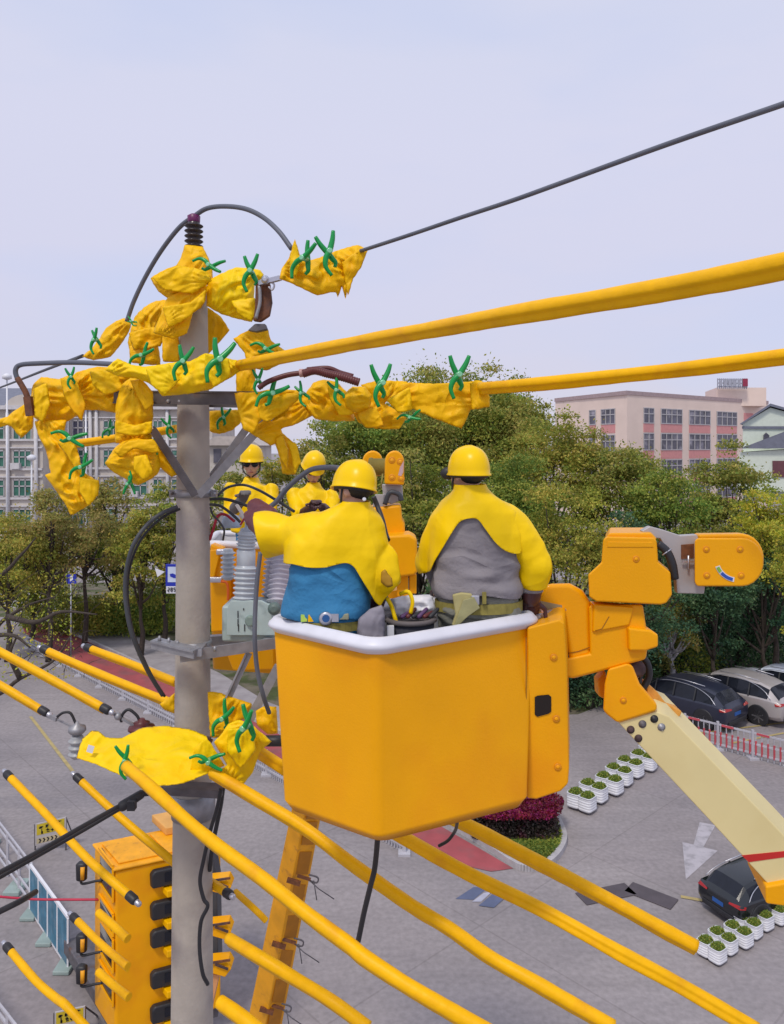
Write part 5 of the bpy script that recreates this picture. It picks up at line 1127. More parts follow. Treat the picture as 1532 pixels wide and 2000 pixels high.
def hemfield(pts, Y_):
    us = [p[0] for p in pts]; vv = [p[1] for p in pts]
    xs = [(u-CX)*Y_/F for u in us]; zs = [H-(v-HZ)*Y_/F for v in vv]
    return lambda q: q.z-float(np.interp(q.x, xs, zs))
# smooth hem by spline
def sm_hem(pts, k_=6): s_ = spline([Vector((p[0], p[1], 0)) for p in pts], k_); return [(q.x, q.y) for q in s_]
zfl = zb_+.09
# --- worker in grey shirt (right)
Y4 = 4.12
hd4 = P(916, 925, Y4)
hs, T4, rot4 = head(hd4+Vector((-.005, .0, .0)), .098, (-.62, .78))
feetL, feetR = Vector((.28, 3.96, zfl)), Vector((.42, 3.95, zfl))
hipL, hipR = P(910, 1225, Y4-.03), P(958, 1225, Y4-.03)
shL, shR = P(873, 1022, Y4), P(994, 1024, Y4); elL, elR = P(845, 1098, Y4+.10), P(1046, 1104, Y4-.02); wrL, wrR = P(862, 1150, Y4+.34), P(1037, 1168, Y4+.02)
bodyS = hs+[cp(P(918, 955, Y4), P(925, 990, Y4), .058, .062), lf([ring(970,925,30,.06,Y4), ring(990,930,46,.08,Y4), ring(1040,934,64,.10,Y4), ring(1120,932,62,.10,Y4), ring(1170,933,62,.10,Y4), ring(1225,935,66,.11,Y4), ring(1240,935,60,.1,Y4)]),
    cp(shL, elL, .05, .038), cp(elL, wrL, .038, .026), cp(shR, elR, .05, .038), cp(elR, wrR, .038, .026),
    cp(hipL, hipL.lerp(feetL, .5), .085, .055), cp(hipL.lerp(feetL, .5), feetL+Vector((0, 0, .08)), .055, .038), cp(hipR, hipR.lerp(feetR, .5), .085, .055), cp(hipR.lerp(feetR, .5), feetR+Vector((0, 0, .08)), .055, .038)]
bodyS += hand(wrL, (.3, .8, -.35), (0, 0, 1), -1)+hand(wrR, (.0, .35, -.9), (0, .8, .3), 1, curl=.5)
w4 = person('worker in grey shirt and yellow shoulder cape, hand on the bucket rim, seen from behind', (P(933, 0, Y4).x, Y4, zfl), bodyS)
b = MB(); b.ball(T4(0, -.22, .18), .098, 20, (.80, .90, .80), rot4); b.build('hair', M_hair, w4)
garment('trousers', [lf([ring(1158,935,76,.125,Y4), ring(1190,935,80,.13,Y4), ring(1225,935,76,.115,Y4+.02), ring(1250,935,66,.10,Y4+.02)], 2.6), cp(hipL, feetL+Vector((0, 0, .1)), .098, .066), cp(hipR, feetR+Vector((0, 0, .1)), .098, .066)], M_greytr, w4, amp=.009, sc=8, seed=3, stretch=(1, 1, 2.2))
for f_ in (feetL, feetR):
    b = MB(); b.capsule(f_+Vector((0, -.04, .045)), f_+Vector((0, .09, .035)), .045, .04); b.build('boot', M_black, w4)
sh4 = [lf([ring(960,924,30,.06,Y4), ring(985,930,50,.09,Y4), ring(1020,934,76,.12,Y4), ring(1080,932,79,.135,Y4), ring(1125,930,82,.14,Y4), ring(1148,931,87,.15,Y4), ring(1164,933,84,.145,Y4), ring(1172,933,74,.13,Y4)], 2.5), cp(shL+Vector((0,0,-.02)), elL, .058, .055), cp(shR+Vector((0,0,-.02)), elR, .058, .055), cp(elL, wrL, .055, .045), cp(elR, wrR, .06, .045)]
garment('shirt', sh4, M_grey, w4, amp=.009, sc=5, seed=5, stretch=(.8, 1, 2.0), field=lambda q: q.z-(H-(1158-HZ)*Y4/F)-.012*math.sin(q.x*17))
garment('glove', [cp(elL, wrL, .055, .045)]+hand(wrL, (.3, .8, -.35), (0, 0, 1), -1, 1.25), M_glove, w4, .008, .002, 20, th=0)
garment('glove', [cp(elR.lerp(wrR, .25), wrR, .062, .052)]+hand(wrR, (.0, .35, -.9), (0, .8, .3), 1, 1.3, .5), M_glove, w4, .008, .002, 20, th=0)
cape4 = [lf([ring(942,917,25,.070,Y4), ring(958,919,28,.078,Y4), ring(970,923,40,.095,Y4), ring(984,928,62,.115,Y4), ring(1000,932,77,.13,Y4), ring(1040,933,89,.145,Y4), ring(1100,933,92,.15,Y4), ring(1150,933,92,.15,Y4)], 2.4),
    cp(P(873,1022,Y4), elL, .082, .078), cp(elL, elL.lerp(wrL, .45), .082, .07)]
sleeve4 = [cp(P(990,1012,Y4), P(1012,1040,Y4), .080, .086), cp(P(1012,1040,Y4), elR, .086, .080), cp(elR, P(1042,1128,Y4), .080, .072)]
hem4 = sm_hem([(790,1140),(826,1122),(838,1116),(848,1092),(862,1066),(880,1034),(895,1014),(912,1008),(928,1010),(942,1028),(958,1050),(975,1066),(992,1074),(1005,1076)])+[(1011,1075),(1016,1040),(1030,1010),(1085,1000)]
hf4 = hemfield(hem4, Y4); zc4 = H-(946-HZ)*Y4/F
garment('shoulder_cape', cape4, M_shawl, w4, voxel=.0105, smooth=3, amp=.011, sc=4.2, off=.008, seed=11, stretch=(1, 1, .7), field=lambda q: min(hf4(q), zc4-q.z), th=.005)
hb4 = sm_hem([(960,1000),(1012,1137),(1022,1146),(1045,1149),(1085,1142)]); hg4 = hemfield(hb4, Y4)
garment('cape_sleeve', sleeve4, M_shawl, w4, voxel=.0105, smooth=3, amp=.010, sc=5, off=.004, seed=12, field=lambda q: hg4(q), th=.005)
helmet(w4, hd4+Vector((0, 0, .005)), .124, (-.4, .9), .0)
b = MB(); b.tube(spline([T4(.84, .1, .25), T4(.80, .35, -.5), T4(.45, .62, -1.0)], 6), .006, 6); b.tube(spline([T4(-.84, .1, .25), T4(-.80, .35, -.5), T4(-.45, .62, -1.0)], 6), .006, 6); b.build('chin_strap', M_black, w4)
b = MB(); b.ball(T4(-.55, .95, .0), .05, 10, (.9, .5, .7)); b.ball(T4(.45, 1.0, 0), .04, 10, (.9, .5, .7)); b.build('goggles', M_black, w4)
blt = MB(); bl_ = [P(935, 1180, Y4)+Vector((.228*math.cos(t), .145*math.sin(t), 0)) for t in np.linspace(0, 2*math.pi, 40)]
for a_, c_ in zip(bl_, bl_[1:]): blt.bar(a_, c_, .012, .052)
blt.build('belt', M_strap, w4)
b = MB(); b.prism(px([(884,1162),(902,1158),(922,1160),(934,1186),(924,1196),(892,1226),(883,1222),(890,1200)], Y4-.175), (0, .025, 0)); b.build('tool_pouch', mat('khaki_cloth', (.42, .37, .16), .85, var=.15, vscale=12, bump=.004), w4, bevel=.008, fixn=True)
b = MB(); b.prism(px([(905,1172),(926,1166),(938,1188),(915,1204),(890,1228),(888,1222)], Y4-.186), (0, .012, 0)); b.build('pouch_flap', mat('olive_cloth', (.33, .31, .15), .85, var=.15, vscale=12, bump=.004), w4, bevel=.004, fixn=True)
b = MB(); b.box(P(927, 1172, Y4-.165), (.05, .02, .05)); b.build('buckle', M_ltsteel, w4, bevel=.005)
b = MB(); b.box(P(946, 1168, Y4-.16), (.02, .02, .06)); b.build('belt_loop', M_strap, w4)

# --- worker in blue shirt (left)
Y3 = 3.98
hd3 = P(695, 955, Y3)
hs, T3, rot3 = head(hd3, .098, (-.75, .65), -.15)
feetL, feetR = Vector((-.28, 3.86, zfl)), Vector((-.13, 3.87, zfl)); hipL, hipR = P(636, 1252, Y3), P(678, 1252, Y3)
shL, shR = P(606, 1040, Y3+.02), P(720, 1056, Y3); elL, wrL = P(535, 1048, Y3+.16), P(497, 1012, Y3+.36); elR, wrR = P(752, 1122, Y3+.05), P(735, 1178, Y3+.22)
bodyS = hs+[cp(P(693,985,Y3), P(680,1010,Y3), .055, .06), lf([ring(995,685,40,.07,Y3), ring(1020,670,66,.09,Y3), ring(1080,655,72,.11,Y3), ring(1150,645,64,.10,Y3), ring(1210,645,62,.10,Y3), ring(1262,647,62,.11,Y3), ring(1275,647,55,.1,Y3)]),
    cp(shL, elL, .05, .038), cp(elL, wrL, .038, .026), cp(shR, elR, .05, .038), cp(elR, wrR, .038, .026),
    cp(hipL, hipL.lerp(feetL, .5), .085, .055), cp(hipL.lerp(feetL, .5), feetL+Vector((0, 0, .08)), .055, .038), cp(hipR, hipR.lerp(feetR, .5), .085, .055), cp(hipR.lerp(feetR, .5), feetR+Vector((0, 0, .08)), .055, .038)]
bodyS += hand(wrL, (-.2, .85, .1), (0, 0, 1), 1)+hand(wrR, (-.3, .85, .0), (0, 0, 1), -1)
w3 = person('worker in blue shirt and yellow shoulder cape reaching left towards the switchgear', (P(650, 0, Y3).x, Y3, zfl), bodyS)
b = MB(); b.ball(T3(0, -.22, .18), .098, 20, (.80, .90, .80), rot3); b.build('hair', M_hair, w3)
garment('trousers', [lf([ring(1196,643,72,.125,Y3), ring(1225,647,74,.12,Y3), ring(1255,656,64,.10,Y3+.02), ring(1280,660,54,.09,Y3+.02)], 2.6), cp(hipL, feetL+Vector((0, 0, .1)), .09, .066), cp(hipR, feetR+Vector((0, 0, .1)), .09, .066)], M_blue, w3, amp=.008, sc=8, seed=13, stretch=(1, 1, 2.0))
for f_ in (feetL, feetR):
    b = MB(); b.capsule(f_+Vector((0, -.04, .045)), f_+Vector((0, .09, .035)), .045, .04); b.build('boot', M_black, w3)
sh3 = [lf([ring(995,690,24,.05,Y3), ring(1018,680,50,.09,Y3), ring(1050,660,70,.12,Y3), ring(1095,645,70,.13,Y3), ring(1140,641,75,.135,Y3), ring(1172,638,82,.145,Y3), ring(1190,637,85,.15,Y3), ring(1202,638,79,.14,Y3), ring(1206,637,70,.13,Y3)], 2.5), cp(shL, elL, .07, .058), cp(shR, elR, .055, .048), cp(elL, elL.lerp(wrL, .4), .055, .035), cp(elR, wrR, .045, .035)]
garment('shirt', sh3, M_blue, w3, amp=.010, sc=4.6, seed=15, stretch=(.7, 1, 2.0), field=lambda q: q.z-(H-(1201-HZ)*Y3/F)-.01*math.sin(q.x*20))
garment('glove', [cp(elL, wrL, .07, .058), cp(P(525,1010,Y3+.3), P(500,990,Y3+.4), .06, .05)]+hand(wrL, (-.2, .85, .1), (0, 0, 1), 1, 1.3), mat('maroon_glove', (.14, .035, .045), .45, var=.2, bump=.003), w3, .008, .003, 20, th=0)
garment('glove', [cp(elR.lerp(wrR, .5), wrR, .05, .045)]+hand(wrR, (-.3, .85, .0), (0, 0, 1), -1, 1.25), M_glove, w3, .008, .002, 20, th=0)
cape3 = [lf([ring(970,700,23,.066,Y3), ring(985,695,27,.078,Y3), ring(998,689,42,.095,Y3), ring(1010,680,62,.115,Y3), ring(1026,670,80,.13,Y3), ring(1060,658,96,.15,Y3), ring(1110,652,94,.158,Y3), ring(1180,652,92,.16,Y3)], 2.4),
    cp(P(614,1043,Y3), P(570,1046,Y3+.06), .104, .082), cp(P(556,1046,Y3+.08), P(520,1044,Y3+.14), .086, .106), cp(P(708,1054,Y3), P(734,1094,Y3), .090, .088), cp(P(738,1096,Y3), P(748,1128,Y3-.02), .09, .082), cp(P(748,1128,Y3-.02), P(742,1166,Y3+.02), .074, .05)]
hem3 = sm_hem([(440,1100),(560,1096),(578,1094),(610,1099),(640,1099),(662,1094),(680,1091),(694,1098),(706,1118),(722,1146)])+[(733,1168),(742,1180),(752,1165),(772,1142),(790,1130)]
b = puff([(745,1118),(752,1112),(766,1130),(768,1144),(757,1148),(745,1138)], Y3-.122, .35, .006, 9, 33, 4); b.build('cuff_dark_inside', mat('cuff_dark_inside', (.42, .22, .01), .7), w3)  # dark-coloured patch stands in for the dark inside of the open cuff
hf3 = hemfield(hem3, Y3); zc3 = H-(979-HZ)*Y3/F
garment('shoulder_cape', cape3, M_shawl, w3, voxel=.0105, smooth=3, amp=.012, sc=4.0, off=.006, seed=21, stretch=(1, 1, .8), field=lambda q: min(hf3(q), zc3-q.z, q.x+.25*(q.z-(H-.46))-(498-CX)*Y3/F), th=.005)
helmet(w3, hd3+Vector((-.008, 0, .008)), .124, (-.6, .75), -.05, .22)
b = MB(); b.tube(spline([T3(-.84, .1, .25), T3(-.80, .35, -.5), T3(-.45, .62, -1.0)], 6), .006, 6); b.tube(spline([T3(.84, .1, .25), T3(.80, .35, -.5), T3(.45, .62, -1.0)], 6), .006, 6); b.build('chin_strap', M_black, w3)
b = MB(); b.lathe(P(712, 975, Y3-.09), (0, -1, .1), [(.003, 0), (.010, .003), (.010, .008), (.006, .010)], 12); b.build('helmet_knob', M_white, w3)
blt = MB(); bl_ = [P(643, 1212, Y3)+Vector((.212*math.cos(t), .142*math.sin(t), .004*math.sin(t))) for t in np.linspace(0, 2*math.pi, 40)]
for a_, c_ in zip(bl_, bl_[1:]): blt.bar(a_, c_, .012, .045)
blt.build('belt', M_strap, w3)
b = MB(); b.lathe(P(637, 1208, Y3-.15), (0, -1, 0), [(.03, 0), (.036, .006), (.03, .012), (.02, .013)], 14); b.box(P(652, 1206, Y3-.15), (.05, .02, .04)); b.build('buckle', M_ltsteel, w3)
b = MB(); b.lathe(P(637, 1208, Y3-.163), (0, -1, 0), [(.019, 0), (.019, .003)], 12); b.build('buckle_badge', mat('badge_blue', (.02, .1, .3), .4), w3)
b = MB(); b.box(P(672, 1204, Y3-.145), (.05, .02, .032)); b.build('pouch', mat('khaki_pouch', (.3, .3, .2), .8), w3, bevel=.006)
for u, m in ((594, mat('hi_vis_tape', (.5, .7, .1), .5)), (608, M_blanket)): b = MB(); b.box(P(u, 1207, Y3-.142), (.03, .01, .035), Matrix.Rotation(.35, 3, 'Z')); b.build('reflector', m, w3)

# --- far bucket and the two far workers
YF = 7.3
rt = thing('lift_bucket', P(520, 1310, YF), 'far orange lift bucket behind the switchgear, holding two workers facing us', 'lift bucket')
kz = YF/F; zt2 = H-(1062-HZ)*YF/F; zb2 = H-(1308-HZ)*YF/F
fq = [Vector(((u-CX)*y/F, y, 0)) for u, y in ((405, 7.3), (660, 7.0), (690, 7.9), (425, 8.15))]
b = ringmesh([lift(rcorners(inset(fq, .05), .06), zb2), lift(rcorners(fq, .08), zt2)], (True, False)); b.build('tub', M_orange, rt, fixn=True)
b = ringmesh([lift(rcorners(inset(fq, .1), .06), zb2+.06), lift(rcorners(inset(fq, .05), .08), zt2)], (True, False)); b.build('liner', M_liner, rt)
q = lift(rcorners(fq, .08), zt2); b = MB(); b.tube(q+q[:2], .035, 10, cap=False); b.build('rim', M_liner, rt)
cov('side_cover', [(411,1062),(436,1072),(446,1140),(450,1232),(412,1236)], 7.1, (0, .15, 0), bev=.02, par=rt)
cov('cover_fold', [(410,1075),(432,1072),(418,1130),(410,1132)], 7.05, (0, .04, 0), bev=.01, par=rt)
b = MB(); b.box(P(422, 1132, 7.03), (.12, .05, .05)); b.box(P(432, 1078, 7.03), (.08, .05, .05)); b.build('hinge', M_ltsteel, rt, bevel=.01)
b = MB(); b.tube(spline(px([(432,1135,7.0),(444,1140,7.0),(446,1165,7.0),(445,1172,7.0)]), 5), .012, 8); b.build('hose', mat('orange_red_hose', (.7, .12, .01), .5), rt)
cov('bottom_step', [(442,1276),(534,1262),(534,1308),(455,1310)], 6.9, (0, .25, 0), bev=.015, par=rt)
def far_worker(lab, u, vtop, vch, vsh, hw, fwd, tilt, sung, arms, gl_m, seed):
    Y_ = 7.45; hc_ = P(u, vtop+38, Y_); r_ = .100
    hs_, T_, rot_ = head(hc_, r_, fwd, tilt); k_ = Y_/F; zf = zb2+.07
    sL, sR = P(u-hw+7, vsh+12, Y_), P(u+hw-7, vsh+12, Y_); (eL, wL), (eR, wR) = arms
    hL, hR = P(u-14, 1118, Y_+.02), P(u+14, 1118, Y_+.02); fL, fR = Vector((hL.x-.03, hL.y, zf)), Vector((hR.x+.03, hR.y, zf))
    S = hs_+[cp(P(u, vtop+60, Y_+.03), P(u, vsh, Y_+.03), .055, .065), lf([ring(vsh-2,u,12,.07,Y_+.03), ring(vsh+10,u,hw*.62,.1,Y_+.03), ring(vsh+50,u,hw*.6,.11,Y_+.03), ring(vsh+120,u,26,.10,Y_+.03), ring(1122,u,27,.11,Y_+.03)]),
      cp(sL, eL, .05, .04), cp(eL, wL, .04, .028), cp(sR, eR, .05, .04), cp(eR, wR, .04, .028), cp(hL, hL.lerp(fL, .5), .085, .055), cp(hL.lerp(fL, .5), fL+Vector((0, 0, .08)), .055, .04), cp(hR, hR.lerp(fR, .5), .085, .055), cp(hR.lerp(fR, .5), fR+Vector((0, 0, .08)), .055, .04)]
    hL_ = hand(wL, (.25, -.75, .45), (0, 0, 1), 1); hR_ = hand(wR, (-.3, -.8, .3), (0, 0, 1), -1); S += hL_+hR_
    w_ = person(lab, (hc_.x, Y_, zf), S, .012)
    b = MB(); b.ball(T_(0, -.22, .2), .098, 16, (.80, .90, .80), rot_); b.build('hair', M_hair, w_)
    helmet(w_, hc_+Vector((0, 0, .046)), .131, fwd, tilt, .0 if sung else -.25)
    ch = [lf([ring(vsh-14,u,11,.075,Y_+.04), ring(vsh-2,u,15,.09,Y_+.03), ring(vsh+6,u,hw*.66,.12,Y_+.03), ring(vsh+16,u,hw*.86,.13,Y_+.03), ring(vsh+34,u,hw*.92,.14,Y_+.03), ring(vsh+70,u,hw*.88,.15,Y_+.03), ring(vsh+92,u,hw*.86,.15,Y_+.03)]), cp(sL, eL, .064, .06), cp(sR, eR, .064, .06), cp(eL, eL.lerp(wL, .3), .058, .052), cp(eR, eR.lerp(wR, .3), .058, .052)]
    zn = T_(0, 0, -.95).z
    garment('shoulder_cape', ch, M_shawl, w_, .013, .012, 6, seed, th=.005)
    garment('shirt', [lf([ring(vsh,u,14,.08,Y_+.03), ring(vsh+20,u,hw*.6,.11,Y_+.03), ring(vsh+150,u,32,.13,Y_+.03)])], M_blue, w_, .015, .005, 8, seed, th=0)
    garment('trousers', [lf([ring(vsh+140,u,30,.125,Y_+.03), ring(1125,u,32,.13,Y_+.03)]), cp(hL, fL+Vector((0, 0, .1)), .1, .07), cp(hR, fR+Vector((0, 0, .1)), .1, .07)], M_greytr, w_, .015, .005, 8, seed, th=0)
    for f_ in (fL, fR): b = MB(); b.capsule(f_+Vector((0, .06, .045)), f_+Vector((0, -.15, .035)), .048, .04, 10); b.build('boot', M_black, w_)
    garment('glove', [cp(eL.lerp(wL, .35), wL, .055, .045)]+hand(wL, (.25, -.75, .45), (0, 0, 1), 1, 1.3), gl_m, w_, .01, .002, 20, th=0)
    garment('glove', [cp(eR.lerp(wR, .35), wR, .055, .045)]+hand(wR, (-.3, -.8, .3), (0, 0, 1), -1, 1.3), gl_m, w_, .01, .002, 20, th=0)
    if sung:
        b = MB()
        for s_ in (-1, 1): b.ball(T_(s_*.36, .92, .05), .036, 12, (.95, .35, .72), rot_)
        b.tube([T_(-.2, .98, .1), T_(.2, .98, .1)], .006, 6); b.tube([T_(-.62, .8, .1), T_(-.82, .1, .05)], .005, 6); b.tube([T_(.62, .8, .1), T_(.82, .1, .05)], .005, 6); b.build('sunglasses', M_glass, w_)
    else:
        b = MB()
        for s_ in (-1, 1): b.ball(T_(s_*.34, .86, .04), .014, 8, (1.2, .6, .5), rot_)
        b.build('eyes', M_hair, w_)
    b = MB(); b.ball(T_(0, .98, -.68), .022, 10, (1.3, .4, .35), rot_); b.build('lips', mat('lips', (.33, .11, .09), .5), w_)
    b = MB()
    for s_ in (-1, 1): b.tube(spline([T_(s_*.84, .1, .25), T_(s_*.74, .4, -.6), T_(s_*.1, .66, -1.15)], 5), .007, 6)
    b.build('chin_strap', M_black, w_); return w_
far_worker('far worker in sunglasses and yellow cape, gripping a black lead', 492, 870, 0, 945, 46, (.08, -1), .0, True, ((P(450,1004,7.4), P(476,972,7.05)), (P(528,1004,7.3), P(512,1000,7.0))), M_gloveg, 31)
far_worker('far worker looking down at his hands, helmet tilted forward', 612, 882, 0, 955, 44, (.2, -1), -.42, False, ((P(584,1010,7.3), P(612,990,7.05)), (P(648,1010,7.3), P(632,992,7.05))), M_glove, 37)
# collars of the far capes' underside skin are covered; the far jib
rt = thing('lift_jib', P(770, 1170, 7.5), 'far orange jib with upright winch head rising behind the blue-shirted worker', 'jib')
arc_ = [(771+19*math.cos(t), 902-22*math.sin(t)) for t in np.linspace(0, math.pi, 12)]
cov('winch_cover', arc_+[(751,946),(790,948)], 7.35, (0, .12, 0), bev=.02, m=M_orange)
arc_ = [(728+20*math.cos(t), 902-22*math.sin(t)) for t in np.linspace(0, math.pi, 12)]
cov('winch_cover_rear', arc_+[(712,930),(745,930)], 7.7, (0, .1, 0), bev=.02)
b = MB(); b.lathe(P(722, 912, 7.6), (1, -.15, 0), [(.09, 0), (.095, .02), (.085, .04), (.085, .16), (.095, .18), (.07, .19)], 18); b.build('rope_drum', mat('olive_rope', (.22, .17, .03), .8, bump=.004, bscale=60, var=.3), rt)
b = MB(); b.tube(px([(748,925,7.35),(744,955,7.35)]), .008, 6); b.build('rope', M_strap, rt)
cov('link_plate', [(746,946),(786,948),(788,975),(765,985),(750,980)], 7.45, (0, .1, 0), m=M_greypl, bev=.01)
b = MB(); b.tube(spline(px([(752,985,7.4),(762,962,7.38),(780,966,7.38),(784,978,7.38)]), 5), .025, 8); b.build('hydraulic_hose', M_cable, rt)
cov('bracket', [(733,966),(756,966),(748,990),(728,990)], 7.42, (0, .05, 0), m=M_greypl, bev=.005)
cov('head_cover', [(715,992),(784,986),(786,1014),(791,1022),(792,1050),(720,1052)], 7.4, (0, .35, 0), bev=.03)
cov('arm_cover', [(756,1046),(800,1044),(815,1052),(817,1115),(812,1124),(770,1130),(755,1128)], 7.15, (0, .35, 0), bev=.03)
cov('arm_post', [(776,1126),(798,1124),(798,1165),(776,1165)], 7.25, (0, .25, 0), bev=.01); cov('arm_post', [(800,1124),(814,1122),(814,1160),(800,1160)], 7.25, (0, .25, 0), bev=.01)
cov('arm', [(560,1180),(798,1150),(798,1200),(560,1260)], 7.95, (0, .2, 0), bev=.01)
b = MB(); b.prism(px([(782,912),(789,900),(788,922),(784,930),(778,928)], 7.347), (0, .002, 0)); b.build('sticker', mat('sticker_pale', (.6, .4, .4), .5), rt, fixn=True)
bolts([(766, 899, 7.35), (782, 902, 7.35), (766, 933, 7.35), (784, 935, 7.35)], rt, .02, M_orange_old)
# slanting boom carrying the far bucket
rt = thing('lift_boom', P(500, 2055, 9.5), 'weathered orange boom slanting up to the far bucket behind the long covers', 'boom')
b = MB(); A_ = [P(478, 2020, 9.4), P(515, 2020, 9.2), P(548, 2020, 9.4)]; B_ = [P(574, 1560, 8.3), P(600, 1560, 8.1), P(634, 1560, 8.3)]; C_ = [P(566, 1290, 7.75), P(590, 1290, 7.6), P(622, 1290, 7.75)]
vs = []
for S_ in (A_, B_, C_): vs += S_+[(S_[0]+S_[2])*.5+Vector((0, .25, 0))]
fs = [(i*4+k_, i*4+(k_+1) % 4, (i+1)*4+(k_+1) % 4, (i+1)*4+k_) for i in range(2) for k_ in range(4)]+[(3, 2, 1, 0), (8, 9, 10, 11)]
b.add(vs, fs); b.build('boom_box', M_orange_old, rt, bevel=.01, fixn=True)
def bm_(v, t, dy=0):      # point on the beam's right face at photo height v, t = 0 (ridge) .. 1 (right edge)
    s_ = (2020-v)/460; return P((515+85*s_)*(1-t)+(548+86*s_)*t, v, (9.2-1.1*s_)*(1-t)+(9.4-1.1*s_)*t-dy)
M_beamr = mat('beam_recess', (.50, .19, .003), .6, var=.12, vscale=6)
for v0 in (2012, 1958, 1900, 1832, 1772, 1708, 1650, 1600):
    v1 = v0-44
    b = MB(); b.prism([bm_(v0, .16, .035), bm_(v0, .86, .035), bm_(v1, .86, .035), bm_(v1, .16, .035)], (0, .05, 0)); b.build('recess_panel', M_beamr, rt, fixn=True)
for i, (u, v, Y_) in enumerate(((583,1716,8.4),(554,1840,8.75),(530,1968,9.1))):
    b = MB(); b.bar(P(u-22, v+2, Y_-.02), P(u+4, v+10, Y_-.02), .03, .05); b.bar(P(u-2, v-6, Y_), P(u+24, v+2, Y_), .02, .03); b.build('cable_bracket', M_rust, rt)
    b = MB(); b.tube(px([(u+18, v, Y_), (u+40, v+20, Y_), (u+70, v+40, Y_)]), .006, 5); b.tube(px([(u+30, v+4, Y_), (u+36, v+42, Y_)]), .006, 5); b.tube(spline(px([(u+20, v-8, Y_), (u+38, v-2, Y_), (u+36, v+8, Y_), (u+22, v+4, Y_)]), 4), .009, 6); b.build('hook_line', M_dksteel, rt)
# ------------------------------------------------------------------ lift truck cab lower left
zc = 3.07; tA, tB, tC = at2(225, 1695, zc), at2(193, 1657, zc), at2(352, 1668, zc)
ax = (tC-tA).normalized(); ay = (tB-tA).normalized(); Lx = 1.62; Ly = (tB-tA).length*1.0
rt = thing('lift_truck', Vector((tA.x+.9, tA.y+.4, 0)), 'orange lift truck seen from above behind the lower part of the pole', 'truck')
def tp(x_, y_, z_): q = tA+ax*x_+ay*y_; return Vector((q.x, q.y, z_))
def tbox(nm, x0, x1, y0, y1, z0, z1, m, bev=.015, par=None):
    b = MB(); b.prism([tp(x0, y0, z0), tp(x1, y0, z0), tp(x1, y1, z0), tp(x0, y1, z0)], (0, 0, z1-z0)); return b.build(nm, m, par or rt, bevel=bev, fixn=True)
tbox('cab', 0, Lx, 0, Ly+.22, .45, zc-.06, M_orange, .05)
rf = tbox('roof', -.03, Lx+.02, -.03, Ly+.22, zc-.05, zc, M_orange_old, .02)
for x0, x1 in ((.08, .72), (.82, 1.5)): tbox('roof_panel', x0, x1, .08, Ly+.1, zc, zc+.03, M_orange_old, .01, rf)
tbox('roof_hatch', 1.0, 1.55, Ly-.1, Ly+.5, zc+.03, zc+.16, mat('pale_orange_hatch', (.7, .36, .09), .6), .02, rf)
tbox('chassis', .1, Lx, .1, Ly+2.2, .25, .5, M_dksteel, .02)
# side face towards the left: windows in four bays, as tall as the cab
def zv(x_, y_, v): q = tp(x_, y_, 0); return H-(v-HZ)*q.y/F
gl2 = mat('truck_glass', (.28, .27, .24), .12, var=.3, vscale=3)
for i, (v0, v1, m) in enumerate(((1672, 1737, gl2), (1765, 1802, gl2), (1812, 1872, gl2), (1896, 1936, M_glass))):
    y0, y1 = .04, Ly*.86
    b = MB(); z0 = zv(0, y1*.5, v1); z1 = zv(0, y1*.5, v0)
    b.prism([tp(-.012, y0, z0-.06), tp(-.012, y1, z0), tp(-.012, y1, z1), tp(-.012, y0, z1-.08)], ax*.03); o = b.build('side_window', M_glass, rt, fixn=True)
    if i < 3: b = MB(); b.prism([tp(-.018, y0+.05, (z0+z1)/2-.02), tp(-.018, y1-.03, (z0+z1)/2+.05), tp(-.018, y1-.03, z1-.04), tp(-.018, y0+.05, z1-.14)], ax*.005); b.build('pane', gl2, o, fixn=True)
    b = MB()
    zz = (z0+z1)/2
    for z_ in (z0-.03, z1): b.bar(tp(-.02, y0-.02, z_-.03), tp(-.02, y1+.02, z_), .03, .035)
    b.bar(tp(-.02, y0-.02, z0-.06), tp(-.02, y0-.02, z1-.04), .03, .04); b.build('frame', M_orange, o)
for v in (1702, 1842, 1903):
    Y_ = 12.2; b = MB(); c = P(160, v, Y_); b.loft([(c+Vector((0, 0, -.14)), .05, .04), (c+Vector((0, 0, -.12)), .08, .06), (c+Vector((0, 0, .12)), .085, .065), (c+Vector((0, 0, .15)), .05, .04)], 14, 3); mr_ = b.build('mirror', M_black, rt)
    b = MB(); b.loft([(c+Vector((.03, -.05, -.1)), .03, .02), (c+Vector((.035, -.05, .1)), .035, .02)], 10, 3); b.build('mirror_back', M_orange_old, mr_)
    b = MB(); b.tube(spline(px([(158, v+17, Y_), (162, v+24, Y_), (186, v+19, Y_), (200, v+17, Y_)]), 5), .02, 7); b.build('mirror_arm', M_black, mr_)
# front face fittings: dark lamp pods over yellow steps
for i, v in enumerate((1710, 1772, 1826, 1905, 1972)):
    x0 = .56*1.0; xx = (P(314, v, 12.0)-tA).dot(ax); z_ = zv(xx, 0, v)
    b = MB(); b.prism([tp(xx-.16, -.004, z_-.13), tp(xx+.22, -.004, z_-.13), tp(xx+.22, -.004, z_+.14), tp(xx-.12, -.004, z_+.14), tp(xx-.17, -.004, z_+.08)], -ay*.12); pod = b.build('lamp_pod', M_black, rt, bevel=.03, fixn=True)
    b = MB(); b.prism([tp(xx+.02, -.126, z_-.05), tp(xx+.16, -.126, z_-.05), tp(xx+.16, -.126, z_+.09), tp(xx+.02, -.126, z_+.09)], -ay*.01); b.build('lens', M_glass, pod, fixn=True)
    tbox('step', xx+.02, xx+.42, -.22, 0, z_-.26, z_-.15, M_hose, .015)
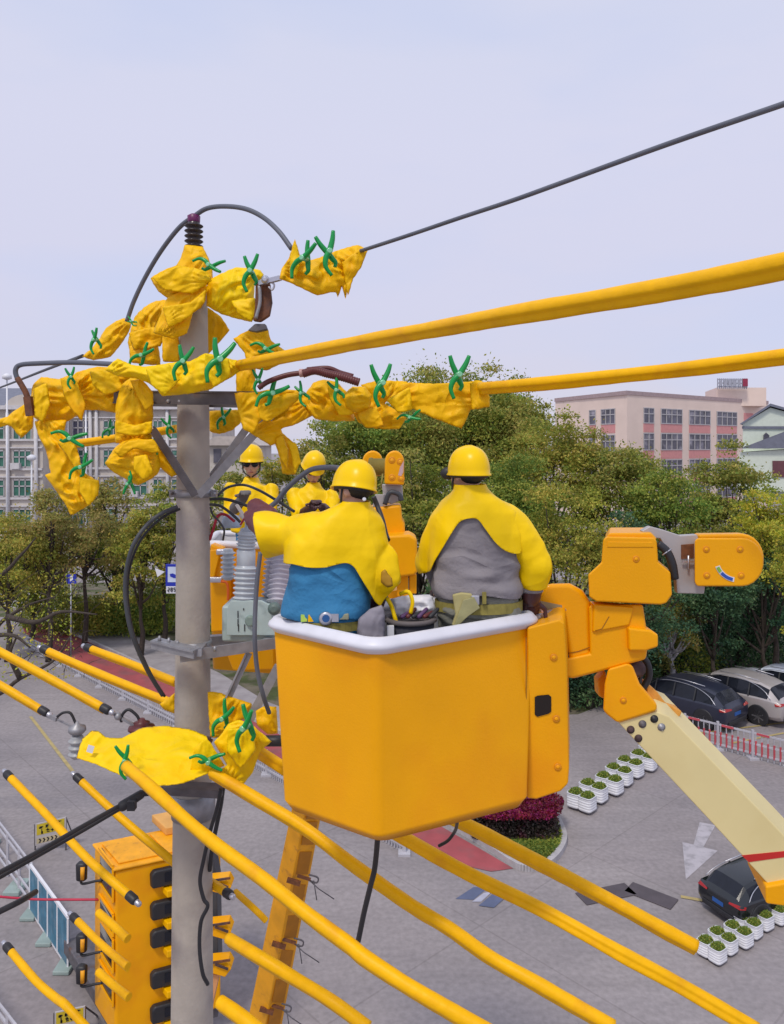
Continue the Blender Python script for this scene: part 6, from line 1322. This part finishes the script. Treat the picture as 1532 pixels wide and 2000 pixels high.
# outrigger brackets right of the pole
for i, (v, lab) in enumerate(((1735, 'yellow'), (1822, 'yellow'), (1895, 'yellow'))):
    Y_ = 11.4
    b = MB(); b.prism(px([(405, v-12), (444, v-16), (452, v-2), (440, v+14), (405, v+4)], Y_), (0, .25, 0)); br_ = b.build('outrigger_bracket', M_orange, rt, bevel=.012, fixn=True)
    b = MB(); b.bar(P(410, v-14, Y_-.04), P(450, v-20, Y_-.04), .02, .03); b.bar(P(420, v-12, Y_-.04), P(446, v-2, Y_-.04), .02, .03); b.build('rail', M_rust, br_)
b = MB(); b.prism(px([(400,1650),(414,1662),(424,1720),(427,1900),(420,1920),(400,1920)], 11.75), (0, .3, 0)); b.build('hydraulic_column', M_cable, rt, bevel=.02, fixn=True)
b = MB(); b.prism(px([(400,1900),(428,1905),(410,1985),(396,1990)], 11.5), (0, .2, 0)); b.build('support_leg', mat('pale_orange_leg', (.65, .3, .12), .6), rt, fixn=True)

# ------------------------------------------------------------------ small warning signs with black writing and chevrons
M_sy = mat('sign_yellow', (.55, .42, .02), .5, var=.1); M_sw = mat('sign_pale', (.45, .42, .42), .6, var=.1)
def warn_sign(u0, u1, v0, v1, lab, skew):
    Y_ = H*F/(v1+10-HZ)
    root = thing('warning_sign', (P((u0+u1)/2, 0, Y_).x, Y_, 0), lab, 'sign')
    def q(a_, c_, dy=0): u = u0+(u1-u0)*a_; return P(u, v0+(v1-v0)*c_-skew*a_, Y_+dy)
    b = MB(); b.prism([q(0, 1), q(1, 1), q(1, 0), q(0, 0)], (0, .03, 0)); b.build('board', M_sw, root, fixn=True)
    b = MB(); b.prism([q(.05, .54, -.004), q(.95, .54, -.004), q(.95, .04, -.004), q(.05, .04, -.004)], (0, .003, 0)); b.build('yellow_field', M_sy, root, fixn=True)
    b = MB(); rr = random.Random(3)
    for row in (.17, .40):
        for c_ in range(4 if row < .3 else 3):
            a0 = .16+c_*.19
            for s_ in range(4):
                x0 = a0+rr.uniform(0, .08); y0 = row+rr.uniform(-.07, .07)
                if rr.random() < .5: b.bar(q(x0-.04, y0, -.008), q(x0+.05, y0, -.008), .004, .018)
                else: b.bar(q(x0, y0-.06, -.008), q(x0, y0+.06, -.008), .018, .004)
    b.build('lettering', M_black, root)
    b = MB(); b.prism([q(.05, .93, -.004), q(.9, .93, -.004), q(.9, .70, -.004), q(.05, .70, -.004)], (0, .003, 0)); b.build('chevron_field', mat('sign_cream', (.5, .42, .25), .6), root, fixn=True)
    b = MB()
    for c_ in range(6):
        x0 = .11+c_*.13; b.prism([q(x0, .91, -.008), q(x0+.045, .815, -.008), q(x0, .72, -.008), q(x0+.05, .72, -.008), q(x0+.095, .815, -.008), q(x0+.05, .91, -.008)], (0, .003, 0))
    b.build('chevrons', M_black, root, fixn=True)
    for a_ in (0, 1):
        b = MB(); t_ = q(a_, 0, .04); b.bar(t_, Vector((t_.x, t_.y, 0)), .03, .03); b.bar(t_, Vector((t_.x, t_.y+.5, 0)), .02, .02)
        b.build('stand', M_dksteel, root)
warn_sign(69, 129, 1610, 1652, 'yellow and white warning board with black chevrons on the yard, upper one', 14)
warn_sign(107, 166, 1978, 2022, 'yellow and white warning board cut by the bottom edge', 12)
# ------------------------------------------------------------------ railings and barriers
def railing(A, B, h_, lab, n_, npk, m=M_white, name='road_railing', group=None, redp=False, base=False):
    root = thing(name, A, lab, 'railing', group); A = Vector(A); B = Vector(B); d = (B-A)/n_
    for i in range(n_+1):
        p = A+d*i; b = MB(); b.box((p.x, p.y, h_*.52), (.07, .07, h_*1.04)); b.box((p.x, p.y, .03), (.28, .28, .06)); b.build('post', m, root)
    for i in range(n_):
        p = A+d*i; q_ = A+d*(i+1); b = MB()
        for zz in (.18, h_*.55, h_*.93): b.bar(p+Vector((0, 0, zz)), q_+Vector((0, 0, zz)), .04, .05)
        for j in range(npk):
            t = p.lerp(q_, (j+.5)/npk); b.box((t.x, t.y, h_*.5), (.025, .025, h_*.95))
        b.build('railing_panel', m, root)
        if redp:
            for j in range(npk):
                t = p.lerp(q_, (j+.5)/npk); b = MB(); b.box((t.x, t.y-.02, h_*.42), (.05, .03, h_*.5)); b.build('red_picket', M_redp, root)
            b = MB(); t0 = p+(q_-p)*.1; t1 = p+(q_-p)*.45; b.bar(t0+Vector((0, -.03, h_*.93)), t1+Vector((0, -.03, h_*.93)), .03, .06); b.build('red_rail_band', M_redp, root)
    return root
M_redp = mat('faded_red_paint', (.5, .07, .09), .6, var=.1); M_grail = mat('grey_white_rail', (.46, .45, .49), .5, var=.1)
railing(G(52, 1266), G(345, 1422), .6, 'pale picket railing along the red path left of the pole', 7, 13, M_grail)
railing(G(440, 1468), G(790, 1668), .7, 'pale picket railing along the red path right of the pole', 7, 12, M_grail)
railing(G(1338, 1447), G(1620, 1522), .85, 'white fence with red pickets behind the cream boom', 4, 6, M_grail, 'striped_fence', redp=True)
rt = thing('crowd_barrier', G(60, 1720), 'blue and white panel barrier in front of the truck at the left', 'barrier')
def wall2(nm, a_, b_, z0, z1, m, th=.04, par=None):
    b = MB(); b.bar(Vector((a_.x, a_.y, (z0+z1)/2)), Vector((b_.x, b_.y, (z0+z1)/2)), th, z1-z0); return b.build(nm, m, par or rt)
M_bpan = mat('blue_panel', (.05, .17, .26), .6, var=.25, vscale=5, col2=(.12, .22, .3))
pA, pB = G(58, 1785), G(135, 1812); Z1 = 1.0
a2, b2_ = at2(60, 1690, .95), at2(134, 1792, .95)
wall2('panel', Vector((a2.x, a2.y, 0)), Vector((b2_.x, b2_.y, 0)), .08, .9, M_bpan)
b = MB(); b.bar(Vector((a2.x, a2.y, .95)), Vector((b2_.x, b2_.y, .95)), .05, .05); b.bar(Vector((a2.x, a2.y, .05)), Vector((b2_.x, b2_.y, .05)), .04, .04)
for t in np.linspace(0, 1, 5): q = a2.lerp(b2_, t); b.bar((q.x, q.y-.025, .05), (q.x, q.y-.025, .95), .03, .03)
b.build('frame', M_white, rt)
for t in (0.05, .5, .95):
    q = a2.lerp(b2_, t); b = MB(); b.box((q.x, q.y, .04), (.3, .5, .08)); b.build('foot', mat('pale_green_base', (.3, .38, .36), .7), rt, bevel=.02)
rt = thing('crowd_barrier', G(0, 1700), 'open white tube barrier at the left edge beside the blue panel', 'barrier')
a2, b2_ = at2(-60, 1530, .95), at2(62, 1688, .95)
b = MB()
for z_ in (.95, .8, .35, .15): b.bar(Vector((a2.x, a2.y, z_)), Vector((b2_.x, b2_.y, z_)), .035, .035)
for t in np.linspace(0, 1, 7): q = a2.lerp(b2_, t); b.bar((q.x, q.y, 0), (q.x, q.y, .97), .045, .045)
b.build('frame', M_grail, rt)
for t in (0.35, .8): q = a2.lerp(b2_, t); b = MB(); b.box((q.x, q.y, .05), (.35, .55, .1)); b.build('foot', mat('pale_green_base', (.3, .38, .36), .7), rt, bevel=.02)
rt = thing('crowd_barrier', G(0, 2000), 'open white tube barrier in the lower left corner', 'barrier')
a2, b2_ = at2(-80, 1860, .95), at2(52, 2030, .95); b = MB()
for z_ in (.95, .8, .35): b.bar(Vector((a2.x, a2.y, z_)), Vector((b2_.x, b2_.y, z_)), .035, .035)
for t in np.linspace(0, 1, 5): q = a2.lerp(b2_, t); b.bar((q.x, q.y, 0), (q.x, q.y, .97), .04, .04)
b.build('frame', M_grail, rt)
b = MB(); b.tube(spline([P(-40, 1748, 12.2), P(60, 1756, 12.4), P(130, 1757, 12.4), P(194, 1757, 12.35)], 5), .018, 6); b.build('barrier_tape', mat('red_tape', (.5, .02, .06), .5), label='red tape stretched from the left edge to the truck', cat='tape')

# ------------------------------------------------------------------ blue signs
rt = thing('bus_stop_sign', (P(345, 0, 24).x, 24, 0), 'blue and white framed road sign half hidden by the pole', 'sign')
def flat(nm, pts, Y_, m, par, th=.02): b = MB(); b.prism(px(pts, Y_), (0, th, 0)); return b.build(nm, m, par, fixn=True)
M_sb = mat('sign_blue', (.015, .03, .38), .4); 
flat('sign_board', [(324,1102),(385,1102),(385,1145),(324,1145)], 24, M_sb, rt, .05); flat('white_field', [(328,1107),(381,1107),(381,1137),(328,1137)], 23.99, mat('sign_white', (.55, .62, .75), .4), rt, .005)
flat('car_symbol', [(332,1121),(338,1120),(346,1124),(376,1124),(376,1130),(340,1129),(333,1126)], 23.98, M_sb, rt, .005); flat('number_plate', [(325,1145),(384,1145),(384,1159),(325,1159)], 24, M_white, rt, .03)
b = MB()
def sgl(u, segs):
    for (x0, y0, x1, y1) in segs: b.bar(P(u+x0, 1148+y0, 23.985), P(u+x1, 1148+y1, 23.985), .018, .018, up=(0, 1, 0))
sgl(328, [(0,0,3,0),(3,0,3,4),(0,4,3,4),(0,4,0,7),(0,7,3,7)]); sgl(334, [(0,0,3,0),(0,0,0,7),(3,0,3,7),(0,3.5,3,3.5),(0,7,3,7)]); sgl(340, [(3,0,0,0),(0,0,0,3.5),(0,3.5,3,3.5),(3,3.5,3,7),(3,7,0,7)]); b.build('digits', M_black, rt)
b = MB(); t_ = P(355, 1150, 24.06); b.tube([Vector((t_.x, t_.y, 0)), P(355, 1104, 24.06)], .04, 8); b.build('sign_post', M_steel, rt)
flat('arrow_tab', [(303,1110),(322,1117),(308,1127)], 24.1, M_white, rt)
rt = thing('road_sign', (P(139, 0, 33).x, 33, 0), 'tiny blue square road sign far behind the left trees', 'sign')
flat('sign_board', [(130,1122),(149,1122),(149,1140),(130,1140)], 33, M_sb, rt, .04); flat('white_symbol', [(137,1126),(142,1124),(143,1132),(137,1136)], 32.99, M_white, rt, .005)
b = MB(); t_ = P(139, 1130, 33.05); b.tube([Vector((t_.x, t_.y, 0)), t_], .035, 8); b.build('sign_post', M_steel, rt)

# ------------------------------------------------------------------ cars
def car(lab, paint, hgt=1.66, glassm=M_glass, plate=True):
    root = thing('parked_car', (0, 0, 0), lab, 'car', 'cars parked in the yard'); WO[root.name] = Vector((0, 0, 0)); s_ = hgt/1.66
    st = [(-2.30,.46,.86,.86,.80,.70),(-2.26,.34,.98,1.00,.88,.74),(-2.12,.30,1.06,1.16,.915,.66),(-1.75,.28,1.08,1.50,.925,.62),(-1.35,.27,1.08,1.61,.93,.63),(-.5,.26,1.05,1.66,.93,.65),(.3,.26,1.03,1.62,.93,.64),(.75,.26,1.02,1.50,.93,.62),(1.35,.27,1.02,1.07,.92,.70),(1.9,.30,.96,1.0,.90,.70),(2.2,.34,.84,.88,.82,.6),(2.32,.42,.70,.72,.66,.5)]
    rings = []
    for x_, zb0, zbl, zr0, w_, wr0 in st:
        zb0 *= s_; zbl *= s_; zr0 *= s_
        half = [(w_*.80, zb0), (w_*.98, zb0+.16), (w_*1.0, (zb0+zbl)/2), (w_*.985, zbl-.06), (w_*.95, zbl), (wr0+(w_*.95-wr0)*.12, max(zbl+.005, zr0-.09)), (wr0*.9, max(zbl+.008, zr0-.02)), (wr0*.45, zr0+.0)]
        rings.append([Vector((x_, -y_, z_)) for y_, z_ in half]+[Vector((x_, y_, z_)) for y_, z_ in reversed(half)])
    n_ = 16; V = [p for r_ in rings for p in r_]; body = []; glass = []
    for i in range(len(st)-1):
        for k_ in range(n_):
            f_ = (i*n_+k_, i*n_+(k_+1) % n_, (i+1)*n_+(k_+1) % n_, (i+1)*n_+k_)
            side = k_ in (4, 10) and 2 < i < 8; rear = i == 2 and k_ in (5, 6, 7, 8, 9); ws = i == 7 and k_ in (5, 6, 7, 8, 9)
            (glass if side or rear or ws else body).append(f_)
    body += [tuple(range(n_)), tuple((len(st)-1)*n_+k_ for k_ in range(n_-1, -1, -1))]
    b = MB(); b.add(V, body, True); o = b.build('body', paint, root, fixn=True); sb = o.modifiers.new('sub', 'BEVEL'); sb.width = .02; sb.segments = 2; sb.limit_method = 'ANGLE'; sb.angle_limit = R(25)
    b = MB(); b.add(V, glass, False); b.build('windows', glassm, root, fixn=True)
    b = MB()
    for s2 in (-1, 1):
        for x_ in (-1.0, -.1, .72): b.bar((x_, s2*.92, 1.06*s_), (x_+.03, s2*.68, 1.53*s_), .05, .05)
    b.build('pillars', M_black, root)
    for s2 in (-1, 1):
        b = MB(); b.tube(spline([Vector((-1.9, s2*.9, 1.10*s_)), Vector((-1.55, s2*.80, 1.38*s_)), Vector((-.9, s2*.72, 1.575*s_)), Vector((0, s2*.72, 1.60*s_)), Vector((.6, s2*.74, 1.50*s_))], 5), .014, 6); b.build('window_trim', M_ltsteel, root)
        b = MB(); b.tube([Vector((-1.3, s2*.60, 1.66*s_)), Vector((-.4, s2*.62, 1.71*s_)), Vector((.35, s2*.60, 1.66*s_))], .016, 6); b.build('roof_rail', M_ltsteel, root)
        for x_ in (-1.4, 1.4):
            b = MB(); b.lathe((x_, s2*.72, .35), (0, s2, 0), [(.2, 0), (.34, 0), (.355, .05), (.355, .17), (.33, .21), (.25, .2)], 26); w_ = b.build('wheel', M_black, root)
            b = MB(); b.lathe((x_, s2*.72, .35), (0, s2, 0), [(.05, .19), (.05, .21), (.23, .17), (.25, .20), (.25, .205)], 20)
            for a_ in range(7): t = a_*2*math.pi/7; b.bar((x_, s2*.925, .35), (x_+.24*math.cos(t), s2*.925, .35+.24*math.sin(t)), .05, .02, up=(0, 1, 0))
            b.build('rim', M_ltsteel, w_)
            b = MB(); b.lathe((x_, s2*.915, .38), (0, s2, 0), [(.37, 0), (.43, 0), (.43, .02), (.37, .02)], 24); b.build('wheel_arch', M_black, root)
        b = MB(); b.prism([Vector((-2.275, s2*.86, .92*s_)), Vector((-2.08, s2*.93, .90*s_)), Vector((-2.05, s2*.93, .99*s_)), Vector((-2.22, s2*.80, 1.02*s_)), Vector((-2.29, s2*.45, .98*s_)), Vector((-2.32, s2*.45, .93*s_))], (-.012, s2*.01, 0)); b.build('tail_light', mat('tail_red', (.35, .01, .01), .25), root, fixn=True)
        b = MB(); b.ball((.75, s2*1.02, 1.08*s_), .1, 10, (.6, .9, .7)); b.build('wing_mirror', paint, root)
    b = MB(); b.box((-2.30, 0, .42*s_), (.06, 1.3, .16)); b.build('rear_bumper', M_black, root, bevel=.02)
    if plate: b = MB(); b.box((-2.30, 0, .72*s_), (.03, .44, .13)); b.build('number_plate', mat('plate_blue', (.02, .1, .35), .4), root)
    return root
c1 = mat('dark_blue_paint', (.02, .023, .045), .3, var=.05, coat=.4); c2 = mat('champagne_silver_paint', (.46, .42, .41), .35, .3, var=.04, coat=.4); c3 = mat('white_car_paint', (.62, .67, .78), .3, var=.03, coat=.6); c4 = mat('black_car_paint', (.01, .012, .015), .22, var=.05, coat=.5)
def park(root, u, v, yaw, sc=1.0): p = G(u, v); root.location = (p.x, p.y, 0); root.rotation_euler = (0, 0, R(yaw)); root.scale = (sc, sc, sc)
car_yaw = 138
park(car('dark blue car nearest the orange boom elbow, with silver window trim', c1, 1.6), 1335, 1396, 128, .86)
park(car('silver beige car between the dark blue and the white one', c2, 1.68), 1437, 1388, 128, .86)
park(car('white car mostly cut by the right edge', c3, 1.5), 1536, 1372, 128, .90)
park(car('small black car beneath the cream boom near the lower planters', c4, 1.45), 1497, 1764, 25, .60)

# ------------------------------------------------------------------ planters
def planter(lab, grp):
    root = thing('street_planter', (0, 0, 0), lab, 'planter', grp); WO[root.name] = Vector((0, 0, 0)); b = MB(); pr_ = []
    for i in range(5): z = .12+i*.1; pr_ += [(1.0, z), (1.045, z+.03), (1.045, z+.07), (1.0, z+.1)]
    rings = [(Vector((0, 0, z)), .32*s_, .27*s_) for s_, z in [(.9, .1)]+pr_+[(1.06, .63), (1.06, .66), (.95, .66), (.93, .58)]]
    b.loft(rings, 24, 4.5, True); b.build('box', M_plw, root)
    b = MB(); b.box((-.2, 0, .06), (.06, .3, .12)); b.box((.2, 0, .06), (.06, .3, .12)); b.build('foot', M_dksteel, root)
    rg_ = np.random.default_rng(9); p_ = rg_.normal(size=(650, 3)); p_ /= np.linalg.norm(p_, axis=1)[:, None]; p_[:, 2] = np.abs(p_[:, 2]); p_ = p_*(rg_.random(650)**.4)[:, None]*np.array([.33, .27, .20])+np.array([0, 0, .60])
    leafobj('plants', leaves(p_, .045, rg_), LM['green'], root, (0, 0, 0)); return root
M_plw = mat('white_planter_plastic', (.68, .68, .72), .5, var=.05)
def plrow(path, n_, lab, grp, rows=2, sc=.7):
    pr_ = planter(lab % ('nearest',), grp); A_ = [G(*p) for p in path]; c_ = 0
    d = (A_[1]-A_[0]); nrm = Vector((-d.y, d.x, 0)).normalized()*.52*sc
    for r_ in range(rows):
        for i in range(n_):
            t = i/(n_-1); q = A_[0].lerp(A_[1], t)+nrm*r_; q += nrm*.15*math.sin(i*2.2)
            rz = math.atan2(d.y, d.x)+.1*math.sin(i*3+r_)
            o = pr_ if c_ == 0 else dup(pr_, q, rz); o.location = q; o.rotation_euler = (0, 0, rz); o.scale = (sc, sc, sc); c_ += 1
            o['label'] = lab % (('front' if r_ == 0 else 'back')+' line, '+(['nearest', 'second', 'third', 'fourth', 'fifth', 'sixth', 'seventh'][i])+(' from the near end'))
plrow([(1148, 1586), (1286, 1490)], 7, 'white ribbed planter of the upper double row: %s', 'white planters of the upper row', sc=.66)
plrow([(1402, 1880), (1540, 1788)], 7, 'white ribbed planter of the lower double row: %s', 'white planters of the lower row', sc=.46)
